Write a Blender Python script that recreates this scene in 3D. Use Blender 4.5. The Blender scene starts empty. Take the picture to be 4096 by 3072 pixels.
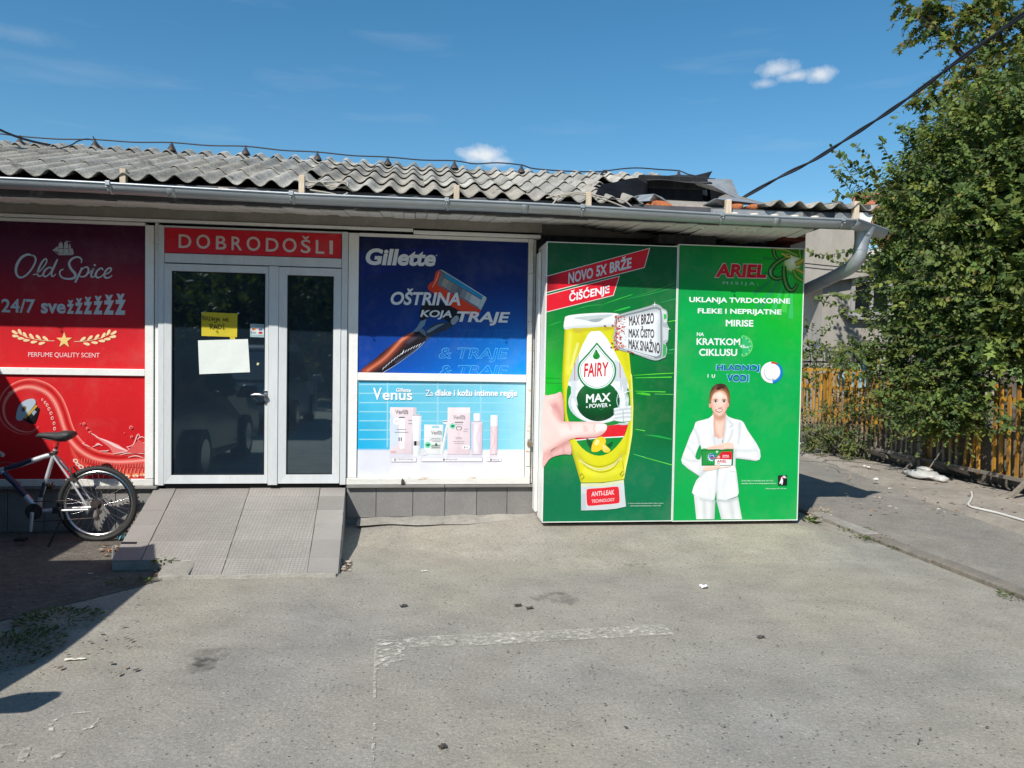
import bpy, bmesh, math, random
import numpy as np
from mathutils import Vector, Matrix

random.seed(7)
rng = np.random.default_rng(11)
SC = bpy.context.scene
COL = SC.collection

# ------------------------------------------------------------------ camera
YAW, PITCH, ROLL = 0.12742831, -0.03025087, 0.01637249
FPX, PCX, PCY = 3077.0, 2048.0, 1536.0
CAM = np.array([0.0, -7.25, 1.6])


def cam_axes():
    cy, sy, cp, sp = math.cos(YAW), math.sin(YAW), math.cos(PITCH), math.sin(PITCH)
    f = np.array([sy * cp, cy * cp, sp])
    r = np.array([cy, -sy, 0.0])
    u = np.cross(r, f)
    c, s = math.cos(ROLL), math.sin(ROLL)
    return c * r + s * u, -s * r + c * u, f


AX, AU, AF = cam_axes()
cd = bpy.data.cameras.new('camera')
cam = bpy.data.objects.new('camera', cd)
COL.objects.link(cam)
cd.sensor_width = 36.0
cd.lens = 36.0 * FPX / 4096.0
cd.clip_start = 0.05
cd.clip_end = 2000.0
cam.matrix_world = Matrix(((AX[0], AU[0], -AF[0], CAM[0]), (AX[1], AU[1], -AF[1], CAM[1]),
                           (AX[2], AU[2], -AF[2], CAM[2]), (0, 0, 0, 1)))
SC.camera = cam

# ------------------------------------------------------------------ sky, sun, exposure
SUN = Vector((0.66, 1.0, -1.17)).normalized()          # direction in which the light travels
sun_el = math.asin(-SUN.z)
w = bpy.data.worlds.new('World')
SC.world = w
w.use_nodes = True
nt = w.node_tree
for n in list(nt.nodes):
    nt.nodes.remove(n)
wo = nt.nodes.new('ShaderNodeOutputWorld')
bg = nt.nodes.new('ShaderNodeBackground')
sky = nt.nodes.new('ShaderNodeTexSky')
sky.sky_type = 'NISHITA'
sky.sun_disc = False
sky.sun_elevation = sun_el
sky.sun_rotation = math.atan2(-SUN.x, -SUN.y)
sky.altitude = 100
sky.air_density = 1.0
sky.dust_density = 0.3
sky.ozone_density = 2.2
SKY_STRENGTH = 0.10
bg.inputs['Strength'].default_value = SKY_STRENGTH
nt.links.new(bg.outputs[0], wo.inputs[0])


def world_dir(px, py):
    d = AX * (px - PCX) / FPX - AU * (py - PCY) / FPX + AF
    return d / np.linalg.norm(d)


def wn(kind, **kw):
    n = nt.nodes.new(kind)
    for k, v in kw.items():
        setattr(n, k, v)
    return n


def wmath(op, a, b=None, clamp=False):
    n = wn('ShaderNodeMath', operation=op, use_clamp=clamp)
    for i, v in enumerate((a, b)):
        if v is None:
            continue
        if isinstance(v, (int, float)):
            n.inputs[i].default_value = v
        else:
            nt.links.new(v, n.inputs[i])
    return n.outputs[0]


wtc = wn('ShaderNodeTexCoord')
gam = wn('ShaderNodeHueSaturation')
gam.inputs['Saturation'].default_value = 1.30
gam.inputs['Hue'].default_value = 0.489
gam.inputs['Value'].default_value = 1.20
nt.links.new(sky.outputs[0], gam.inputs['Color'])
skycol = gam.outputs[0]
# small fair-weather clouds and faint streaks, placed by direction like the sky itself
cn = wn('ShaderNodeTexNoise')
cn.inputs['Scale'].default_value = 42.0
cn.inputs['Detail'].default_value = 6.0
cn.inputs['Roughness'].default_value = 0.6
nt.links.new(wtc.outputs['Generated'], cn.inputs['Vector'])


def cloud_mask(px, py, wpx, hpx, soft, gain=1.0):
    d = world_dir(px, py)
    r = np.cross(d, (0, 0, 1.0)); r /= np.linalg.norm(r)
    u = np.cross(r, d)
    outs = []
    for ax, s in ((r, wpx / FPX), (u, hpx / FPX)):
        v = wn('ShaderNodeVectorMath', operation='DOT_PRODUCT')
        nt.links.new(wtc.outputs['Generated'], v.inputs[0])
        v.inputs[1].default_value = tuple(ax)
        x = wmath('DIVIDE', v.outputs['Value'], s)
        outs.append(wmath('MULTIPLY', x, x))
    front = wn('ShaderNodeVectorMath', operation='DOT_PRODUCT')
    nt.links.new(wtc.outputs['Generated'], front.inputs[0])
    front.inputs[1].default_value = tuple(d)
    infront = wmath('GREATER_THAN', front.outputs['Value'], 0.5)
    rr = wmath('SQRT', wmath('ADD', outs[0], outs[1]))
    nz = wmath('MULTIPLY', wmath('SUBTRACT', cn.outputs['Fac'], 0.5), 1.7)
    m = wmath('SUBTRACT', 1.0, wmath('ADD', rr, nz))
    m = wmath('MULTIPLY', m, 1.0 / soft, clamp=True)
    return wmath('MULTIPLY', wmath('MULTIPLY', m, infront), gain)


masks = [cloud_mask(3110, 275, 76, 34, 1.0, 0.75), cloud_mask(3175, 305, 78, 22, 1.0, 0.65), cloud_mask(3275, 298, 60, 30, 0.9, 0.75), cloud_mask(3055, 335, 55, 20, 1.1, 0.5),
         cloud_mask(1930, 622, 98, 44, 0.8, 0.88), cloud_mask(1995, 645, 70, 28, 0.9, 0.6), cloud_mask(60, 130, 170, 30, 1.4, 0.12)]
tot = masks[0]
for m_ in masks[1:]:
    tot = wmath('MAXIMUM', tot, m_)
# streaky cirrus
mp = wn('ShaderNodeMapping')
mp.inputs['Scale'].default_value = (1.3, 1.3, 9.0)
mp.inputs['Rotation'].default_value = (0.0, 0.14, 0.0)
nt.links.new(wtc.outputs['Generated'], mp.inputs['Vector'])
sn = wn('ShaderNodeTexNoise')
sn.inputs['Scale'].default_value = 3.0
sn.inputs['Detail'].default_value = 7.0
nt.links.new(mp.outputs[0], sn.inputs['Vector'])
st = wmath('MULTIPLY', wmath('SUBTRACT', sn.outputs['Fac'], 0.58), 0.5, clamp=True)
tot = wmath('MAXIMUM', tot, st)
mx = wn('ShaderNodeMixRGB')
mx.inputs['Color2'].default_value = (8.2, 8.4, 8.6, 1)
nt.links.new(tot, mx.inputs['Fac'])
nt.links.new(skycol, mx.inputs['Color1'])
nt.links.new(mx.outputs[0], bg.inputs['Color'])

sd = bpy.data.lights.new('sun', 'SUN')
sd.energy = 5.0
sd.angle = math.radians(0.53)
sd.color = (1.0, 0.955, 0.88)
so = bpy.data.objects.new('sun', sd)
COL.objects.link(so)
so.rotation_euler = SUN.to_track_quat('-Z', 'Y').to_euler()
so.location = (-10, -15, 20)

SC.view_settings.view_transform = 'Standard'
SC.view_settings.look = 'None'
SC.view_settings.exposure = 0.12
SC.view_settings.gamma = 1.0
SC.view_settings.use_curve_mapping = False
SC.cycles.use_denoising = True
SC.cycles.max_bounces = 8
SC.cycles.sample_clamp_indirect = 6.0


# ------------------------------------------------------------------ helpers
def ray(px, py):
    return AX * (px - PCX) / FPX - AU * (py - PCY) / FPX + AF


def atY(px, py, y):
    d = ray(px, py); return CAM + d * (y - CAM[1]) / d[1]


def atX(px, py, x):
    d = ray(px, py); return CAM + d * (x - CAM[0]) / d[0]


def atZ(px, py, z=0.0):
    d = ray(px, py); return CAM + d * (z - CAM[2]) / d[2]


def lin(c):
    out = []
    for v in c:
        v = v / 255.0
        out.append(v / 12.92 if v <= 0.04045 else ((v + 0.055) / 1.055) ** 2.4)
    return tuple(out)


ORG = {}


def tag(o, label=None, cat=None, group=None, kind=None):
    if label: o['label'] = label
    if cat: o['category'] = cat
    if group: o['group'] = group
    if kind: o['kind'] = kind
    return o


def thing(name, loc, label=None, cat=None, group=None, kind=None):
    o = bpy.data.objects.new(name, None)
    COL.objects.link(o)
    o.location = tuple(loc)
    o.empty_display_size = 0.1
    ORG[o.name] = Vector(loc)
    return tag(o, label, cat, group, kind)


class MB:
    """collects verts / faces / colours and links them as one mesh object"""
    def __init__(s):
        s.v, s.f, s.c, s.sm = [], [], [], []

    def add(s, vs, fs, col=(1, 1, 1), smooth=False):
        b = len(s.v)
        s.v.extend([tuple(map(float, p)) for p in vs])
        if callable(col):
            s.c.extend([col(p) for p in vs])
        else:
            s.c.extend([tuple(col)] * len(vs))
        s.f.extend([tuple(i + b for i in f) for f in fs])
        s.sm.extend([smooth] * len(fs))
        return s

    def box(s, x0, x1, y0, y1, z0, z1, col=(1, 1, 1)):
        v = [(x0, y0, z0), (x1, y0, z0), (x1, y1, z0), (x0, y1, z0), (x0, y0, z1), (x1, y0, z1), (x1, y1, z1), (x0, y1, z1)]
        return s.hexa(v, col)

    def hexa(s, v, col=(1, 1, 1)):
        return s.add(v, [(3, 2, 1, 0), (4, 5, 6, 7), (0, 1, 5, 4), (1, 2, 6, 5), (2, 3, 7, 6), (3, 0, 4, 7)], col)

    def tube(s, pts, r, n=8, col=(1, 1, 1), caps=True, flat=1.0):
        pts = [Vector(p) for p in pts]
        rs = r if isinstance(r, (list, tuple)) else [r] * len(pts)
        vs, fs = [], []
        up = Vector((0, 0, 1))
        prev = None
        for i, p in enumerate(pts):
            t = (pts[min(i + 1, len(pts) - 1)] - pts[max(i - 1, 0)]).normalized()
            a = prev if prev is not None else (up if abs(t.z) < 0.95 else Vector((1, 0, 0)))
            n1 = (a - t * a.dot(t)).normalized()
            n2 = t.cross(n1)
            prev = n1
            for k in range(n):
                an = 2 * math.pi * k / n
                vs.append(p + (n1 * math.cos(an) + n2 * math.sin(an) * flat) * rs[i])
        for i in range(len(pts) - 1):
            for k in range(n):
                k2 = (k + 1) % n
                fs.append((i * n + k, i * n + k2, (i + 1) * n + k2, (i + 1) * n + k))
        s.add(vs, fs, col, True)
        if caps:
            s.add(vs[:n], [tuple(range(n))[::-1]], col)
            s.add(vs[-n:], [tuple(range(n))], col)
        return s

    def lathe(s, prof, c, axis='z', n=14, col=(1, 1, 1)):
        vs, fs = [], []
        for (r, h) in prof:
            for k in range(n):
                a = 2 * math.pi * k / n
                x, y = r * math.cos(a), r * math.sin(a)
                p = (x, y, h) if axis == 'z' else ((h, x, y) if axis == 'x' else (y, h, x))
                vs.append((c[0] + p[0], c[1] + p[1], c[2] + p[2]))
        for i in range(len(prof) - 1):
            for k in range(n):
                k2 = (k + 1) % n
                fs.append((i * n + k, i * n + k2, (i + 1) * n + k2, (i + 1) * n + k))
        return s.add(vs, fs, col, True)

    def ngon(s, pts, col=(1, 1, 1)):
        return s.add(pts, [tuple(range(len(pts)))], col)

    def slab(s, pts, off, col=(1, 1, 1)):
        """polygon with thickness: off is the vector to the back face"""
        n = len(pts)
        q = [tuple(Vector(p) + Vector(off)) for p in pts]
        fs = [tuple(range(n)), tuple(range(2 * n - 1, n - 1, -1))]
        for i in range(n):
            j = (i + 1) % n
            fs.append((j, i, i + n, j + n))
        return s.add(list(pts) + q, fs, col)

    def grid(s, fn, nu, nv, col=(1, 1, 1), smooth=True):
        vs = [fn(i / nu, j / nv) for j in range(nv + 1) for i in range(nu + 1)]
        fs = [(j * (nu + 1) + i, j * (nu + 1) + i + 1, (j + 1) * (nu + 1) + i + 1, (j + 1) * (nu + 1) + i)
              for j in range(nv) for i in range(nu)]
        return s.add(vs, fs, col, smooth)

    def build(s, name, mat, parent=None, loc=None, bevel=0.0, solid=0.0):
        org = ORG[parent.name] if parent is not None else Vector(loc if loc is not None else (0, 0, 0))
        me = bpy.data.meshes.new(name)
        me.from_pydata([tuple(Vector(p) - org) for p in s.v], [], s.f)
        at = me.attributes.new('Col', 'FLOAT_COLOR', 'POINT')
        arr = np.ones((len(s.v), 4), dtype=np.float32)
        arr[:, :3] = np.array(s.c, dtype=np.float32).reshape(-1, 3) if s.c else 1
        at.data.foreach_set('color', arr.ravel())
        me.polygons.foreach_set('use_smooth', s.sm)
        me.materials.append(mat)
        me.update()
        o = bpy.data.objects.new(name, me)
        COL.objects.link(o)
        if parent is not None:
            o.parent = parent
        else:
            o.location = org
        ORG[o.name] = org
        if bevel:
            b = o.modifiers.new('bevel', 'BEVEL'); b.width = bevel; b.segments = 2; b.limit_method = 'ANGLE'
        if solid:
            b = o.modifiers.new('solid', 'SOLIDIFY'); b.thickness = solid; b.offset = 0
        return o


def catmull(pts, n=6, closed=False):
    P = [np.array(p, float) for p in pts]
    out = []
    m = len(P)
    for i in range(m if closed else m - 1):
        p0 = P[i - 1] if (i > 0 or closed) else P[0]
        p1, p2 = P[i], P[(i + 1) % m]
        p3 = P[(i + 2) % m] if (i + 2 < m or closed) else P[-1]
        for k in range(n):
            t = k / n
            out.append(0.5 * ((2 * p1) + (-p0 + p2) * t + (2 * p0 - 5 * p1 + 4 * p2 - p3) * t * t + (-p0 + 3 * p1 - 3 * p2 + p3) * t ** 3))
    if not closed:
        out.append(P[-1])
    return out


# ------------------------------------------------------------------ materials
def mat(name, col=(0.5, 0.5, 0.5), rough=0.6, metal=0.0, spec=0.5, attr=False, noise=None, bump=None, second=None,
        stretch=(1, 1, 1), rnd=0.0, coat=0.0, alpha_noise=None, transl=0.0, emit=None, ior=None):
    m = bpy.data.materials.new(name)
    m.use_nodes = True
    t = m.node_tree
    b = t.nodes['Principled BSDF']
    out = [n for n in t.nodes if n.type == 'OUTPUT_MATERIAL'][0]
    b.inputs['Roughness'].default_value = rough
    b.inputs['Metallic'].default_value = metal
    b.inputs['Specular IOR Level'].default_value = spec
    if ior: b.inputs['IOR'].default_value = ior
    if coat: b.inputs['Coat Weight'].default_value = coat
    tc = t.nodes.new('ShaderNodeTexCoord')
    mpn = t.nodes.new('ShaderNodeMapping')
    mpn.inputs['Scale'].default_value = stretch
    t.links.new(tc.outputs['Object'], mpn.inputs['Vector'])
    vec = mpn.outputs[0]
    if attr:
        a = t.nodes.new('ShaderNodeAttribute'); a.attribute_name = 'Col'
        c = a.outputs['Color']
    else:
        a = t.nodes.new('ShaderNodeRGB'); a.outputs[0].default_value = (*col, 1)
        c = a.outputs[0]

    def nz(scale, detail=5.0, rough_=0.6):
        n = t.nodes.new('ShaderNodeTexNoise')
        n.inputs['Scale'].default_value = scale
        n.inputs['Detail'].default_value = detail
        n.inputs['Roughness'].default_value = rough_
        t.links.new(vec, n.inputs['Vector'])
        return n.outputs['Fac']

    def ramp(f, p0, p1, c0, c1):
        r = t.nodes.new('ShaderNodeValToRGB')
        r.color_ramp.elements[0].position = p0; r.color_ramp.elements[0].color = (*c0, 1)
        r.color_ramp.elements[1].position = p1; r.color_ramp.elements[1].color = (*c1, 1)
        t.links.new(f, r.inputs[0])
        return r.outputs[0]

    def mix(fac, c1, c2, mode='MIX'):
        x = t.nodes.new('ShaderNodeMixRGB'); x.blend_type = mode
        for s_, v in ((0, fac), (1, c1), (2, c2)):
            if isinstance(v, (int, float)): x.inputs[s_].default_value = v
            elif isinstance(v, tuple): x.inputs[s_].default_value = (*v, 1)
            else: t.links.new(v, x.inputs[s_])
        return x.outputs[0]

    for (scale, amt) in (noise or []):
        c = mix(1.0, c, ramp(nz(scale), 0.3, 0.7, (1 - amt,) * 3, (1 + amt,) * 3), 'MULTIPLY')
    for sec in (second or []):
        scale, p0, p1, c2 = sec[:4]
        top = sec[4] if len(sec) > 4 else 1.0
        c = mix(ramp(nz(scale, 8.0, 0.68), p0, p1, (0, 0, 0), (top,) * 3), c, c2)
    if rnd:
        oi = t.nodes.new('ShaderNodeObjectInfo')
        c = mix(1.0, c, ramp(oi.outputs['Random'], 0.0, 1.0, (1 - rnd,) * 3, (1 + rnd,) * 3), 'MULTIPLY')
    t.links.new(c, b.inputs['Base Color'])
    if bump:
        acc = None
        for (scale, strength) in bump:
            bn = t.nodes.new('ShaderNodeBump')
            bn.inputs['Strength'].default_value = strength
            bn.inputs['Distance'].default_value = 0.02
            t.links.new(nz(scale, 6.0), bn.inputs['Height'])
            if acc is not None: t.links.new(acc, bn.inputs['Normal'])
            acc = bn.outputs[0]
        t.links.new(acc, b.inputs['Normal'])
    last = b.outputs[0]
    if transl:
        tr = t.nodes.new('ShaderNodeBsdfTranslucent')
        hs = t.nodes.new('ShaderNodeHueSaturation')
        hs.inputs['Value'].default_value = 1.7; hs.inputs['Saturation'].default_value = 1.1
        hs.inputs['Hue'].default_value = 0.485
        t.links.new(c, hs.inputs['Color']); t.links.new(hs.outputs[0], tr.inputs['Color'])
        ms = t.nodes.new('ShaderNodeMixShader'); ms.inputs[0].default_value = transl
        t.links.new(last, ms.inputs[1]); t.links.new(tr.outputs[0], ms.inputs[2])
        last = ms.outputs[0]
    if alpha_noise:
        scale, p0, p1 = alpha_noise
        f = ramp(nz(scale, 9.0, 0.72), p0, p1, (0, 0, 0), (1, 1, 1))
        ts = t.nodes.new('ShaderNodeBsdfTransparent')
        ms = t.nodes.new('ShaderNodeMixShader')
        t.links.new(f, ms.inputs[0]); t.links.new(ts.outputs[0], ms.inputs[1]); t.links.new(last, ms.inputs[2])
        last = ms.outputs[0]
    t.links.new(last, out.inputs['Surface'])
    m['c'] = 1
    return m


MT = {}
MT['print'] = mat('printed_vinyl', rough=0.42, spec=0.28, attr=True, noise=[(1.6, 0.07), (7, .03)], second=[(2.6, .50, .85, (.40, .38, .33), .14), (30, .60, .75, (.38, .36, .31), .10)], bump=[(2.2, 0.06), (.9, .05)])
MT['white'] = mat('white_painted_metal', (0.80, 0.80, 0.765), 0.45, noise=[(3, 0.07), (40, 0.04)],
                  second=[(3, 0.58, 0.75, (0.64, 0.61, 0.54)), (9, 0.66, 0.72, (0.40, 0.35, 0.28))], bump=[(30, 0.08)])
MT['rust'] = mat('rusted_white_paint', (0.70, 0.69, 0.64), 0.6, noise=[(6, 0.12)],
                 second=[(9, 0.60, 0.66, (0.46, 0.33, 0.19)), (16, 0.66, 0.70, (0.13, 0.06, 0.035))], bump=[(40, 0.25)], stretch=(0.5, 1, 2.0))
MT['alu'] = mat('grey_white_door_profile', (0.60, 0.625, 0.63), 0.38, spec=0.5, noise=[(5, 0.06), (30, .04)], second=[(3.5, .62, .78, (.46, .46, .44))], bump=[(60, 0.03)], stretch=(2, 2, .5))
MT['glass'] = mat('dark_tinted_glass', (0.010, 0.018, 0.028), 0.02, spec=0.5, ior=2.6, second=[(30, 0.66, 0.80, (0.05, 0.055, 0.06), .6), (4, .50, .8, (.03, .035, .04), .5)])
MT['glass'].node_tree.nodes['Principled BSDF'].inputs['Specular Tint'].default_value = (0.72, 0.93, 1.0, 1)
MT['glass2'] = mat('vehicle_glass', (0.01, 0.012, 0.015), 0.05)
MT['rubber'] = mat('black_rubber', (0.02, 0.02, 0.02), 0.7, noise=[(20, 0.2)])
MT['blackgap'] = mat('black_gasket', (0.012, 0.012, 0.012), 0.8)
MT['chrome'] = mat('brushed_steel', (0.55, 0.55, 0.56), 0.25, metal=1.0, noise=[(20, 0.1)])
MT['zinc'] = mat('galvanised_zinc', (0.40, 0.432, 0.445), 0.48, metal=0.55, noise=[(5, 0.10), (24, 0.06)],
                 second=[(2.2, 0.58, 0.75, (0.32, 0.345, 0.35))], bump=[(9, 0.10), (60, 0.05)], stretch=(0.45, 1, 1))
MT['roof'] = mat('weathered_fibre_cement', rough=0.92, attr=True, spec=0.2, noise=[(2.2, 0.22), (9, 0.22), (60, 0.16)],
                 second=[(3.0, 0.50, 0.68, (0.20, 0.19, 0.165), .75), (7.0, 0.58, 0.70, (0.10, 0.09, 0.07)), (34, 0.62, 0.70, (0.46, 0.45, 0.38))], bump=[(50, 0.45), (160, 0.3)],
                 stretch=(1.0, 0.35, 1.0), rnd=0.14)
MT['soffit'] = mat('white_plastic_board', rough=0.5, attr=True, noise=[(4, 0.06)], rnd=0.05)
MT['beam'] = mat('grey_brown_board', (0.30, 0.275, 0.24), 0.7, noise=[(4, 0.15), (30, 0.08)], bump=[(30, 0.1)])
MT['fascia'] = mat('dark_grey_board', (0.085, 0.085, 0.09), 0.75, noise=[(5, 0.3)], second=[(6, 0.60, 0.7, (0.22, 0.21, 0.19))])
MT['timber'] = mat('raw_timber', (0.62, 0.50, 0.36), 0.8, noise=[(8, 0.15)], second=[(10, 0.56, 0.62, (0.72, 0.68, 0.60)), (9, 0.66, 0.72, (0.30, 0.14, 0.06))],
                   stretch=(6, 6, 1), bump=[(60, 0.2)], rnd=0.12)
MT['foam'] = mat('pale_foam', (0.62, 0.57, 0.46), 0.9, noise=[(20, 0.15)], bump=[(40, 0.4)])
MT['orange'] = mat('orange_brick_and_foam', (0.42, 0.13, 0.045), 0.9, noise=[(12, 0.3), (50, 0.2)], bump=[(25, 0.8)])
MT['soot'] = mat('sooty_shaded_black', rough=0.95, spec=0.08, attr=True, noise=[(4, 0.35), (25, 0.2)], second=[(6, 0.66, 0.76, (0.045, 0.045, 0.045))], bump=[(20, 0.3)], stretch=(1.5, 1.5, 0.4))  # soot colour, deepened to stand in for shade inside the roof hole
MT['metal_sheet'] = mat('grey_sheet_metal', (0.36, 0.37, 0.37), 0.5, metal=0.4, noise=[(5, 0.2), (30, 0.12)], bump=[(10, 0.2)])
MT['darkiron'] = mat('dark_iron', (0.055, 0.045, 0.042), 0.6, metal=0.3, noise=[(30, 0.3)], second=[(30, 0.55, 0.65, (0.12, 0.055, 0.03))])
MT['cable'] = mat('black_cable', (0.02, 0.022, 0.03), 0.55)
MT['cream_cable'] = mat('cream_cable', (0.42, 0.38, 0.31), 0.6)
MT['tile'] = mat('grey_stoneware', (0.205, 0.197, 0.187), 0.6, noise=[(3, 0.14), (120, 0.16)], second=[(5, .62, .74, (.24, .22, .19))], bump=[(200, 0.06)], rnd=0.09)
MT['grout'] = mat('mortar', (0.36, 0.34, 0.30), 0.95, noise=[(10, 0.2), (60, 0.15)], bump=[(40, 0.5)])
MT['concrete'] = mat('weathered_concrete', (0.30, 0.28, 0.245), 0.95, noise=[(2, 0.15), (12, 0.15), (70, 0.12)], bump=[(14, 0.4), (70, 0.5)],
                     second=[(5, 0.60, 0.72, (0.17, 0.155, 0.13))])
MT['darkconcrete'] = mat('dirty_concrete', (0.20, 0.175, 0.145), 0.95, noise=[(3, 0.2), (30, 0.2)], bump=[(16, 0.5), (70, 0.4)])
MT['soil'] = mat('bare_soil', (0.13, 0.115, 0.095), 0.97, noise=[(3, 0.3), (20, 0.3), (80, 0.25)], bump=[(9, 0.6), (50, 0.8)])
MT['verge'] = mat('dusty_pavement', (0.30, 0.265, 0.22), 0.96, noise=[(1.5, 0.15), (9, 0.15), (70, 0.15)], bump=[(12, 0.4), (80, 0.4)],
                  second=[(4, 0.60, 0.70, (0.18, 0.155, 0.12))])
MT['yellow'] = mat('yellow_painted_slat', (0.55, 0.30, 0.035), 0.65, attr=True, noise=[(5, 0.2), (40, 0.15)], rnd=0.22,
                   second=[(6, 0.60, 0.66, (0.26, 0.21, 0.15)), (30, 0.66, 0.72, (0.16, 0.08, 0.03))], stretch=(3, 3, 0.8))
MT['greywood'] = mat('weathered_wood', (0.22, 0.19, 0.155), 0.9, noise=[(6, 0.2), (40, 0.2)], bump=[(40, 0.4)], stretch=(4, 0.6, 4))
MT['leaf'] = mat('foliage', rough=0.58, spec=0.25, attr=True, transl=0.22)
MT['bark'] = mat('bark', (0.13, 0.105, 0.08), 0.9, noise=[(8, 0.25), (40, 0.2)], bump=[(20, 0.6)], stretch=(1, 1, 0.3))
MT['wallpale'] = mat('beige_render', (0.37, 0.34, 0.30), 0.95, noise=[(0.8, 0.14), (6, 0.10), (40, 0.06)], bump=[(60, 0.2)],
                     second=[(2.0, 0.62, 0.75, (0.25, 0.23, 0.21))], stretch=(1, 1, 0.35))
MT['wallwhite'] = mat('white_render', (0.70, 0.68, 0.64), 0.95, noise=[(1.5, 0.1), (20, 0.06)], bump=[(60, 0.2)])
MT['rooftile'] = mat('orange_clay_tile', (0.42, 0.15, 0.085), 0.85, noise=[(2, 0.2), (16, 0.2), (60, 0.12)], bump=[(40, 0.3)])
MT['silver'] = mat('silver_frame_paint', (0.60, 0.61, 0.63), 0.3, metal=0.35, noise=[(10, 0.12)])
MT['navy'] = mat('dark_blue_frame_paint', (0.045, 0.05, 0.09), 0.35, metal=0.2, noise=[(10, 0.2)])
MT['saddle'] = mat('black_saddle_vinyl', (0.028, 0.028, 0.03), 0.6, bump=[(80, 0.2)])
MT['redplastic'] = mat('red_plastic', (0.55, 0.03, 0.025), 0.4)
MT['paper'] = mat('paper', rough=0.85, attr=True, bump=[(9, 0.25)])
MT['plasticbag'] = mat('white_plastic_film', (0.46, 0.455, 0.43), 0.45, noise=[(12, 0.12)], bump=[(20, 0.6)])
MT['hose'] = mat('white_hose', (0.66, 0.65, 0.60), 0.5)
MT['debris'] = mat('dry_leaf_litter', rough=0.9, attr=True)
MT['carpaint'] = mat('dark_car_paint', (0.02, 0.022, 0.026), 0.25, metal=0.3, coat=0.6)
MT['vanpaint'] = mat('silver_van_paint', (0.30, 0.31, 0.32), 0.35, metal=0.3, coat=0.4)
MT['cabin'] = mat('green_grey_sheet_metal', (0.16, 0.19, 0.18), 0.5, metal=0.2, noise=[(3, 0.15)])
MT['lamp'] = mat('lamp_plastic', rough=0.15, attr=True)
MT['tarp'] = mat('pale_blue_tarpaulin', (0.30, 0.48, 0.56), 0.5, noise=[(5, 0.15)], bump=[(6, 0.4)])
MT['litter'] = mat('faded_litter', rough=0.8, attr=True, bump=[(30, 0.3)])
MT['paint_line'] = mat('worn_road_paint', (0.50, 0.475, 0.41), 0.92, noise=[(3, .15), (9, 0.15), (60, .3)], alpha_noise=(28, 0.38, 0.64))
MT['paint_worn'] = mat('nearly_gone_road_paint', (0.52, 0.50, 0.44), 0.9, noise=[(9, 0.12)], alpha_noise=(24, 0.48, 0.58))
MT['paint_specks'] = mat('last_specks_of_road_paint', (0.52, 0.50, 0.44), 0.9, noise=[(9, 0.12)], alpha_noise=(20, 0.60, 0.66))
MT['wet'] = mat('dark_oil_stain', (0.20, 0.19, 0.165), 0.85, noise=[(20, 0.3), (70, .3)], alpha_noise=(7, 0.45, 0.75))


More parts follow.
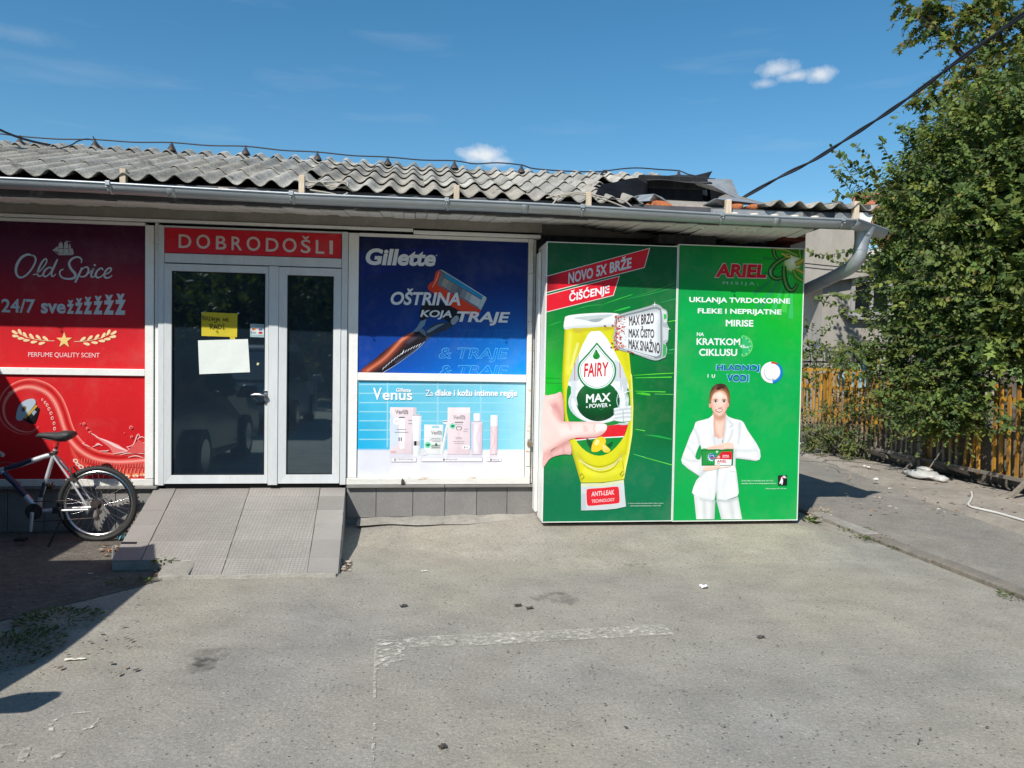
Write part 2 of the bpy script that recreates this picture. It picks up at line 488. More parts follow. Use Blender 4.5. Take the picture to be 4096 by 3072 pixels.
def asphalt_material(name, base, warm):
    m = bpy.data.materials.new(name); m.use_nodes = True
    t = m.node_tree; b = t.nodes['Principled BSDF']
    b.inputs['Roughness'].default_value = 0.93
    b.inputs['Specular IOR Level'].default_value = 0.25
    tc = t.nodes.new('ShaderNodeTexCoord')

    def nz(scale, detail=5, rough=0.6, dim=None):
        n = t.nodes.new('ShaderNodeTexNoise'); n.inputs['Scale'].default_value = scale
        n.inputs['Detail'].default_value = detail; n.inputs['Roughness'].default_value = rough
        t.links.new(tc.outputs['Object'], n.inputs['Vector']); return n

    def ramp(f, stops):
        r = t.nodes.new('ShaderNodeValToRGB')
        while len(r.color_ramp.elements) < len(stops): r.color_ramp.elements.new(0.5)
        for e, (p, c) in zip(r.color_ramp.elements, stops):
            e.position = p; e.color = (*c, 1)
        t.links.new(f, r.inputs[0]); return r.outputs[0]

    def mix(fac, a, c, mode='MIX'):
        x = t.nodes.new('ShaderNodeMixRGB'); x.blend_type = mode
        for i, v in ((0, fac), (1, a), (2, c)):
            if isinstance(v, float): x.inputs[i].default_value = v
            elif isinstance(v, tuple): x.inputs[i].default_value = (*v, 1)
            else: t.links.new(v, x.inputs[i])
        return x.outputs[0]
    c = mix(ramp(nz(0.45, 4).outputs['Fac'], [(0.35, (0, 0, 0)), (0.65, (1, 1, 1))]), base, warm)
    g = (1, 1, 1)
    c = mix(1.0, c, ramp(nz(2.6, 6).outputs['Fac'], [(0.3, (0.84,) * 3), (0.7, (1.12,) * 3)]), 'MULTIPLY')
    c = mix(1.0, c, ramp(nz(55, 3, 0.8).outputs['Fac'], [(0.28, (0.72,) * 3), (0.5, (1.0,) * 3), (0.72, (1.28,) * 3)]), 'MULTIPLY')
    c = mix(1.0, c, ramp(nz(150, 2, 0.7).outputs['Fac'], [(0.30, (0.80,) * 3), (0.7, (1.2,) * 3)]), 'MULTIPLY')
    # separate stones: light chips and dark pits
    v = t.nodes.new('ShaderNodeTexVoronoi'); v.inputs['Scale'].default_value = 48
    t.links.new(tc.outputs['Object'], v.inputs['Vector'])
    sep = t.nodes.new('ShaderNodeSeparateColor'); t.links.new(v.outputs['Color'], sep.inputs[0])
    near = ramp(v.outputs['Distance'], [(0.20, (1, 1, 1)), (0.34, (0, 0, 0))])
    pick = ramp(sep.outputs[0], [(0.91, (0, 0, 0)), (0.93, (1, 1, 1))])
    c = mix(mix(1.0, near, pick, 'MULTIPLY'), c, (0.42, 0.40, 0.35))
    pick2 = ramp(sep.outputs[1], [(0.86, (0, 0, 0)), (0.90, (1, 1, 1))])
    c = mix(mix(1.0, near, pick2, 'MULTIPLY'), c, (0.10, 0.095, 0.085))
    # oil and gum spots
    sp = t.nodes.new('ShaderNodeTexVoronoi'); sp.inputs['Scale'].default_value = 1.5
    w_ = t.nodes.new('ShaderNodeMixRGB'); w_.inputs[0].default_value = 0.09
    t.links.new(tc.outputs['Object'], w_.inputs[1]); t.links.new(nz(5, 4).outputs['Color'], w_.inputs[2])
    t.links.new(w_.outputs[0], sp.inputs['Vector'])
    sep2 = t.nodes.new('ShaderNodeSeparateColor'); t.links.new(sp.outputs['Color'], sep2.inputs[0])
    near2 = ramp(sp.outputs['Distance'], [(0.05, (0.75,) * 3), (0.14, (0, 0, 0))])
    pk = ramp(sep2.outputs[2], [(0.55, (0, 0, 0)), (0.60, (1, 1, 1))])
    c = mix(mix(1.0, near2, pk, 'MULTIPLY'), c, (0.19, 0.178, 0.15))
    t.links.new(c, b.inputs['Base Color'])
    bn = t.nodes.new('ShaderNodeBump'); bn.inputs['Strength'].default_value = 0.55; bn.inputs['Distance'].default_value = 0.012
    t.links.new(nz(70, 5, 0.75).outputs['Fac'], bn.inputs['Height'])
    bn2 = t.nodes.new('ShaderNodeBump'); bn2.inputs['Strength'].default_value = 0.3; bn2.inputs['Distance'].default_value = 0.05
    t.links.new(nz(4, 4).outputs['Fac'], bn2.inputs['Height']); t.links.new(bn.outputs[0], bn2.inputs['Normal'])
    t.links.new(bn2.outputs[0], b.inputs['Normal'])
    return m


MT['asphalt'] = asphalt_material('old_asphalt', (0.285, 0.270, 0.243), (0.340, 0.309, 0.248))
MT['lane'] = asphalt_material('lane_asphalt', (0.235, 0.218, 0.195), (0.29, 0.262, 0.218))


def paver_material():
    m = mat('ribbed_floor_tile', (0.325, 0.300, 0.272), 0.55, noise=[(2.5, 0.12), (90, 0.10)], second=[(3.5, .62, .80, (.22, .195, .17))], rnd=0.11)
    t = m.node_tree; b = t.nodes['Principled BSDF']
    tc = t.nodes.new('ShaderNodeTexCoord')
    br = t.nodes.new('ShaderNodeTexBrick')
    br.offset = 0.0
    br.inputs['Scale'].default_value = 1.0
    br.inputs['Brick Width'].default_value = 0.028; br.inputs['Row Height'].default_value = 0.028
    br.inputs['Mortar Size'].default_value = 0.0022; br.inputs['Mortar Smooth'].default_value = 0.2
    br.inputs['Color1'].default_value = (1, 1, 1, 1); br.inputs['Color2'].default_value = (0.9, 0.9, 0.9, 1); br.inputs['Mortar'].default_value = (0.62, 0.62, 0.62, 1)
    t.links.new(tc.outputs['Object'], br.inputs['Vector'])
    old = b.inputs['Base Color'].links[0].from_socket
    x = t.nodes.new('ShaderNodeMixRGB'); x.blend_type = 'MULTIPLY'; x.inputs[0].default_value = 1
    t.links.new(old, x.inputs[1]); t.links.new(br.outputs['Color'], x.inputs[2]); t.links.new(x.outputs[0], b.inputs['Base Color'])
    bn = t.nodes.new('ShaderNodeBump'); bn.inputs['Strength'].default_value = 0.35; bn.inputs['Distance'].default_value = 0.003
    t.links.new(br.outputs['Color'], bn.inputs['Height']); t.links.new(bn.outputs[0], b.inputs['Normal'])
    return m


MT['paver'] = paver_material()
MT['rampborder'] = mat('smooth_floor_tile', (0.275, 0.257, 0.235), 0.6, noise=[(2, 0.1), (120, 0.10)], bump=[(150, 0.05)], second=[(4, .6, .75, (.20, .185, .165))], rnd=0.14)
MT['darkstrip'] = mat('dark_grey_strip', (0.10, 0.098, 0.092), 0.7, noise=[(40, .2)])
MT['dimframe'] = mat('grey_window_paint', (0.33, 0.33, 0.32), 0.6, noise=[(9, .1)])

# ================================================================== SETTING
g = MB()
g.add([(-300, -300, 0), (300, -300, 0), (300, 400, 0), (-300, 400, 0)], [(0, 1, 2, 3)])
tag(g.build('ground', MT['asphalt']), kind='structure')

# lane beside the building, sheet just above the ground
g = MB()
g.add([(4.36, -30, .004), (5.4, -30, .004), (5.85, -.56, .004), (6.25, 1.9, .004), (6.7, 3.9, .004), (7.0, 9, .004), (7.0, 60, .004), (4.36, 60, .004)], [tuple(range(8))])
tag(g.build('road', MT['lane']), kind='structure')
# raised dusty pavement along the fence
g = MB()
L = [(5.4, -30), (5.62, -6), (5.80, -1.2), (5.93, 0.0), (6.22, 1.75), (6.42, 2.7), (6.72, 3.9), (6.86, 6), (7.0, 9), (7.0, 60)]
R_ = [(12, 60), (12, -30)]
top = [(x + (0.03 if i % 2 else 0), y, .05) for i, (x, y) in enumerate(L)]
poly = top + [(x, y, .05) for x, y in R_]
g.add(poly, [tuple(range(len(poly)))[::-1]])
for i in range(len(L) - 1):
    a, b = top[i], top[i + 1]
    g.add([(a[0] - .05, a[1], 0), (b[0] - .05, b[1], 0), b, a], [(0, 1, 2, 3)])
tag(g.build('pavement', MT['verge']), kind='structure')

# kerb of single stones
kerb = thing('kerb', (4.28, 0, 0), kind='structure')
y = -12.0
k = 0
while y < 7.5:
    ln = 0.92 + 0.1 * random.random()
    z = .035 + .016 * random.random()
    x = 4.205 + .012 * random.uniform(-1, 1)
    if not (0.15 < y + ln and y < -99):
        MB().box(x, x + .15, y + .006, y + ln - .006, -.05, z).build('kerb_stone', MT['darkconcrete'] if k % 3 else MT['concrete'], kerb, bevel=.012)
    y += ln
    k += 1

# bare soil on the left, in front of the plinth
pts = [(-7, .0), (-7, -2.75), (-3.2, -2.72), (-2.75, -2.62), (-2.45, -2.42), (-2.28, -2.2), (-2.08, -1.98), (-1.86, -1.72), (-1.72, -1.5), (-1.78, -1.22), (-2.25, -1.05), (-2.3, 0)]
MBs = MB().ngon([(x, y, .004) for x, y in pts])
tag(MBs.build('soil', MT['soil']), kind='structure')

# concrete apron rising to the foot of the wall right of the ramp
g = MB()
ys = [-1.45, -.95, -.45, 0.02]
zs = [.002, .040, .098, .118]


def apron(u, v):
    x = -.62 + u * 4.75
    i = min(int(v * 3), 2); f = v * 3 - i
    yy = ys[i] * (1 - f) + ys[i + 1] * f
    zz = zs[i] * (1 - f) + zs[i + 1] * f
    wob = .05 * math.sin(x * 3.1) + .035 * math.sin(x * 7.7 + 1)
    t = min(1, max(0, (x + .62) / 1.7))
    if v < .001: zz = -.004
    fade = .30 + .70 * t
    hz = .45 + .55 * t
    if x > 3.68:
        q = max(0.0, (4.15 - x) / .47)
        fade *= .3 + .7 * q
        hz *= q
    return (x, yy * fade + wob * (1 - v) if yy < 0 else yy, .004 + (zz - .004) * hz)


g.grid(apron, 60, 9)
tag(g.build('asphalt_apron', MT['asphalt']), kind='structure')
g = MB()


def strip(u, v):
    x = -.50 + u * 1.68
    d = .20 + .04 * math.sin(x * 5) + .02 * math.sin(x * 13 + 1)
    return (x, .012 - d * (1 - v), .075 + .045 * v + .028 * u + .006 * math.sin(x * 17) * v)


g.grid(strip, 24, 4)
tag(g.build('concrete_strip', MT['concrete']), kind='structure')

# painted parking lines, worn
c0, c1 = atZ(1495, 2545), atZ(2690, 2500)
c2, c3 = atZ(2705, 2545), atZ(1500, 2590)


def linesheet(pts, z=.004):
    return MB().ngon([(p[0], p[1], z) for p in pts])


tag(linesheet([atZ(1630, 2552), atZ(1900, 2538), atZ(2300, 2520), atZ(2650, 2500), atZ(2672, 2515), atZ(2697, 2541), atZ(2300, 2562), atZ(1900, 2585), atZ(1640, 2592)]).build('parking_line', MT['paint_line']), kind='structure')
tag(linesheet([atZ(1500, 2580), atZ(1513, 2558), atZ(1640, 2560), atZ(1620, 2600), atZ(1622, 2640), atZ(1560, 2655), atZ(1555, 2680), atZ(1497, 2685)], .0045).build('parking_line', MT['paint_worn']), kind='structure')
tag(linesheet([atZ(1497, 2590), atZ(1512, 2590), atZ(1507, 2680), atZ(1504, 2800), atZ(1492, 2800), atZ(1495, 2690)], .0055).build('parking_line', MT['paint_line']), kind='structure')
tag(linesheet([atZ(1494, 2890), atZ(1506, 2890), atZ(1492, 3110), atZ(1478, 3110)], .0055).build('parking_line', MT['paint_worn']), kind='structure')
for (px, py, rw, rh) in ((1240, 2870, 150, 30), (1200, 2990, 170, 45), (3010, 2870, 70, 35), (3560, 2730, 60, 18)):
    a = atZ(px, py)
    q = [(a[0] + rw / 1050 * math.cos(t) * (1 + .2 * math.sin(3 * t)), a[1] + rh / 260 * math.sin(t), .005) for t in np.linspace(0, 2 * math.pi, 18)[:-1]]
    tag(MB().ngon(q).build('paint_remnant', MT['paint_specks']), kind='structure')
# painted ring and numeral stroke, nearly worn away
g = MB()
ring = [atZ(*p) for p in ((195, 2895), (240, 2865), (300, 2852), (370, 2850), (410, 2862), (405, 2885), (370, 2915), (300, 2935), (240, 2935), (195, 2925))]
cen = sum(ring) / len(ring)
for i in range(len(ring)):
    a, b = ring[i], ring[(i + 1) % len(ring)]
    ai, bi = cen + (a - cen) * .84, cen + (b - cen) * .84
    g.add([(p[0], p[1], .005) for p in (a, b, bi, ai)], [(0, 1, 2, 3)])
tag(g.build('painted_ring', MT['paint_worn']), kind='structure')
for pp in (((95, 2995), (125, 2992), (110, 3030), (95, 3052), (68, 3050), (80, 3015)), ((0, 2985), (60, 2975), (62, 2985), (0, 2997)), ((200, 3035), (250, 3010), (262, 3012), (240, 3035), (205, 3042))):
    tag(MB().ngon([(*atZ(*p)[:2], .005) for p in pp]).build('paint_remnant', MT['paint_line']), kind='structure')
# oil stains by the boards
for (px, py, rx, ry) in ((2075, 2130, .26, .15), (2640, 2095, .26, .05), (830, 2625, .10, .13), (790, 2660, .12, .10), (2545, 2255, .1, .1), (2215, 2395, .16, .16), (2770, 2215, .1, .1)):
    a = atZ(px, py)
    q = [(a[0] + rx * math.cos(t) * (1 + .25 * math.sin(2 * t + px)), a[1] + ry * math.sin(t) * (1 + .2 * math.sin(3 * t)), .0065 if py > 2180 else .02) for t in np.linspace(0, 2 * math.pi, 20)[:-1]]
    if py > 2180:
        tag(MB().ngon(q).build('oil_stain', MT['wet']), kind='structure')

# ================================================================== SHOP BUILDING
shop = thing('shop_building', (0, 0, 0), 'low white shop kiosk with wavy grey fibre cement roof and zinc gutter', 'shop')
# masonry
g = MB()
g.box(-6.2, -3.83, .03, .2, 0, 2.95, (.6, .58, .52))
g.box(-3.83, 3.70, .16, .3, 0, 2.95, (.05, .05, .05))
g.box(3.70, 3.86, .03, 3.9, 0, 2.95, (.6, .58, .52))
g.box(-6.2, 3.86, 3.75, 3.9, 0, 2.95, (.6, .58, .52))
g.box(-6.2, -6.05, .2, 3.75, 0, 2.95, (.6, .58, .52))
g.build('wall', MT['wallpale'], shop)
g = MB()
soot = (.035, .04, .048)
g.box(1.128, 3.695, .02, .155, .05, 2.80, soot)
g.build('wall', MT['soot'], shop)

# plinth with tiles
pl2 = MB().box(-3.83, -2.28, .012, .155, 0, .41, (1, 1, 1)).build('plinth', MT['grout'], shop)
pl = MB().box(-.62, 1.185, .012, .155, 0, .41).build('plinth', MT['grout'], shop)
for i, (a, b) in enumerate(((-.60, -.335), (-.33, .005), (.01, .305), (.31, .605), (.61, .895), (.90, 1.182))):
    MB().box(a, b, -.012, .012, .118 + .004 * (i % 2), .40).build('tile', MT['tile'], pl, bevel=.002)
x = -3.83
while x < -2.35:
    MB().box(x + .003, min(x + .297, -2.285), -.012, .012, .02, .40).build('tile', MT['tile'], pl2, bevel=.002)
    x += .3
for a, b in ((-.6, .30), (.305, 1.19), (-3.83, -3.05), (-3.045, -2.27)):
    MB().box(a, b, -.055, .02, .402, .424).build('sill_tile', MT['tile'], pl, bevel=.003)


def frame_bars(bars, name, m, bevel=.004):
    g = MB()
    for b_ in bars: g.box(*b_)
    return g.build(name, m, shop, bevel=bevel)


# left window frame (white), bars butt end to end
frame_bars([(-3.83, -3.745, -.03, .15, .49, 2.75), (-2.378, -2.306, -.03, .15, .49, 2.75), (-3.743, -2.380, -.026, .15, 1.409, 1.470), (-3.743, -2.380, -.026, .15, 2.744, 2.772)], 'window_frame', MT['white'])
frame_bars([(-3.83, -2.306, -.03, .15, .426, .486)], 'bottom_rail', MT['rust'])
frame_bars([(-2.300, -2.268, -.012, .15, .43, 2.78)], 'post', MT['white'])
# right window frame
frame_bars([(-.606, -.514, -.018, .15, .492, 2.75), (1.063, 1.112, -.03, .15, .492, 2.75), (-.512, 1.061, -.026, .15, 1.396, 1.468), (-.512, 1.061, -.026, .15, 2.722, 2.752)], 'window_frame', MT['white'])
frame_bars([(-.606, 1.112, -.034, .15, .428, .490)], 'bottom_rail', MT['rust'])
frame_bars([(1.118, 1.138, -.005, .15, .43, 2.75)], 'post', MT['rust'])
frame_bars([(1.068, 1.108, -.040, -.031, .60, 2.70)], 'hinged_strip', MT['rust'])
# top trims and board above
frame_bars([(-3.9, -.02, -.045, .15, 2.778, 2.805), (-.017, 1.175, -.05, .15, 2.757, 2.79)], 'top_trim', MT['white'], .006)
frame_bars([(-3.9, 1.19, -.02, .15, 2.812, 2.925)], 'top_board', MT['beam'])
frame_bars([(-3.9, -.02, -.012, .14, 2.773, 2.777), (-3.9, 1.16, -.015, .14, 2.806, 2.811)], 'joint_strip', MT['blackgap'], 0)

# ---- door: aluminium frame, two leaves
frame_bars([(-2.262, -2.212, -.045, .13, .43, 2.752), (-.664, -.610, -.045, .13, .43, 2.752), (-2.210, -.666, -.04, .13, 2.424, 2.508), (-2.210, -.666, -.04, .13, 2.733, 2.752), (-1.306, -1.221, -.058, .13, .432, 2.418)], 'door_frame', MT['alu'])
frame_bars([(-2.21, -.666, -.01, .12, .40, .428)], 'threshold', MT['blackgap'], 0)


def leaf(x0, x1, z0, z1, gx0, gx1, gz0, gz1, handle):
    g = MB()
    yb, yf = .05, -.05
    # mitred profile: bars as trapezoids
    o = [(x0, z0), (x1, z0), (x1, z1), (x0, z1)]
    i_ = [(gx0, gz0), (gx1, gz0), (gx1, gz1), (gx0, gz1)]
    for k in range(4):
        a, b, c, d = o[k], o[(k + 1) % 4], i_[(k + 1) % 4], i_[k]
        g.hexa([(a[0], yf, a[1]), (b[0], yf, b[1]), (b[0], yb, b[1]), (a[0], yb, a[1]), (d[0], yf + .006, d[1]), (c[0], yf + .006, c[1]), (c[0], yb, c[1]), (d[0], yb, d[1])])
    lf = g.build('door', MT['alu'], shop, bevel=.002)
    g = MB()
    for a, b, c, d in ((gx0, gx0 + .007, gz0, gz1), (gx1 - .007, gx1, gz0, gz1), (gx0 + .007, gx1 - .007, gz0, gz0 + .007), (gx0 + .007, gx1 - .007, gz1 - .007, gz1)):
        g.box(a, b, -.043, -.02, c, d)
    g.build('gasket', MT['blackgap'], lf)
    MB().box(gx0 + .004, gx1 - .004, -.026, -.018, gz0 + .004, gz1 - .004).build('pane', MT['glass'], lf)
    if handle:
        hx = -1.327
        g = MB()
        g.box(hx - .017, hx + .012, -.058, -.05, 1.215, 1.295)
        g.tube([(hx, -.055, 1.255), (hx, -.10, 1.255)], .011)
        g.tube(catmull([(hx, -.10, 1.255), (hx - .03, -.105, 1.256), (hx - .08, -.10, 1.258), (hx - .125, -.095, 1.252)], 4), [.011] * 9 + [.010, .010, .009, .007])
        g.build('handle', MT['chrome'], lf, bevel=.002)
        MB().box(hx - .012, hx + .008, -.056, -.05, 1.165, 1.20).build('lock_plate', MT['chrome'], lf, bevel=.003)
    return lf


leaf(-2.209, -1.309, .446, 2.414, -2.147, -1.339, .523, 2.351, True)
leaf(-1.219, -.667, .444, 2.414, -1.146, -.734, .526, 2.344, False)

# ---- soffit of narrow boards
sof = MB().box(-6.2, 3.62, -.715, .155, 2.962, 2.966).build('soffit', MT['beam'], shop)


def sof_z(x):
    """height of the soffit at the wall: it sags at the burnt end"""
    if x < 1.2: return 2.905
    t = min(1.0, (x - 1.2) / 1.6)
    return 2.905 - .12 * t * t * (3 - 2 * t)


bw = .098
x = -5.0
i = 0
while x < 3.50:
    xc = x + bw / 2
    zf = 2.812 + .004 * random.uniform(-1, 1)
    zw = sof_z(xc) + .006 * random.uniform(-1, 1)
    if 2.05 < x < 2.45: zw += .03
    y1 = .015 if x < 1.2 else .018
    if x > 3.15: y1 = -.06 - (x - 3.15) * .9
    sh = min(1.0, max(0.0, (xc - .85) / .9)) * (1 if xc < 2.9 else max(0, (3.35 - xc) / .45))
    n_ = 5
    vs, cs = [], []
    for j in range(n_ + 1):
        v = j / n_
        yy = -.745 + (y1 + .745) * v
        zz = zf + (zw - zf) * v
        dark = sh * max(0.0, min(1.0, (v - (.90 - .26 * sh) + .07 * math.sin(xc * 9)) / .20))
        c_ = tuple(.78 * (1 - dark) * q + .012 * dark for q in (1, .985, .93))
        vs += [(x + .0025, yy, zz), (x + bw - .0025, yy, zz), (x + bw - .0025, yy, zz + .008), (x + .0025, yy, zz + .008)]
        cs += [c_] * 4
    fs = []
    for j in range(n_):
        a, b = j * 4, j * 4 + 4
        for k in range(4):
            k2 = (k + 1) % 4
            fs.append((a + k, a + k2, b + k2, b + k))
    fs += [(3, 2, 1, 0), (n_ * 4, n_ * 4 + 1, n_ * 4 + 2, n_ * 4 + 3)]
    m_ = MB(); m_.v = vs; m_.f = fs; m_.c = cs; m_.sm = [False] * len(fs)
    m_.build('soffit_board', MT['soffit'], sof)
    x += bw
    i += 1
MB().box(3.40, 3.62, -.42, -.06, 2.765, 2.80, (.10, .03, .02)).build('eave_timber', MT['soot'], shop, bevel=.005)
MB().tube(catmull([(3.35, -.3, 2.83), (3.55, -.55, 2.85), (3.80, -.72, 2.87)], 5), .006).build('eave_wire', MT['cream_cable'], shop)

# fascia behind the gutter, foam lumps and white timber pegs
MB().box(-6.2, 3.97, -.775, -.747, 2.822, 2.962).build('fascia', MT['fascia'], shop)
MB().box(2.55, 3.40, -.781, -.776, 2.87, 2.952).box(3.70, 3.96, -.781, -.776, 2.86, 2.965).build('fascia_strip', MT['metal_sheet'], shop)
x = -1.55
while x < 3.6:
    if not (1.9 < x < 2.6):
        r = .035 + .012 * random.random()
        MB().lathe([(0.0, -.004), (r * .75, .0), (r, .02), (r * .8, .036), (0, .042)], (x, -.80, 2.895 - .012 * min(1, max(0, x + 1))), n=9).build('foam_lump', MT['foam'], shop)
    x += .187 * (1 + (random.random() > .72))
for (x, z1) in ((-2.282, 3.056), (-.915, 3.068), (.335, 3.045), (1.453, 3.037), (2.693, 3.028), (3.876, 3.062)):
    MB().box(x - .023, x + .023, -.835, -.782, 2.90, z1).build('timber_peg', MT['timber'], shop, bevel=.004)
MB().hexa([(-.56 + -1.0, -.83, 2.91), (-1.42, -.83, 2.905), (-1.42, -.79, 2.905), (-1.56, -.79, 2.91), (-1.56, -.83, 2.945), (-1.49, -.83, 2.94), (-1.49, -.79, 2.94), (-1.56, -.79, 2.945)]).build('timber_offcut', MT['timber'], shop)

# ---- gutter
GX0, GX1 = -6.2, 3.80


def gz(x):  # top of the lip
    return 2.919 - .040 * (x + 3.2) / 7.0 + .006 * math.sin(x * 1.7)


def gutter_profile(x, y0, z0, R=.066, ax=(0, 1)):
    out = []
    for k in range(13):
        a = math.pi * (1.0 + k / 12.0)
        out.append((R * math.cos(a), R * math.sin(a) * 1.02))
    return out


g = MB()
n_ = 60
pr = gutter_profile(0, 0, 0)
vs, fs = [], []
for i in range(n_ + 1):
    x = GX0 + (GX1 - GX0) * i / n_
    for (c, s_) in pr: vs.append((x, -.85 + c, gz(x) + s_))
m_ = len(pr)
for i in range(n_):
    for k in range(m_ - 1): fs.append((i * m_ + k, (i + 1) * m_ + k, (i + 1) * m_ + k + 1, i * m_ + k + 1))
g.add(vs, fs, smooth=True)
gut = g.build('gutter', MT['zinc'], shop, solid=.003)
MB().tube([(GX0 + (GX1 - GX0) * i / 40, -.85 - .066, gz(GX0 + (GX1 - GX0) * i / 40)) for i in range(41)], .010, 8).build('gutter_lip', MT['zinc'], gut)
for x in (-3.70, -2.36, -.983, .25, 1.379, 2.596, 3.70):
    g = MB()
    R = .0705
    pts = [(x + .012 * (1 if k < 2 else 0) + .02 * k / 10, -.85 + R * math.cos(math.pi * (1 + k / 10)), gz(x) + R * 1.02 * math.sin(math.pi * (1 + k / 10))) for k in range(11)]
    vs, fs = [], []
    for p in pts:
        vs += [(p[0] - .014, p[1], p[2]), (p[0] + .014, p[1], p[2])]
    for k in range(10): fs.append((2 * k, 2 * k + 1, 2 * k + 3, 2 * k + 2))
    g.add(vs, fs, smooth=True)
    b_ = g.build('gutter_bracket', MT['zinc'], gut, solid=.003)
    MB().box(x - .016, x + .018, -.935, -.905, gz(x) - .016, gz(x) + .017).lathe([(0, -.952), (.007, -.950), (.008, -.935)], (x, 0, gz(x) - .035), 'y', 8).build('bracket_clip', MT['zinc'], gut, bevel=.003)
for x in (-1.9, .9, 3.1):
    g = MB()
    vs, fs = [], []
    for k in range(11):
        a = math.pi * (1 + k / 10)
        for dx in (-.03, .03): vs.append((x + dx, -.85 + .0685 * math.cos(a), gz(x) + .0685 * 1.02 * math.sin(a)))
    for k in range(10): fs.append((2 * k, 2 * k + 1, 2 * k + 3, 2 * k + 2))
    g.add(vs, fs, smooth=True)
    g.build('gutter_joint', MT['zinc'], gut, solid=.002)
# short return piece at the corner, swinging back round the roof end
P0, P1 = Vector((3.79, -.87, 2.885)), Vector((4.29, -.55, 2.862))
dr = (P1 - P0).normalized()
sd_ = Vector((dr.y, -dr.x, 0))     # outward
vs, fs = [], []
for i in range(9):
    c = P0 + (P1 - P0) * (i / 8)
    for k in range(13):
        a = math.pi * (1 + k / 12)
        vs.append(c - sd_ * (.068 * math.cos(a)) * -1 * -1 + Vector((0, 0, .072 * math.sin(a))))
for i in range(8):
    for k in range(12): fs.append((i * 13 + k, (i + 1) * 13 + k, (i + 1) * 13 + k + 1, i * 13 + k + 1))
fs.append(tuple(8 * 13 + k for k in range(13)))
ret = MB().add(vs, fs, smooth=True).build('gutter_return', MT['zinc'], gut, solid=.003)
MB().tube([P0 + sd_ * .068, P1 + sd_ * .068], .010).build('gutter_lip', MT['zinc'], gut)
# hopper outlet and downpipe
g = MB()
hop = [((4.03, -.72, 2.862), .098, .062), ((4.02, -.72, 2.80), .088, .060), ((4.0, -.72, 2.73), .066, .054), ((3.995, -.715, 2.675), .061, .060), ((3.993, -.713, 2.655), .061, .060)]
vs, fs = [], []
for (c, rx, ry) in hop:
    for k in range(18):
        a = 2 * math.pi * k / 18
        vs.append((c[0] + rx * math.cos(a), c[1] + ry * math.sin(a), c[2]))
for i in range(len(hop) - 1):
    for k in range(18):
        k2 = (k + 1) % 18
        fs.append((i * 18 + k, i * 18 + k2, (i + 1) * 18 + k2, (i + 1) * 18 + k))
g.add(vs, fs, smooth=True)
hp = g.build('outlet_hopper', MT['zinc'], gut)
g = MB()
for r in (.011, .022):
    ringp = [(4.012 + r * math.cos(t), -.783 - .001, 2.80 + r * math.sin(t)) for t in np.linspace(0, 2 * math.pi, 17)]
    g.tube(ringp, .0028, 5, caps=False)
g.build('embossed_ring', MT['zinc'], gut)
pp = catmull([(3.993, -.713, 2.668), (3.988, -.708, 2.60), (3.975, -.67, 2.545), (3.965, -.57, 2.495), (3.955, -.42, 2.462), (3.945, -.18, 2.42), (3.93, .10, 2.375), (3.92, .5, 2.31)], 4)
MB().tube(pp[:17], .060, 16).build('downpipe', MT['zinc'], gut)
MB().tube(pp[15:], .058, 16).build('downpipe', MT['zinc'], gut)
MB().tube([Vector((3.993, -.7125, 2.664)), Vector((3.991, -.711, 2.648))], .064, 16).build('pipe_collar', MT['zinc'], gut)

# ---- roof of wavy sheets, each sheet on its own
SL = math.atan2(.79, 2.42)
CS, SN = math.cos(SL), math.sin(SL)
WAVE = .187


def eave_z(x): return 2.992 - .035 * math.exp(-((x - .9) / 1.5) ** 2)


roof = MB().add([(-6.2, -.70, 2.968), (2.75, -.70, 2.968), (2.75, 1.60, 3.72), (-6.2, 1.60, 3.72)], [(0, 1, 2, 3)]).build('roof', MT['beam'], shop)


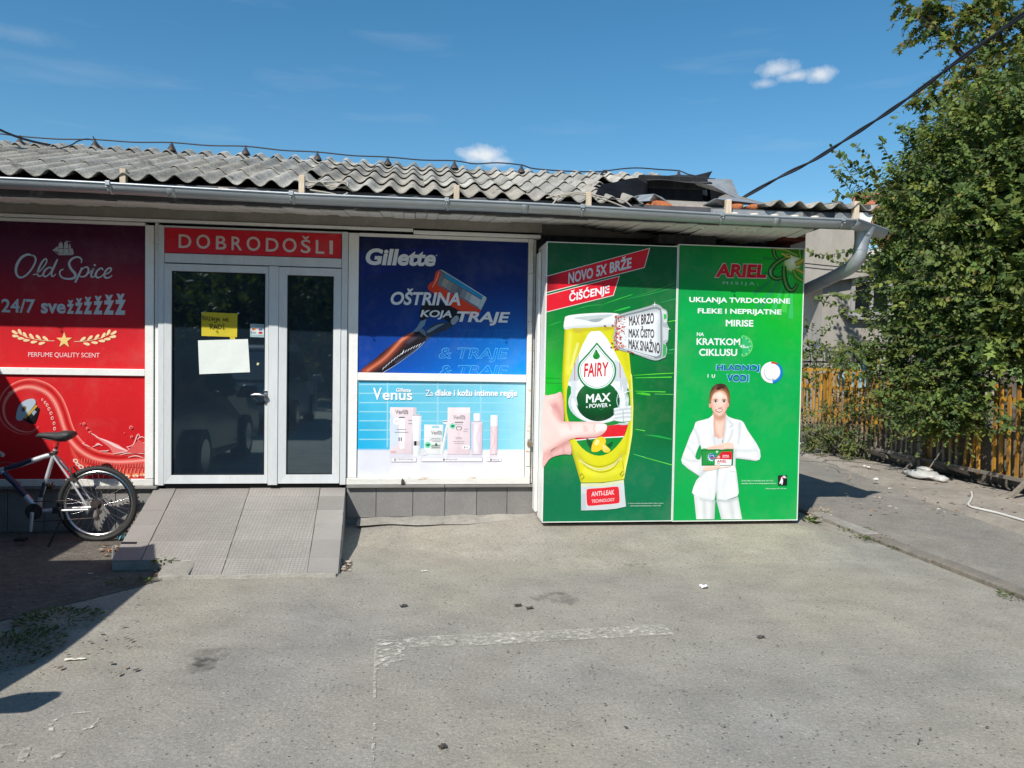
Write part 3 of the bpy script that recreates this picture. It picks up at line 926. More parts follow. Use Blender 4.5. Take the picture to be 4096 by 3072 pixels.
def sheet(x0, nw, s0, s1, lift0, lift1, parent, name='roof_sheet', jag=0.012, skew=0.0, slope=(CS, SN), base=None, tone=(.375, .355, .31), matl=None, zoff=0.0):
    seg = 10
    nx = nw * seg
    cs_, sn_ = slope
    rows = [0, .5, 1]
    th = .0065
    vs, cols_ = [], []
    jg = [random.uniform(-jag, jag) for _ in range(nx + 1)]
    jj = np.convolve(np.pad(jg, 3, mode='edge'), np.ones(7) / 7, mode='valid')
    for lay in (0, 1):
        for r_ in rows:
            for i in range(nx + 1):
                x = x0 + i * WAVE / seg
                a = 2 * math.pi * (x + 3.02) / WAVE
                s = s0 + (s1 - s0) * r_ + (jj[i] if r_ == 0 else 0) + skew * (i / nx - .5)
                lift = lift0 + (lift1 - lift0) * r_ + .0285 * (math.cos(a) + .08 * math.cos(2 * a)) - (th if lay else 0)
                zb = eave_z(x) if base is None else base
                vs.append((x, -.815 + s * cs_ - lift * sn_, zb + zoff + s * sn_ + lift * cs_))
    nn = nx + 1
    fs = []
    for lay in (0, 1):
        o_ = lay * 3 * nn
        for r_ in range(2):
            for i in range(nx):
                q = (o_ + r_ * nn + i, o_ + r_ * nn + i + 1, o_ + (r_ + 1) * nn + i + 1, o_ + (r_ + 1) * nn + i)
                fs.append(q if lay == 0 else q[::-1])
    o_ = 3 * nn
    for i in range(nx):
        fs.append((i + 1, i, o_ + i, o_ + i + 1))
        fs.append((2 * nn + i, 2 * nn + i + 1, o_ + 2 * nn + i + 1, o_ + 2 * nn + i))
    for r_ in range(2):
        fs.append((r_ * nn, (r_ + 1) * nn, o_ + (r_ + 1) * nn, o_ + r_ * nn))
        fs.append(((r_ + 1) * nn + nx, r_ * nn + nx, o_ + r_ * nn + nx, o_ + (r_ + 1) * nn + nx))
    k = random.uniform(.86, 1.14)
    wm = random.uniform(-.012, .012)
    m_ = MB().add(vs, fs, (tone[0] * k + wm, tone[1] * k, tone[2] * k - wm), True)
    o = m_.build(name, matl or MT['roof'], parent)
    es = o.modifiers.new('edge', 'EDGE_SPLIT'); es.split_angle = math.radians(50)
    return o


course = .635
for ci in range(4):
    x = -6.1 - .37 * (ci % 2)
    while x < 2.70:
        left = x < -1.3
        co_ = .86 if left else course
        if left and ci == 3:
            x += WAVE
            continue
        nw = random.choice((2, 3, 3, 4) if left else (3, 4, 5, 5))
        xmax = 2.0 if ci == 0 else 1.78 if ci == 1 else 1.95 if ci == 2 else 2.75
        if x + nw * WAVE > xmax: nw = max(1, int(round((xmax - x) / WAVE)))
        j = random.uniform(-.05, .05) if ci else random.uniform(-.02, .02)
        if ci and left: j += random.uniform(-.26, .22)
        elif ci and random.random() < .25: j += random.uniform(-.12, .10)
        xx0, xx1 = x, x + nw * WAVE
        if xx0 < xmax - .1:
            sheet(x, nw, ci * co_ + j, min(2.6, ci * co_ + (1.20 if left else .75)), (.010 if left else .014) + (.006 if left and ci else .010 if ci else 0) + .008 * random.random(), .004, roof, jag=.045 if ci else .012, skew=random.uniform(-.05, .05))
        x = xx1
        if nw <= 0: break
# ridge caps
x = -6.1
while x < 2.70:
    nw = min(5, max(1, int(round((2.75 - x) / WAVE))))
    sheet(x, nw, 2.36 + random.uniform(-.03, .03), 2.62, .034, .034, roof, 'ridge_cap', .012, tone=(.42, .40, .35))
    x += nw * WAVE
# rear slope and verge
MB().hexa([(-6.2, 1.62, 3.75), (2.75, 1.62, 3.75), (2.75, 4.2, 2.95), (-6.2, 4.2, 2.95), (-6.2, 1.62, 3.78), (2.75, 1.62, 3.78), (2.75, 4.2, 2.98), (-6.2, 4.2, 2.98)], (.3, .285, .25)).build('rear_roof', MT['roof'], shop)
MB().add([(2.76, -.70, 2.93), (2.76, 4.1, 2.93), (2.76, 1.6, 3.72)], [(0, 1, 2)], (.3, .28, .25)).build('gable', MT['wallpale'], shop)
# verge mortar
for i in range(7):
    s0 = 1.0 + i * .23
    xx = 2.72 + .04 * random.random()
    MB().hexa([(xx, -.815 + s0 * CS, 3.0 + s0 * SN - .02), (xx + .13, -.815 + s0 * CS, 3.0 + s0 * SN - .05), (xx + .13, -.815 + (s0 + .22) * CS, 3.0 + (s0 + .22) * SN - .05), (xx, -.815 + (s0 + .22) * CS, 3.0 + (s0 + .22) * SN - .02),
              (xx, -.815 + s0 * CS, 3.0 + s0 * SN + .045), (xx + .12, -.815 + s0 * CS, 3.0 + s0 * SN + .02), (xx + .12, -.815 + (s0 + .22) * CS, 3.0 + (s0 + .22) * SN + .03), (xx, -.815 + (s0 + .22) * CS, 3.0 + (s0 + .22) * SN + .05)]).build('verge_mortar', MT['concrete'], roof, bevel=.015)
# mortar lumps on the ridge near the chimney
for k in range(8):
    xx = 2.02 + k * .105
    r = .05 + .02 * random.random()
    MB().lathe([(0, -.03), (r, -.02), (r * 1.1, .01), (r * .7, .045), (0, .055)], (xx, 1.56, 3.745), n=8).build('ridge_mortar', MT['concrete'], roof)
# lower sheets over the right end
low = (math.cos(math.radians(7)), math.sin(math.radians(7)))
for (x0, nw) in ((2.96, 5),):
    sheet(-3.02 + WAVE * 32.25, 4, -.02, .8, .016, .01, roof, slope=low, base=3.0, jag=.012)
    sheet(-3.02 + WAVE * 36.0, 1, -.03, .8, .022, .016, roof, slope=low, base=3.004, jag=.010, tone=(.27, .26, .235))
    sheet(-3.02 + WAVE * 36.95, 1, -.015, .8, .016, .01, roof, slope=low, base=3.0, jag=.010)
MB().box(2.8, 4.01, -.72, 1.4, 2.968, 2.972).build('roof_underlay', MT['fascia'], roof)
MB().hexa([(4.015, -.80, 2.955), (4.03, -.80, 2.955), (4.03, .0, 3.05), (4.015, .0, 3.05), (4.015, -.80, 3.045), (4.03, -.80, 3.045), (4.03, .0, 3.14), (4.015, .0, 3.14)]).build('verge_flashing', MT['fascia'], roof)
MB().slab([(3.90, -.79, 2.90), (4.03, -.79, 2.86), (4.055, -.79, 2.95), (4.02, -.79, 2.975), (3.9, -.79, 2.97)], (0, .012, 0)).build('torn_board', MT['white'], roof)

# ================================================================== PRINTED POSTERS (flat prints lying on their real planes)
TXT = {}


def text_data(s, bold=0.0, shear=0.0, space=1.0):
    """flat glyph shapes in a unit box; heavier weights come from a border grown round the outlines"""
    key = (s, bold, shear, space)
    if key in TXT: return TXT[key]
    cu = bpy.data.curves.new('t', 'FONT')
    cu.body = s
    cu.shear = shear
    cu.space_character = space
    cu.resolution_u = 4
    if bold > 0:
        cu.bevel_depth = bold
        cu.bevel_resolution = 0
    ob = bpy.data.objects.new('t', cu)
    me = ob.to_mesh()
    n = len(me.vertices)
    co = np.zeros(n * 3); me.vertices.foreach_get('co', co); co = co.reshape(-1, 3).copy()
    fs = [tuple(p.vertices) for p in me.polygons]
    ob.to_mesh_clear()
    bpy.data.objects.remove(ob); bpy.data.curves.remove(cu)
    if bold > 0:
        fs = [f for f in fs if min(co[i, 2] for i in f) > -bold * .05]
        used = sorted({i for f in fs for i in f})
        mp_ = {v: i for i, v in enumerate(used)}
        fs = [tuple(mp_[i] for i in f) for f in fs]
        co = co[used]
    z = co[:, 2] / bold if bold > 0 else co[:, 2] * 0
    lo, hi = co[:, :2].min(0), co[:, :2].max(0)
    TXT[key] = ((co[:, :2] - lo) / np.maximum(hi - lo, 1e-6), z, fs)
    return TXT[key]


class Print:
    def __init__(s, parent, y, yfun=None):
        s.parent, s.y, s.k = parent, y, 0
        s.o = (0, 0, 1.0)
        s.g = None
        s.yfun = yfun

    def view(s, ox, oy, scale):
        s.o = (ox, oy, scale); return s

    def begin(s, name):
        s.name = name; s.g = MB(); return s

    def end(s, label=None):
        if not s.g.v: return None
        o = s.g.build(s.name, MT['print'], s.parent)
        if label: o['label'] = label
        return o

    def W(s, zx, zy):
        px, py = s.o[0] + zx * s.o[2], s.o[1] + zy * s.o[2]
        return atY(px, py, s.y - s.k * 0.00006)

    def col(s, c):
        return tuple(v * .92 for v in lin(c))

    def poly(s, pts, c):
        s.k += 1
        s.g.ngon([s.W(*p) for p in pts], s.col(c)); return s

    def quad(s, corners, c, nu=1, nv=1):
        """gradient quad: corners TL TR BR BL, c(u, v) -> sRGB"""
        s.k += 1
        tl, tr, br, bl = [np.array(p, float) for p in corners]
        vs, cs = [], []
        for j in range(nv + 1):
            for i in range(nu + 1):
                u, v = i / nu, j / nv
                p = (tl * (1 - u) + tr * u) * (1 - v) + (bl * (1 - u) + br * u) * v
                vs.append(s.W(*p)); cs.append(s.col(c(u, v) if callable(c) else c))
        b = len(s.g.v)
        s.g.v += [tuple(p) for p in vs]; s.g.c += cs
        f = [(b + (j + 1) * (nu + 1) + i, b + (j + 1) * (nu + 1) + i + 1, b + j * (nu + 1) + i + 1, b + j * (nu + 1) + i) for j in range(nv) for i in range(nu)]
        s.g.f += f; s.g.sm += [False] * len(f); return s

    def ellipse(s, cx, cy, rx, ry, c, rot=0.0, n=28, a0=0, a1=2 * math.pi):
        pts = []
        for k in range(n + (0 if abs(a1 - a0 - 2 * math.pi) < 1e-6 else 1)):
            t = a0 + (a1 - a0) * k / n
            x, y = rx * math.cos(t), ry * math.sin(t)
            pts.append((cx + x * math.cos(rot) - y * math.sin(rot), cy + x * math.sin(rot) + y * math.cos(rot)))
        return s.poly(pts, c)

    def glow(s, cx, cy, rx, ry, c0, c1, n=24, rings=5):
        """radial printed gradient from c0 to c1"""
        s.k += 1
        vs, cs, fs = [s.W(cx, cy)], [s.col(c0)], []
        for r in range(1, rings + 1):
            f = r / rings
            cc = tuple(c0[i] + (c1[i] - c0[i]) * f for i in range(3))
            for k in range(n):
                t = 2 * math.pi * k / n
                vs.append(s.W(cx + rx * f * math.cos(t), cy + ry * f * math.sin(t))); cs.append(s.col(cc))
        b = len(s.g.v)
        for k in range(n): fs.append((b, b + 1 + k, b + 1 + (k + 1) % n))
        for r in range(rings - 1):
            for k in range(n):
                k2 = (k + 1) % n
                fs.append((b + 1 + r * n + k, b + 1 + (r + 1) * n + k, b + 1 + (r + 1) * n + k2, b + 1 + r * n + k2))
        s.g.v += [tuple(p) for p in vs]; s.g.c += cs; s.g.f += fs; s.g.sm += [False] * len(fs); return s

    def stroke(s, pts, w_, c, smooth=5, taper=None, closed=False):
        """brush stroke: smooth polyline with width w_ (number or list)"""
        s.k += 1
        P = catmull(pts, smooth, closed) if smooth > 1 else [np.array(p, float) for p in pts]
        if closed: P = P + [P[0]]
        n = len(P)
        ws = [w_] * n if not isinstance(w_, (list, tuple)) else list(np.interp(np.linspace(0, 1, n), np.linspace(0, 1, len(w_)), w_))
        vs = []
        for i in range(n):
            a, b = P[max(i - 1, 0)], P[min(i + 1, n - 1)]
            if closed and i in (0, n - 1): a, b = P[n - 2], P[1]
            t = b - a; t = t / max(1e-6, np.linalg.norm(t))
            nn = np.array([-t[1], t[0]]) * ws[i] / 2
            vs += [s.W(*(P[i] + nn)), s.W(*(P[i] - nn))]
        fs = [(2 * i, 2 * i + 1, 2 * i + 3, 2 * i + 2) for i in range(n - 1)]
        s.g.add(vs, fs, s.col(c)); return s

    def air(s, outline, base, marks=(), step=10, smooth=4):
        """airbrushed shape: base colour with soft marks (polyline, spread, colour, amount) blended over it"""
        from mathutils.geometry import delaunay_2d_cdt
        s.k += 1
        O = np.array(catmull(outline, smooth, True) if smooth > 1 else outline, float)
        lo, hi = O.min(0), O.max(0)
        gx, gy = np.meshgrid(np.arange(lo[0] + step / 2, hi[0], step), np.arange(lo[1] + step / 2, hi[1], step))
        G = np.stack([gx.ravel(), gy.ravel()], 1)
        ins = np.zeros(len(G), bool)
        dmin = np.full(len(G), 1e9)
        n = len(O)
        for i in range(n):
            a, b = O[i], O[(i + 1) % n]
            c1 = (a[1] > G[:, 1]) != (b[1] > G[:, 1])
            with np.errstate(divide='ignore', invalid='ignore'):
                xi = (b[0] - a[0]) * (G[:, 1] - a[1]) / (b[1] - a[1] + 1e-12) + a[0]
            ins ^= c1 & (G[:, 0] < xi)
            dmin = np.minimum(dmin, s.segd(G, a, b))
        G = G[ins & (dmin > step * .35)]
        V = [Vector(q) for q in np.concatenate([O, G])]
        r = delaunay_2d_cdt(V, [], [list(range(n))], 1, 1e-4)
        Q = np.array([tuple(v) for v in r[0]])
        C_ = np.array([base(x, y) for x, y in Q], float) if callable(base) else np.tile(np.array(base, float), (len(Q), 1))
        for pts, sg, c, am in marks:
            P = np.array(catmull(pts, 4) if len(pts) > 2 else pts, float)
            d = np.full(len(Q), 1e9)
            if len(P) == 1: d = np.linalg.norm(Q - P[0], axis=1)
            for i in range(len(P) - 1): d = np.minimum(d, s.segd(Q, P[i], P[i + 1]))
            w_ = (am * np.exp(-d * d / (2 * sg * sg)))[:, None]
            C_ = C_ * (1 - w_) + np.array(c, float) * w_
        b = len(s.g.v)
        s.g.v += [tuple(s.W(*q)) for q in Q]
        s.g.c += [s.col(c) for c in C_]
        s.g.f += [tuple(i + b for i in f) for f in r[2]]; s.g.sm += [False] * len(r[2]); return s

    @staticmethod
    def segd(G, a, b):
        ab = b - a
        t = np.clip(((G - a) @ ab) / (ab @ ab + 1e-9), 0, 1)
        return np.linalg.norm(G - a - t[:, None] * ab, axis=1)

    def ribbon(s, pts, w_, cols, smooth=6):
        """stroke with a colour run across its width"""
        s.k += 1
        P = catmull(pts, smooth)
        n, m = len(P), len(cols)
        ws = [w_] * n if not isinstance(w_, (list, tuple)) else list(np.interp(np.linspace(0, 1, n), np.linspace(0, 1, len(w_)), w_))
        vs, cs = [], []
        for i in range(n):
            a, b = P[max(i - 1, 0)], P[min(i + 1, n - 1)]
            t = (b - a) / max(1e-6, np.linalg.norm(b - a))
            nn = np.array([-t[1], t[0]]) * ws[i] / 2
            for k in range(m):
                vs.append(s.W(*(P[i] + nn * (1 - 2 * k / (m - 1))))); cs.append(s.col(cols[k]))
        b = len(s.g.v)
        s.g.v += [tuple(q) for q in vs]; s.g.c += cs
        f = [(b + i * m + k, b + i * m + k + 1, b + (i + 1) * m + k + 1, b + (i + 1) * m + k) for i in range(n - 1) for k in range(m - 1)]
        s.g.f += f; s.g.sm += [False] * len(f); return s

    def text(s, t, bl, br, h, c, bold=.012, shear=0.0, hr=None, space=1.0, clip=None, up=None):
        """ink box of the text from bl to br with height h (left) and hr (right)"""
        own = None
        if s.name.endswith('lettering') or s.name == 'small_print':
            own, s.g = s.g, MB()
        co, zz_, fs = text_data(t, bold, shear, space)
        hr = h if hr is None else hr
        bl, br = np.array(bl, float), np.array(br, float)
        lean = 0.012 if up is None else up
        s.k += 1.5
        vs = []
        keep = []
        for (u, v), z_ in zip(co, zz_):
            if clip is not None and v < clip: v = clip
            p = bl * (1 - u) + br * u
            hh = h * (1 - u) + hr * u
            q = (p[0] + lean * hh * v, p[1] - hh * v)
            w_ = s.W(*q)
            vs.append((w_[0], w_[1] - z_ * .00003, w_[2])); keep.append(q)
        if callable(c):
            b = len(s.g.v)
            s.g.v += [tuple(p) for p in vs]
            s.g.c += [s.col(c(*q)) for q in keep]
            s.g.f += [tuple(i + b for i in f) for f in fs]; s.g.sm += [False] * len(fs)
        else:
            s.g.add(vs, fs, s.col(c))
        if own is not None:
            s.g.build(s.name, MT['print'], s.parent)
            s.g = own
        return s


def lerp3(a, b, t): return tuple(a[i] + (b[i] - a[i]) * t for i in range(3))


def poster(name, label, cat, x0, x1, z0, z1, y, th=.006):
    t = thing(name, ((x0 + x1) / 2, y + th, z0), label, cat, 'printed posters on the shop front')
    MB().box(x0, x1, y + .0004, y + th, z0, z1, (.6, .6, .6)).build('backing', MT['print'], t)
    return t


# ---- dark red poster with script lettering
t = poster('poster', 'red poster with a sailing ship, script lettering, gold star and laurel branches', 'poster', -3.742, -2.382, 1.471, 2.743, -.004)
p = Print(t, -.0045)
p.begin('printed_ground')
p.y = -.0045


def cornersY(x0, x1, z0, z1):
    return (x0, x1, z0, z1)


class PrintW(Print):
    """same drawing tools, with a background laid out in metres"""
    def ground(s, x0, x1, z0, z1, c, nu=12, nv=12):
        s.k += 1
        vs, cs = [], []
        for j in range(nv + 1):
            for i in range(nu + 1):
                u, v = i / nu, j / nv
                vs.append((x0 + (x1 - x0) * u, s.y - s.k * .00006, z1 + (z0 - z1) * v)); cs.append(s.col(c(u, v)))
        b = len(s.g.v)
        s.g.v += vs; s.g.c += cs
        f = [(b + (j + 1) * (nu + 1) + i, b + (j + 1) * (nu + 1) + i + 1, b + j * (nu + 1) + i + 1, b + j * (nu + 1) + i) for j in range(nv) for i in range(nu)]
        s.g.f += f; s.g.sm += [False] * len(f); return s


p = PrintW(t, -.0045)
p.begin('printed_ground').ground(-3.742, -2.382, 1.471, 2.743, lambda u, v: lerp3(lerp3((66, 12, 50), (150, 24, 44), max(0, min(1, (v - .02) / .45))), (216, 36, 42), max(0, min(1, (v - .3) / .55)))).end()  # eave shade is put into the darker colours towards the top
p.view(0, 800, .42194)
WH = (205, 212, 214)
p.begin('ship_print')
for q in (((497, 475), (548, 437), (551, 492)), ((558, 410), (590, 402), (600, 455), (552, 460)), ((552, 465), (602, 462), (603, 505), (553, 503)), ((610, 400), (640, 392), (650, 455), (606, 460)), ((606, 464), (652, 462), (650, 506), (608, 506)),
          ((654, 425), (667, 418), (674, 460), (656, 470)), ((660, 463), (688, 460), (700, 502), (655, 503)), ((538, 509), (702, 504), (690, 522), (562, 523))):
    p.poly(q, (190, 190, 188))
for q in (((575, 392), (575, 508)), ((627, 386), (628, 508)), ((662, 410), (664, 505)), ((497, 475), (560, 515)), ((627, 388), (672, 396))):
    p.stroke(q, 4, (190, 190, 188), 1)
p.end()
p.begin('script_lettering')
for pts, ww in ((((310, 527), (262, 517), (205, 545), (160, 615), (153, 690), (185, 734), (240, 718), (300, 655), (338, 575), (325, 533), (295, 520)), [14, 20, 24, 26, 22, 18, 16, 16, 18, 16, 10]),
                (((312, 708), (345, 700), (405, 645), (442, 585), (432, 556), (398, 590), (362, 665), (358, 712), (385, 722), (420, 690)), [10, 12, 12, 14, 12, 18, 20, 18, 12, 8]),
                (((497, 655), (470, 638), (428, 665), (410, 706), (430, 726), (468, 700), (500, 650)), [12, 14, 18, 20, 14, 12, 10]),
                (((545, 562), (520, 615), (492, 680), (490, 718), (508, 722), (530, 700)), [16, 20, 20, 16, 12, 8]),
                (((770, 598), (772, 562), (735, 540), (680, 560), (655, 605), (675, 655), (712, 700), (705, 735), (655, 748), (595, 738), (566, 702), (575, 668), (603, 656)), [8, 14, 16, 20, 22, 24, 26, 24, 18, 14, 14, 14, 8]),
                (((778, 640), (752, 700), (713, 782)), [16, 20, 20]),
                (((757, 680), (800, 640), (832, 640), (838, 675), (812, 718), (770, 728), (752, 712)), [10, 12, 16, 18, 16, 12, 8]),
                (((838, 700), (868, 668), (888, 645), (868, 695), (866, 726), (888, 728), (918, 700)), [8, 8, 18, 18, 16, 10, 8]),
                (((975, 665), (962, 645), (925, 668), (905, 712), (925, 735), (955, 728), (985, 700)), [14, 14, 18, 20, 16, 12, 8]),
                (((990, 706), (1030, 690), (1055, 660), (1040, 643), (1005, 668), (987, 712), (1005, 738), (1040, 732), (1063, 712)), [10, 12, 14, 14, 18, 20, 16, 12, 8])):
    p.stroke(pts, ww, WH)
p.ellipse(898, 617, 11, 10, WH)
p.end()
p.begin('lettering')
p.text('24/7', (12, 1066), (332, 1074), 130, WH, .02, hr=134)
p.text('sve', (388, 1075), (622, 1077), 100, WH, .03, hr=92)
for (a, b, tp, bt) in ((633, 700, 948, 1078), (709, 784, 930, 1080), (792, 872, 918, 1082), (884, 972, 908, 1084), (981, 1080, 897, 1086), (1088, 1191, 887, 1088)):
    p.text('ž', (a, bt), (b, bt + 1), bt - tp, WH, .035)
p.text('PERFUME QUALITY SCENT', (267, 1494), (944, 1502), 52, (252, 205, 205), .004)
p.end()
p.begin('laurel_print')
GD = (246, 214, 165)
for sgn in (1, -1):
    def X(x, y): return (x, y) if sgn == 1 else (1215 - x + 2, y + 6)
    if sgn == -1: p.begin('laurel_print')
    p.stroke([X(515, 1335), X(430, 1333), (X(320, 1318)), X(230, 1290), X(160, 1252)], [5, 5, 5, 4, 3], GD)
    for (x, y, a) in ((190, 1252, 1.05), (238, 1280, .95), (300, 1293, .8), (365, 1302, .7), (432, 1313, .6), (140, 1255, .55), (148, 1290, .1), (200, 1312, .05), (252, 1330, 0), (322, 1346, -.12), (397, 1358, -.25)):
        L_, W_ = 33, 13
        pts = []
        for k in range(14):
            tt = 2 * math.pi * k / 14
            u, v = L_ * math.cos(tt), W_ * math.sin(tt) * (1 - .35 * math.cos(tt))
            pts.append(X(x + u * math.cos(a) - v * math.sin(a), y + u * math.sin(a) + v * math.cos(a)))
        p.poly(pts, GD)
    p.end()
p.begin('star_print')
pts = []
for k in range(10):
    r = 78 if k % 2 == 0 else 31
    a = -math.pi / 2 + k * math.pi / 5
    pts.append((608 + r * math.cos(a), 1330 + r * math.sin(a)))
p.poly(pts, (240, 205, 130)).end()

# ---- red poster with the tentacle
t = poster('poster', 'red poster of a curling octopus arm with a captain hat and splashing water', 'poster', -3.742, -2.382, .487, 1.407, -.004)
p = PrintW(t, -.0045)
p.begin('printed_ground').ground(-3.742, -2.382, .487, 1.407, lambda u, v: lerp3((214, 34, 40), (196, 26, 32), v * .8 + .2 * abs(u - .6))).end()
p.view(0, 1450, .5125)
p.begin('tentacle_print')
TC = [(250, 150, 140), (226, 70, 60), (186, 18, 26), (200, 30, 34), (232, 84, 74), (248, 168, 158), (228, 92, 82), (196, 30, 32)]
p.ribbon([(560, 640), (620, 740), (720, 795), (860, 815), (1000, 822), (1134, 820)], [50, 90, 110, 120, 130, 140], [(238, 120, 106), (206, 48, 42), (190, 26, 30), (226, 80, 66), (200, 40, 38)][::-1])
path = [(300, 500), (240, 545), (140, 535), (50, 470), (15, 380), (30, 290), (90, 215), (180, 175), (270, 175), (370, 215), (440, 290), (485, 390), (520, 500), (570, 600), (650, 680), (760, 735), (900, 755), (1020, 752), (1134, 742)]
p.ribbon(path, [10, 20, 36, 50, 60, 66, 76, 84, 92, 96, 98, 98, 98, 98, 98, 96, 92, 90, 90], TC[::-1])
for k in range(26):
    a = k / 25
    q = catmull(path[6:13], 5)[min(30, int(a * 30))]
    p.stroke([(q[0] - 30, q[1] + 26), (q[0] - 14, q[1] + 12)], 4, (246, 160, 150), 1)
for k in range(24):
    x = 640 + k * 21
    y = 735 + 40 * min(1, (x - 640) / 250)
    p.stroke([(x, y + 10), (x - 4, y + 42)], 4, (242, 130, 118), 1)
for (x, y, r) in ((330, 290, 10), (352, 312, 12), (368, 332, 13), (382, 362, 14), (398, 396, 14), (408, 434, 14), (422, 474, 13), (426, 516, 14)):
    p.ellipse(x, y, r * .8, r, (246, 190, 180)).ellipse(x + 1, y + 1, r * .45, r * .6, (190, 40, 40))
for (x, y, r) in ((590, 768, 22), (606, 795, 18), (632, 815, 24)):
    p.ellipse(x, y, r, r * .7, (236, 214, 200), .5).ellipse(x, y, r * .55, r * .35, (200, 90, 80), .5)
for (x, y, r) in ((915, 858, 30), (985, 884, 34), (1058, 880, 30), (1112, 874, 24)):
    p.ellipse(x, y, r, r * .55, (238, 150, 90)).ellipse(x, y + 6, r * .7, r * .35, (246, 220, 205)).ellipse(x, y + 9, r * .4, r * .2, (200, 110, 90))
for k in range(16):
    x = 680 + k * 29
    p.stroke([(x, 800 + 2 * k), (x - 8, 850 + 2 * k)], 7, (240, 120, 104), 1)
p.end()
p.begin('captain_hat_print')
p.poly(catmull([(125, 415), (148, 335), (205, 292), (262, 284), (278, 320), (238, 375), (185, 440), (150, 455), (128, 440)], 4, True), (176, 190, 204))
p.poly([(180, 440), (236, 374), (278, 322), (292, 360), (262, 420), (216, 465)], (24, 26, 34))
p.poly(catmull([(214, 462), (250, 430), (300, 352), (302, 385), (272, 470), (235, 475)], 4, True), (18, 18, 22))
p.stroke([(192, 436), (240, 385), (286, 335)], 17, (196, 158, 60))
p.poly([(246, 395), (268, 370), (286, 385), (262, 415)], (150, 165, 180))
p.ellipse(187, 362, 18, 24, (130, 112, 60), .5).ellipse(187, 362, 9, 13, (70, 70, 78), .5)
p.end()
p.begin('splash_print')
p.poly([(742, 580), (830, 605), (925, 640), (985, 690), (885, 712), (850, 660)], (226, 120, 116))
for k in range(9):
    p.stroke([(748 + k * 8, 580 + k * 3), (840 + k * 8, 612 + k * 6), (900 + k * 14, 640 + k * 7)], 5, (246, 206, 204))
for q in (((690, 540), (742, 570), (790, 600)), ((985, 660), (1040, 640), (1075, 560), (1095, 590)), ((1000, 690), (1060, 640), (1130, 625)), ((1070, 600), (1100, 580), (1134, 590)), ((990, 655), (1020, 690), (1060, 700)), ((640, 625), (660, 640), (700, 660)),
          ((720, 660), (770, 640), (800, 650)), ((780, 690), (830, 690), (850, 684)), ((940, 720), (1010, 706), (1134, 712)), ((1000, 740), (1060, 728), (1120, 745)), ((880, 715), (960, 700), (1040, 690)), ((745, 640), (765, 632), (778, 638))):
    p.stroke(q, [4, 9, 4], (242, 186, 182))
p.poly([(985, 700), (1040, 650), (1080, 600), (1134, 640), (1134, 700), (1060, 712)], (214, 86, 84))
for (x, y, r) in ((655, 479, 12), (1022, 507, 14), (1027, 580, 11), (970, 550, 4), (628, 480, 5), (680, 515, 10), (705, 545, 9), (660, 630, 6)):
    p.ellipse(x, y, r, r, (236, 150, 146)).ellipse(x + 1, y + 2, r * .7, r * .7, (206, 36, 42))
p.end()
p.begin('lettering').text('svakodnevnu', (-60, 785), (120, 786), 14, (160, 120, 118), 0).end()

# ---- welcome sign over the door
t = thing('sign', (-1.438, -.03, 2.51), 'long red sign with spaced pale capitals above the shop door', 'sign')
MB().box(-2.206, -.670, -.046, -.030, 2.512, 2.730, (.45, .02, .03)).build('panel', MT['print'], t)
p = PrintW(t, -.0462)
p.begin('printed_ground').ground(-2.206, -.670, 2.512, 2.730, lambda u, v: (214, 32, 48), 1, 1).end()
p.view(600, 850, .69331)
p.begin('lettering')
for ch, a, b in (('D', 165, 238), ('O', 267, 346), ('B', 380, 440), ('R', 470, 531), ('O', 557, 636), ('D', 668, 741), ('O', 765, 845), ('Š', 870, 926), ('L', 956, 1006), ('I', 1035, 1055)):
    bl = 203.5 + (a - 165) * .0416
    p.text(ch, (a, bl), (b, bl + (b - a) * .0416), 98 if ch == 'Š' else (78 if ch != 'O' else 82), (214, 204, 200), .012)
p.end()

# ---- blue razor poster
t = poster('poster', 'deep blue poster of an orange and steel razor with slanted white capitals', 'poster', -.510, 1.059, 1.470, 2.719, -.004)
p = PrintW(t, -.0045)


def razor_bg(u, v):
    left = lerp3((9, 22, 70), (6, 70, 168), v)  # eave shade painted into the top tones, sunlight into the bottom ones
    right = lerp3((8, 42, 118), (6, 150, 246), max(0, (v - .3) / .7))
    return lerp3(left, right, max(0.0, min(1.0, (u - .10) / .85)) ** 1.1)


p.begin('printed_ground').ground(-.510, 1.059, 1.470, 2.719, razor_bg, 16, 16).end()
p.view(1380, 900, .36166)


def razor_px(zx, zy): return razor_bg(max(0, min(1, (zx - 155) / 1865)), max(0, min(1, (zy - 165) / 1480)))


p.begin('printed_wedge')
p.poly([(160, 300), (1060, 240), (1058, 388), (700, 470), (164, 594)], (12, 32, 112))
p.end()
p.begin('outlined_lettering')
for (x0, x1, yb, f, cl) in ((1040, 1803, 1310, .22, None), (1036, 1806, 1512, .75, None), (1045, 1808, 1705, .75, .37)):
    def lc(zx, zy, f=f): return lerp3(razor_px(zx, zy), (120, 214, 255), f)
    p.text('& TRAJE', (x0, yb), (x1, yb + 8), 158, lc, .022, .18, clip=cl)
    p.text('& TRAJE', (x0 + 5, yb - 5 if cl is None else yb), (x1 - 5, yb + 3 if cl is None else yb + 8), 148 if cl is None else 153, lambda zx, zy: razor_px(zx, zy), .003, .18, clip=cl)
p.end()
p.begin('razor_print')
S = p
S.poly([(840, 1060), (900, 1040), (880, 1110), (820, 1165), (775, 1205), (715, 1215), (790, 1140)], (120, 150, 178))
S.poly(catmull([(850, 890), (960, 850), (1120, 870), (1290, 960), (1215, 1100), (1150, 1080), (1040, 1010), (930, 1020), (850, 1060), (820, 1010)], 4, True), (28, 28, 40))
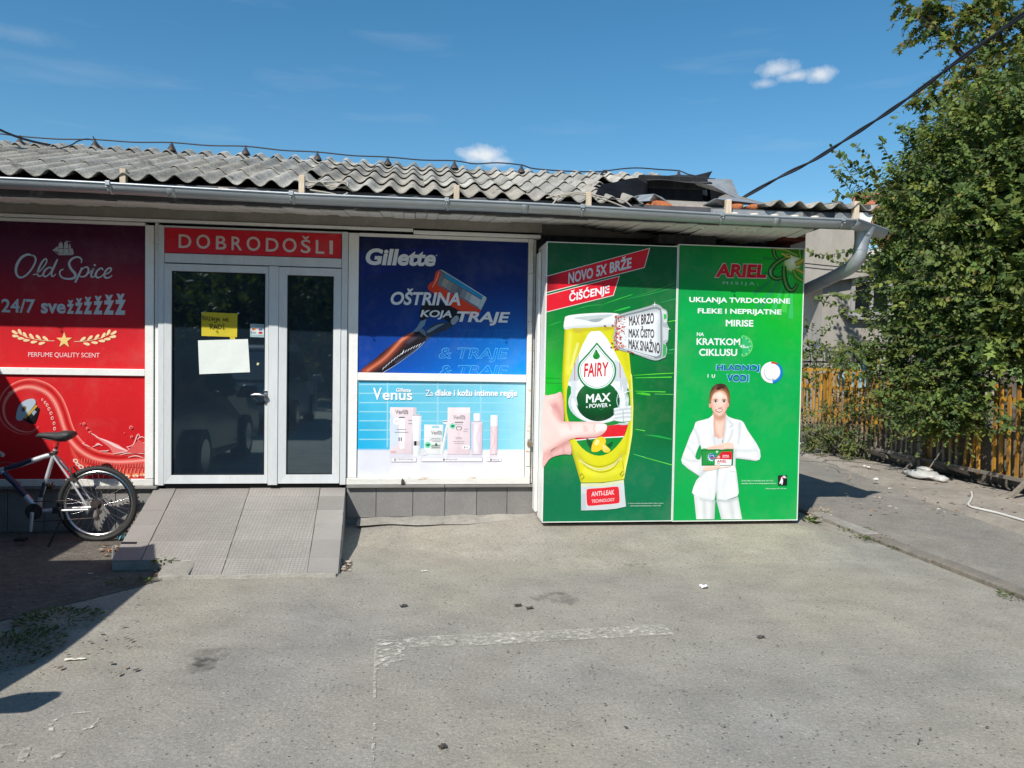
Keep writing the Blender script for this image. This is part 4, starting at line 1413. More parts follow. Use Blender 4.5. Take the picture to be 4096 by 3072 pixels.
S.poly(catmull([(890, 1180), (950, 1120), (1060, 1075), (1170, 1090), (1205, 1100), (1130, 1160), (1010, 1200), (930, 1250), (885, 1290), (870, 1220)], 4, True), (52, 66, 84))
S.poly(catmull([(905, 1175), (1010, 1110), (1100, 1090), (1030, 1130), (930, 1190)], 4, True), (128, 148, 170))
S.poly(catmull([(1170, 1060), (1230, 1000), (1260, 1040), (1200, 1105)], 4, True), (150, 164, 178))
S.air([(165, 1628), (330, 1480), (470, 1360), (600, 1262), (690, 1205), (760, 1185), (830, 1180), (880, 1215), (898, 1260), (860, 1320), (760, 1405), (690, 1455), (560, 1545), (420, 1632)], (26, 20, 26), [(((215, 1620), (420, 1490), (560, 1350), (640, 1260), (720, 1212)), 34, (178, 80, 56), .95), (((250, 1610), (430, 1480), (560, 1340), (640, 1250)), 9, (226, 140, 104), .8), (((700, 1300), (800, 1230), (850, 1215)), 14, (70, 80, 100), .7), (((560, 1520), (720, 1420), (850, 1310)), 8, (90, 104, 130), .6)], 14)
S.stroke([(250, 1615), (400, 1500), (520, 1400), (620, 1290), (700, 1225)], [4, 8, 12, 14, 8], (206, 120, 90))
S.poly(catmull([(800, 1160), (850, 1145), (885, 1175), (895, 1230), (870, 1215), (830, 1185)], 4, True), (110, 130, 150))
for k in range(7):
    S.stroke([(600 + k * 22, 1285 - k * 14), (622 + k * 22, 1268 - k * 14), (618 + k * 22, 1296 - k * 14)], 5, (226, 150, 120), 2)
for k in range(14):
    a = k / 13
    x, y = 415 + 400 * a, 1590 - 260 * a - 30 * math.sin(math.pi * a)
    S.stroke([(x, y + 14), (x + 10, y - 6), (x + 26, y - 22)], [2, 7, 3], (214, 222, 230), 3)
S.stroke([(420, 1634), (560, 1548), (700, 1450), (820, 1356), (880, 1290)], [8, 6, 4, 5, 7], (150, 170, 214))
S.stroke([(650, 1380), (640, 1410), (620, 1430)], [3, 9, 4], (230, 236, 240))
# head
S.poly(catmull([(1010, 515), (1070, 500), (1085, 530), (1050, 600), (1030, 660), (1180, 740), (1480, 925), (1502, 945), (1470, 1000), (1420, 1015), (1250, 940), (1100, 850), (960, 745), (918, 705), (930, 655), (980, 610)], 3, True), (222, 66, 36))
S.stroke([(1040, 520), (1010, 610), (965, 690)], [8, 14, 6], (246, 160, 130))
S.poly([(1040, 492), (1085, 498), (1565, 800), (1568, 822), (1504, 946), (1480, 930), (1022, 662), (1062, 545), (1050, 520)], (96, 120, 138))
S.poly([(1118, 540), (1528, 778), (1512, 815), (1100, 573)], (22, 146, 200))
for k in range(6):
    f0, f1 = k / 6, (k + .62) / 6
    A0, B0, A1, B1 = np.array((1095, 588)), np.array((1506, 832)), np.array((1055, 668)), np.array((1478, 912))
    for seg in range(8):
        u0, u1 = seg / 8, (seg + 1) / 8
        def Q(u, f): return tuple((A0 * (1 - u) + B0 * u) * (1 - f) + (A1 * (1 - u) + B1 * u) * f)
        cc = lerp3((190, 180, 160), (110, 116, 126), min(1, seg / 3.0)) if seg < 4 else lerp3((110, 116, 126), (226, 236, 240), min(1, (seg - 3) / 3.0))
        S.poly([Q(u0, f0), Q(u1, f0), Q(u1, f1), Q(u0, f1)], cc)
S.poly([(1528, 780), (1565, 812), (1504, 940), (1476, 918)], (176, 200, 206))
S.poly([(1062, 545), (1098, 560), (1050, 672), (1020, 655)], (110, 130, 140))
S.stroke([(1060, 495), (1300, 640), (1562, 805)], 6, (214, 224, 230))
p.end()
p.begin('lettering')
W2 = (226, 232, 236)
p.text('Gillette', (228, 441), (1002, 459), 186, W2, .040, .16, hr=184)
p.ellipse(1012, 336, 10, 10, (150, 160, 180))
p.text('OŠTRINA', (505, 884), (1277, 893), 184, W2, .03, .20, hr=182)
p.text('KOJA', (830, 1040), (1182, 1048), 102, W2, .03, .20)
p.text('TRAJE', (1236, 1106), (1824, 1116), 152, W2, .032, .20)
p.end()

# ---- pale blue shaving-care poster
t = poster('poster', 'pale blue and white poster of razors, boxes and bottles standing in a row', 'poster', -.508, 1.057, .492, 1.394, -.004)
p = PrintW(t, -.0045)


def venus_bg(u, v):
    if v > .70: return lerp3((226, 228, 240), (240, 242, 248), u)
    top = lerp3((92, 190, 220), (132, 206, 228), u)
    low = lerp3((24, 178, 232), (120, 204, 226), min(1, u * 2.2))
    c_ = lerp3(top, low, v / .7)
    if u > .8: c_ = lerp3(c_, (168, 220, 236), (u - .8) / .25)
    return c_


p.begin('printed_ground').ground(-.508, 1.057, .492, 1.394, venus_bg, 20, 40).end()
p.view(1380, 1450, .42194)
p.begin('wall_tile_print')
for yy in (208, 292, 380, 466, 552, 640, 728): p.poly([(135, yy - 6), (1705, yy - 2), (1705, yy + 8), (135, yy + 6)], (150, 214, 234))
for xx in (404, 880, 1288, 1578): p.poly([(xx - 8, 188), (xx + 8, 188), (xx + 6, 806), (xx - 10, 806)], (150, 212, 234))
p.quad(((1300, 190), (1706, 196), (1700, 806), (1400, 806)), lambda u, v: (150, 214, 236), 2, 2) if False else None
p.end()
p.begin('product_print')
for (a, b, c_) in ((425, 680, (226, 222, 234)), (640, 718, (234, 234, 242)), (905, 968, (232, 232, 238)), (970, 1186, (226, 220, 232)), (1196, 1304, (220, 218, 230)), (1370, 1446, (226, 214, 224))):
    p.quad(((a, 874), (b, 874), (b - 4, 1066), (a - 4, 1066)), lambda u, v, c_=c_: lerp3(c_, (240, 242, 248), v), 1, 3)
PK = (236, 222, 226)
p.quad(((427, 423), (674, 425), (646, 868), (424, 865)), lambda u, v: lerp3((244, 232, 236), (226, 208, 216), u * .6 + v * .4), 6, 6).poly([(650, 425), (680, 427), (650, 866), (628, 868)], (206, 198, 210))
p.poly(catmull([(430, 480), (480, 560), (520, 700), (470, 800), (428, 760)], 4, True), (214, 226, 240))
p.poly([(512, 518), (565, 518), (570, 640), (562, 810), (535, 822), (518, 810), (514, 640)], (248, 246, 248)).poly([(512, 516), (566, 516), (566, 526), (512, 526)], (70, 70, 80))
p.poly([(508, 710), (520, 710), (520, 745), (508, 745)], (120, 120, 130)).poly([(528, 710), (540, 710), (540, 745), (528, 745)], (120, 120, 130))
p.ellipse(487, 557, 30, 32, (250, 250, 252)).poly([(474, 552), (500, 552), (500, 558), (474, 558)], (150, 160, 180))
for yy in (840, 852): p.poly([(432, yy), (486, yy + 1), (486, yy + 6), (432, yy + 6)], (226, 150, 150))
p.air([(640, 498), (680, 490), (722, 498), (722, 600), (716, 760), (708, 878), (680, 884), (650, 880), (644, 760), (640, 600)], (252, 253, 254), [(((716, 510), (706, 870)), 16, (200, 208, 222), .8), (((644, 510), (650, 870)), 8, (226, 230, 238), .7)], 10, 3)
p.poly([(642, 494), (720, 494), (720, 502), (642, 502)], (90, 90, 100)).poly([(648, 745), (713, 745), (712, 788), (648, 788)], (196, 196, 200)).poly([(656, 745), (678, 745), (678, 788), (656, 788)], (30, 30, 34))
p.quad(((752, 588), (932, 590), (915, 872), (748, 868)), lambda u, v: lerp3((244, 246, 245), (222, 226, 226), u * .7 + v * .3), 5, 5).poly([(746, 706), (930, 706), (925, 712), (746, 712)], (218, 222, 222))
p.poly([(822, 604), (880, 600), (900, 620), (822, 620)], (150, 204, 224))
p.poly([(815, 778), (910, 776), (902, 820), (815, 820)], (196, 200, 200)).poly([(822, 786), (900, 784), (896, 792), (822, 794)], (120, 128, 128)).poly([(822, 802), (900, 800), (896, 808), (822, 810)], (130, 138, 138))
p.ellipse(785, 782, 31, 30, (130, 222, 188)).poly(catmull([(770, 775), (800, 770), (804, 785), (788, 796), (774, 790)], 4, True), (30, 130, 80)).ellipse(864, 779, 11, 16, (20, 120, 60))
p.poly(catmull([(960, 595), (985, 600), (962, 700), (930, 860), (905, 868), (915, 800), (940, 690)], 3, True), (240, 242, 246))
p.stroke([(975, 600), (955, 700), (925, 860)], 6, (180, 188, 196))
p.poly([(925, 548), (998, 545), (996, 575), (975, 592), (930, 580)], (226, 230, 234)).poly([(930, 556), (985, 556), (985, 562), (930, 564)], (120, 126, 132))
p.poly(catmull([(715, 830), (735, 812), (775, 840), (785, 870), (740, 885), (718, 870)], 4, True), (226, 228, 232))
p.quad(((973, 426), (1187, 426), (1186, 870), (970, 870)), lambda u, v: lerp3((242, 228, 232), (224, 204, 212), u * .5 + v * .5), 5, 5).poly([(973, 426), (1187, 426), (1187, 480), (973, 480)], (244, 228, 230))
p.ellipse(1020, 602, 27, 27, (130, 222, 188)).poly(catmull([(1006, 596), (1034, 592), (1036, 606), (1022, 616), (1008, 610)], 4, True), (30, 130, 80))
p.poly([(1040, 562), (1122, 562), (1120, 572), (1042, 572)], (120, 112, 118)).poly([(1044, 580), (1118, 580), (1116, 596), (1046, 596)], (206, 196, 202))
p.stroke([(1058, 612), (1104, 612), (1094, 640), (1066, 640)], 7, (110, 104, 110), 3, closed=True)
p.poly(catmull([(1072, 640), (1086, 640), (1086, 740), (1098, 840), (1078, 852), (1058, 838), (1070, 740)], 3, True), (226, 206, 210))
p.poly(catmull([(1118, 790), (1165, 786), (1184, 800), (1165, 820), (1120, 818)], 4, True), (250, 248, 248)).text('1', (1128, 814), (1136, 814), 20, (90, 80, 86), .01)
for yy in (798, 806): p.poly([(1142, yy), (1170, yy), (1170, yy + 4), (1142, yy + 4)], (150, 140, 146))
for (xx0, xx1, yy) in ((488, 580, 632), (472, 600, 658), (815, 905, 718), (798, 920, 732), (830, 905, 746), (1050, 1105, 708), (1048, 1112, 720), (1022, 1134, 746), (1035, 1128, 764), (600, 636, 545), (600, 636, 575), (1128, 1166, 630), (1120, 1160, 650)):
    p.poly([(xx0, yy), (xx1, yy), (xx1, yy + 5), (xx0, yy + 5)], (168, 160, 168))
p.air([(1196, 580), (1215, 562), (1285, 562), (1304, 580), (1302, 720), (1300, 855), (1285, 870), (1212, 870), (1197, 855), (1198, 720)], (232, 220, 228), [(((1204, 590), (1204, 850)), 12, (204, 196, 214), .8), (((1298, 590), (1294, 850)), 14, (198, 184, 200), .8), (((1240, 600), (1236, 840)), 10, (248, 242, 246), .8), (((1280, 620), (1250, 720), (1285, 820)), 8, (214, 196, 208), .7)], 10, 3)
p.quad(((1218, 482), (1284, 480), (1284, 556), (1218, 556)), lambda u, v: lerp3((252, 252, 254), (206, 208, 220), abs(u - .4) * 1.5), 6, 1)
p.quad(((1378, 600), (1449, 600), (1443, 870), (1374, 870)), lambda u, v: lerp3((244, 220, 222), (206, 176, 190), abs(u - .4) * 1.5), 6, 2).quad(((1379, 498), (1450, 498), (1449, 602), (1377, 602)), lambda u, v: lerp3((252, 252, 254), (206, 208, 220), abs(u - .4) * 1.5), 6, 1)
p.stroke([(1392, 640), (1420, 740), (1386, 840)], [5, 9, 5], (220, 184, 192))
p.end()
p.begin('lettering')
GY = (130, 124, 132)
p.text('Venus', (475, 486), (598, 487), 40, GY, 0).text('Venus', (815, 682), (918, 683), 36, GY, 0).text('Venus', (1025, 537), (1140, 538), 38, GY, 0)
p.text('Gillette', (548, 460), (594, 460), 14, GY, .01, .2).text('Gillette', (876, 658), (914, 658), 12, GY, .01, .2).text('Gillette', (1094, 510), (1134, 510), 12, GY, .01, .2)
p.text('V', (265, 354), (346, 355), 114, (250, 252, 253), .016).text('enus', (356, 355), (637, 357), 69, (250, 252, 253), .016)
p.text('Gillette', (484, 277), (625, 281), 36, (250, 252, 253), .026, .2)
p.text('Za', (765, 318), (835, 318), 57, (126, 186, 208), .006).text('Za', (764, 317), (834, 317), 57, (250, 252, 253), .002)
p.text('dlake i kožu intimne regije', (856, 335), (1633, 338), 78, (126, 186, 208), .02).text('dlake i kožu intimne regije', (855, 334), (1632, 337), 78, (250, 252, 253), .026)
p.end()
p.begin('caption_print')
for (a, b, ya, yb, word, wa, wb, dot, num) in ((437, 676, 900, 942, 'TRIMOVANJE', 493, 648, 476, '1'), (725, 1301, 899, 939, 'BRIJANJE', 956, 1068, 938, '2'), (1345, 1481, 899, 937, 'NEGA', 1401, 1465, 1385, '3')):
    p.poly([(a, ya), (b, ya), (b, yb), (a, yb)], (196, 188, 204)).poly([(a + 3, ya + 3), (b - 3, ya + 3), (b - 3, yb - 3), (a + 3, yb - 3)], (246, 246, 250))
    p.text(word, (wa, 930), (wb, 931), 20, (110, 104, 118), .008).ellipse(dot, 921, 10, 11, (70, 66, 76)).text(num, (dot - 3, 927), (dot + 3, 927), 12, (240, 240, 244), .01)
p.end()

# ================================================================== LIGHT-BOX BOARDS
YB = -.42


def board(name, label, x0, x1, z0, z1, side):
    t = thing(name, ((x0 + x1) / 2, YB + .06, z0), label, 'advert board', 'tall green advert boards by the building corner')
    MB().box(x0 + .004, x1 - .004, YB + .0004, YB + .010, z0 + .004, z1 - .004, (.6, .6, .6)).build('panel', MT['print'], t)
    g = MB()
    for b_ in ((x0, x0 + .007, YB - .006, .02, z0, z1), (x1 - .007, x1, YB - .006, .02, z0, z1), (x0 + .007, x1 - .007, YB - .006, .02, z0, z0 + .007), (x0 + .007, x1 - .007, YB - .006, .02, z1 - .007, z1)):
        g.box(*b_)
    g.build('frame', MT['white'], t)
    if side:
        MB().box(x0 - .004, x0 - .001, YB + .004, .0185, z0 + .02, z1 - .01).build('side_panel', MT['white'], t)
        MB().box(x0 - .035, x0 - .006, YB + .22, -.05, z0 + .05, z1 - .06).build('side_profile', MT['white'], t, bevel=.02)
    return t


def bxz(px, py): return atY(px, py, YB)


BX0, BX1, BX2 = bxz(2178, 1500)[0], bxz(2701, 1500)[0], bxz(3205, 1500)[0]
BZ0, BZ1 = bxz(2170, 2090)[2], bxz(2185, 966)[2]
t = board('advert_board', 'green advert board of a hand holding a yellow washing-up bottle', BX0, BX1 - .002, BZ0, BZ1, True)
p = PrintW(t, YB - .0002)


def fairy_bg(u, v):
    top = (9, 84, 50)
    mid = lerp3((12, 190, 40), (4, 112, 52), min(1, u * 1.25))
    low = (5, 116, 74)
    if v < .18: c_ = lerp3(top, (8, 110, 52), v / .18)
    elif v < .5: c_ = lerp3((8, 110, 52), mid, (v - .18) / .32)
    elif v < .62: c_ = mid
    else: c_ = lerp3(mid, low, min(1, (v - .62) / .22))
    if u > .55 and .45 < v < .75: c_ = lerp3(c_, (3, 92, 44), (u - .55) * .9)
    return c_


p.begin('printed_ground').ground(BX0 + .007, BX1 - .009, BZ0 + .007, BZ1 - .007, fairy_bg, 12, 24).end()
Z6, Z7 = (2130, 930, .36166), (2130, 1500, .37975)
p.begin('light_streak_print')
p.view(*Z6)
for q, w_, c in ((((790, 790), (950, 735), (1105, 685)), [2, 8, 5], (60, 200, 60)), (((900, 872), (1000, 845), (1080, 822)), [4, 20, 12], (40, 190, 70)), (((1120, 1580), (1350, 1565), (1560, 1555)), [3, 9, 8], (90, 220, 40)), (((1150, 1607), (1350, 1604), (1540, 1602)), [3, 10, 8], (90, 220, 50)),
                 (((1500, 985), (1585, 972)), [6, 8], (110, 230, 60)), (((890, 652), (1250, 520)), [2, 5], (30, 130, 60)), (((1080, 720), (1350, 640), (1590, 555)), [2, 7, 6], (50, 150, 70)), (((1000, 745), (1300, 680), (1590, 600)), [3, 10, 8], (40, 150, 70)), (((1400, 780), (1590, 730)), [2, 8], (50, 170, 80)),
                 (((160, 1040), (260, 1000), (330, 985)), [2, 9, 3], (50, 180, 80)), (((150, 1225), (330, 1190)), [4, 4], (40, 170, 70)), (((420, 870), (620, 810), (800, 800)), [2, 12, 4], (40, 160, 70)), (((545, 830), (575, 825)), [8, 8], (50, 170, 80)), (((1510, 1300), (1570, 1290)), [8, 10], (60, 200, 120)), (((1200, 1390), (1400, 1350), (1560, 1330)), [2, 8, 4], (50, 170, 80))):
    p.stroke(q, w_, c, 4)
p.view(*Z7)
for q, w_, c in ((((1080, 30), (1465, 22)), [6, 12], (80, 215, 50)), (((1080, 170), (1400, 178)), [4, 10], (90, 220, 60)), (((1090, 192), (1160, 196), (1240, 208)), [4, 26, 20], (70, 200, 50)), (((1290, 200), (1480, 205)), [4, 6], (110, 230, 90)), (((1080, 570), (1185, 588)), [3, 9], (110, 230, 70)), (((1190, 630), (1330, 648), (1465, 678)), [4, 22, 14], (30, 160, 70)),
                 (((1060, 832), (1185, 868)), [3, 8], (110, 220, 110)), (((1185, 870), (1470, 948)), [5, 8], (110, 225, 70)), (((1080, 790), (1300, 855)), [6, 14], (14, 120, 64)), (((1100, 1130), (1390, 1310)), [2, 8], (16, 130, 70)), (((250, 850), (440, 950)), [3, 4], (30, 140, 70)), (((270, 880), (400, 940)), [3, 3], (30, 140, 70)), (((130, 30), (320, 40)), [5, 3], (20, 150, 30)), (((130, 80), (320, 90)), [8, 3], (22, 150, 34))):
    p.stroke(q, w_, c, 3)
p.end()['kind'] = 'stuff'
p.view(*Z6).begin('red_banner_print')
RD = (222, 28, 46)
p.poly([(146, 482), (1302, 168), (1240, 391), (146, 671)], (226, 220, 214)).poly([(146, 490), (1292, 177), (1234, 385), (146, 662)], RD)
p.quad(((146, 490), (330, 440), (300, 622), (146, 662)), lambda u, v: lerp3((120, 18, 30), RD, u), 3, 1)
p.poly([(146, 690), (966, 478), (897, 699), (146, 886)], (226, 220, 214)).poly([(146, 698), (957, 487), (891, 692), (146, 878)], RD)
p.end()
p.begin('lettering')
p.text('NOVO', (395, 572), (668, 503), 128, (214, 218, 224), .030, hr=118, up=.03)
p.text('5X', (703, 492), (822, 462), 122, (214, 218, 224), .034, hr=118, up=.03)
p.text('BRŽE', (853, 452), (1093, 392), 150, (214, 218, 224), .034, hr=148, up=.03)
p.text('ČIŠĆENJE', (405, 794), (850, 694), 148, (240, 242, 246), .026, hr=140, up=.02)
p.end()
# bottle
p.begin('bottle_print')


def z7(pts):  # points of the lower view expressed in the upper one
    return [((2130 + x * .37975 - 2130) / .36166, (1500 + y * .37975 - 930) / .36166) for x, y in pts]


YL = (222, 218, 34)
body = [(356, 1062), (336, 1400), (328, 1600)] + z7([(313, 100), (325, 300), (345, 500), (375, 690), (410, 800), (450, 930), (495, 1090), (512, 1140), (740, 1135), (965, 1098), (990, 960), (1020, 820), (1052, 620), (1062, 350), (1056, 150), (1048, 0)]) + [(1090, 1560), (1070, 1350), (1030, 1180), (930, 1040), (620, 1050)]
p.air(body, YL, [([(350, 1070), (334, 1400), (326, 1600)] + z7([(320, 300), (340, 500), (372, 690), (410, 800), (450, 930), (505, 1120)]), 16, (170, 164, 16), .85), (z7([(1050, 0), (1060, 350), (1050, 620), (1018, 820), (985, 960), (970, 1090)]), 14, (244, 242, 150), .8), (z7([(1020, 60), (1030, 350), (1012, 600), (975, 830)]), 9, (190, 184, 24), .6),
          ([(420, 1120), (400, 1350), (395, 1560)], 18, (238, 236, 110), .7), ([(560, 1150), (500, 1300), (450, 1460)], 26, (206, 200, 26), .6), ([(500, 1230), (452, 1400), (430, 1500)], 10, (250, 248, 190), .8), ([(460, 1085), (620, 1075), (900, 1060)], 14, (196, 184, 30), .7), ([(900, 1120), (1000, 1300), (1060, 1500)], 20, (204, 198, 24), .6),
          (z7([(480, 840), (560, 930), (700, 985), (850, 935), (945, 830)]), 22, (198, 192, 24), .7), (z7([(500, 900), (580, 955), (700, 1000), (840, 960), (930, 880)]), 7, (250, 250, 210), .8), (z7([(530, 1100), (740, 1095), (940, 1070)]), 20, (206, 204, 40), .6), (z7([(560, 1010), (740, 1060), (900, 1000)]), 24, (236, 234, 80), .6)], 13, 1)
p.poly([(452, 1062), (480, 1105), (540, 1112), (560, 1060)], (206, 190, 60)).poly([(780, 1060), (830, 1040), (900, 1030), (900, 1060), (820, 1080)], (200, 180, 50))
p.air([(350, 1068), (355, 960), (375, 925), (480, 905), (650, 892), (830, 888), (950, 900), (965, 940), (930, 1030), (760, 1042), (560, 1055), (450, 1058)], (242, 245, 245), [(((352, 1060), (560, 1050), (760, 1036), (930, 1024)), 16, (206, 212, 212), .8), (((355, 960), (372, 930), (480, 908)), 10, (222, 228, 228), .6), (((480, 960), (650, 940), (860, 925)), 30, (226, 232, 232), .5)], 12, 3)
p.poly(catmull([(455, 945), (600, 925), (890, 905), (800, 950), (740, 985), (690, 993), (640, 985), (560, 965)], 4, True), (196, 206, 208)).poly(catmull([(620, 968), (690, 955), (780, 952), (735, 985), (690, 992), (645, 985)], 4, True), (160, 172, 174))
# label
lab = [(650, 1095), (740, 1088), (772, 1110), (830, 1180), (920, 1340), (1000, 1500), (1046, 1640)] + z7([(1010, 100), (1030, 330), (1012, 500), (960, 650), (830, 800), (700, 850), (560, 800), (450, 670), (375, 450), (358, 300), (375, 100)]) + [(400, 1640), (435, 1540), (475, 1430), (560, 1230), (620, 1120)]
p.air(lab, (242, 250, 251), [(((475, 1430), (435, 1540), (405, 1640)), 22, (200, 210, 216), .8), (((1000, 1500), (1046, 1640)), 22, (204, 212, 218), .8)], 14, 1)
p.poly([(435, 1540), (475, 1430), (520, 1330), (508, 1500), (512, 1640), (402, 1650)], (196, 206, 212)).poly([(465, 1440), (472, 1440), (470, 1640), (463, 1640)], (190, 80, 90))
p.poly([(905, 1400), (960, 1430), (1010, 1530), (1040, 1640), (900, 1650), (930, 1540)], (206, 214, 220)).poly([(962, 1440), (970, 1450), (975, 1640), (967, 1640)], (190, 80, 90))
p.view(*Z7)
p.poly(catmull([(375, 110), (358, 300), (372, 450), (450, 672), (560, 800), (700, 850), (835, 800), (962, 650), (1012, 500), (1030, 330), (1010, 140), (940, 200), (700, 480), (460, 200)], 3, True), (10, 140, 54))
def ring_pts(cx, cy, rx, ry): return [(cx + rx * math.cos(t), cy + ry * math.sin(t)) for t in np.linspace(0, 2 * math.pi, 33)[:-1]]


p.air(ring_pts(695, 288, 318, 222), (226, 234, 240), [(ring_pts(695, 286, 296, 206), 7, (168, 180, 188), .8), (ring_pts(692, 284, 268, 210), 12, (250, 253, 254), .9), (((380, 330), (450, 440), (560, 500)), 16, (190, 200, 208), .6), (((950, 120), (1000, 220)), 16, (196, 206, 212), .6)], 13, 1)
p.air(ring_pts(690, 276, 230, 212), (8, 88, 40), [(((520, 420), (690, 480), (860, 420)), 60, (4, 54, 26), .7), (((560, 130), (690, 100), (820, 130)), 40, (14, 116, 54), .6)], 16, 1)
p.poly([(405, 60), (470, 60), (455, 200), (480, 330), (405, 220)], (214, 222, 228)).poly([(920, 30), (995, 30), (1000, 140), (985, 220), (920, 120)], (200, 208, 214))
p.end()
p.begin('red_band_print')
p.poly([(440, 606), (700, 560), (1012, 492), (1006, 508), (700, 590), (444, 640)], (238, 240, 240)).poly([(440, 640), (700, 545), (1010, 508), (968, 645), (700, 660), (452, 682)], (226, 34, 48)).poly([(452, 682), (700, 658), (968, 643), (962, 655), (700, 668), (458, 692)], (238, 240, 240))
p.end()
p.begin('dishes_print')
for k in range(7): p.poly(catmull([(858, 352 + k * 20), (940, 335 + k * 20), (1030, 322 + k * 22), (1028, 350 + k * 22), (940, 372 + k * 20), (870, 372 + k * 18)], 3, True), (236, 240, 242) if k % 2 == 0 else (206, 214, 218))
p.stroke([(900, 200), (888, 270), (905, 330), (950, 360), (1000, 330), (1012, 260), (1000, 200)], 7, (200, 220, 226)).stroke([(952, 360), (957, 490)], 8, (170, 186, 190), 1).ellipse(955, 515, 58, 12, (190, 206, 212))
p.poly([(950, 90), (958, 180), (1050, 160), (962, 196), (985, 260), (948, 205), (900, 240), (935, 190), (860, 150), (940, 178)], (240, 252, 250))
p.stroke([(690, 340), (720, 364), (765, 340)], [3, 8, 3], (60, 130, 80))
p.end()
p.view(*Z6).begin('drop_emblem_print')


def drop(cx, cy, r, apex, c):
    pts = [(cx + r * math.sin(a), cy + r * math.cos(a)) for a in np.linspace(-2.05, 2.05, 30)]
    pts = pts + [(cx + r * .45, cy - r * .93), (cx, apex), (cx - r * .45, cy - r * .93)]
    p.poly(pts, c)


drop(712, 1530, 214, 1214, (6, 128, 56)); drop(712, 1530, 196, 1240, (240, 250, 250)); drop(712, 1530, 184, 1262, (70, 120, 90)); drop(712, 1530, 179, 1268, (244, 252, 252))
p.poly(catmull([(704, 1292), (730, 1335), (746, 1365), (735, 1392), (707, 1403), (680, 1395), (667, 1365), (680, 1335)], 4, True), (10, 132, 40)).poly(catmull([(700, 1310), (694, 1345), (682, 1370), (690, 1340)], 3, True), (110, 200, 110))
p.end()
p.begin('lettering').text('FAIRY', (568, 1600), (836, 1588), 152, (216, 30, 46), .024, hr=158, up=.05)
p.view(*Z7).text('MAX', (563, 294), (822, 278), 90, (240, 248, 246), .026, hr=92, up=.03).text('POWER', (597, 350), (793, 337), 44, (236, 246, 242), .02, up=.02)
p.ellipse(572, 338, 8, 9, (236, 246, 242)).ellipse(816, 318, 8, 9, (236, 246, 242)).end()
p.begin('lemon_print')
p.poly(catmull([(568, 670), (610, 690), (640, 730), (620, 775), (585, 740)], 3, True), (14, 84, 40)).poly(catmull([(846, 700), (830, 750), (790, 775), (775, 750), (800, 725)], 3, True), (14, 84, 40))
p.poly(catmull([(622, 800), (625, 740), (655, 680), (710, 650), (760, 662), (772, 710), (740, 770), (690, 806), (645, 810)], 4, True), (246, 208, 40)).ellipse(680, 710, 22, 34, (252, 236, 150), .6)
p.poly(catmull([(722, 708), (760, 730), (800, 765), (820, 792), (800, 815), (755, 812), (722, 770), (714, 735)], 4, True), (250, 214, 60)).poly([(735, 728), (805, 790), (790, 804), (752, 800), (728, 760)], (252, 196, 40))
for k in range(4): p.stroke([(738, 735), (758 + 14 * k, 805 - 6 * k)], 4, (254, 238, 170), 1)
p.end()
p.begin('bottle_foot_print')
p.stroke([(490, 862), (540, 930), (640, 980), (740, 985), (850, 940), (915, 880), (948, 822)], [2, 8, 7, 9, 7, 7, 2], (240, 240, 176)).stroke([(486, 862), (560, 960), (700, 1018), (840, 985), (940, 850)], [3, 7, 8, 6, 2], (196, 192, 30)).stroke([(500, 870), (560, 925), (700, 962), (850, 920), (940, 836)], [2, 4, 3, 3, 2], (186, 180, 40))
p.stroke([(500, 1060), (520, 1035), (545, 1070), (520, 1100)], 6, (130, 126, 40), 1).stroke([(920, 1045), (955, 1008), (965, 1040), (940, 1065), (920, 1045)], 6, (130, 126, 40), 1).stroke([(512, 1136), (740, 1132), (965, 1100)], 8, (120, 130, 60)).stroke([(950, 890), (955, 960), (965, 1010)], [2, 7, 3], (170, 164, 60))
p.poly([(510, 1142), (740, 1138), (962, 1104), (972, 1250), (985, 1385), (880, 1408), (760, 1420), (512, 1427)], (206, 214, 216)).poly([(510, 1142), (740, 1138), (962, 1104), (964, 1135), (740, 1175), (512, 1172)], (220, 224, 180)).poly([(512, 1250), (560, 1250), (560, 1427), (512, 1427)], (190, 200, 204))
p.poly(catmull([(566, 1225), (585, 1197), (740, 1185), (885, 1172), (912, 1192), (918, 1260), (920, 1330), (895, 1355), (740, 1370), (600, 1382), (572, 1360), (566, 1290)], 4, True), (236, 200, 200))
p.poly(catmull([(570, 1227), (588, 1201), (740, 1189), (883, 1176), (908, 1195), (914, 1260), (916, 1328), (892, 1351), (740, 1366), (602, 1378), (576, 1357), (570, 1290)], 4, True), (224, 38, 50))
p.text('ANTI-LEAK', (620, 1280), (862, 1259), 50, (240, 214, 216), .018, up=.02).text('TECHNOLOGY', (623, 1348), (865, 1328), 34, (240, 214, 216), .012, up=.02)
p.end()
p.begin('small_print').text('*u odnosu na sledeći najprodavaniji brend u Srbiji, na osnovu', (1005, 1362), (1378, 1360), 18, (190, 214, 200), .012).text('nezavisnog laboratorijskog testiranja u oktobru 2024.', (1028, 1388), (1353, 1386), 18, (190, 214, 200), .012).end()
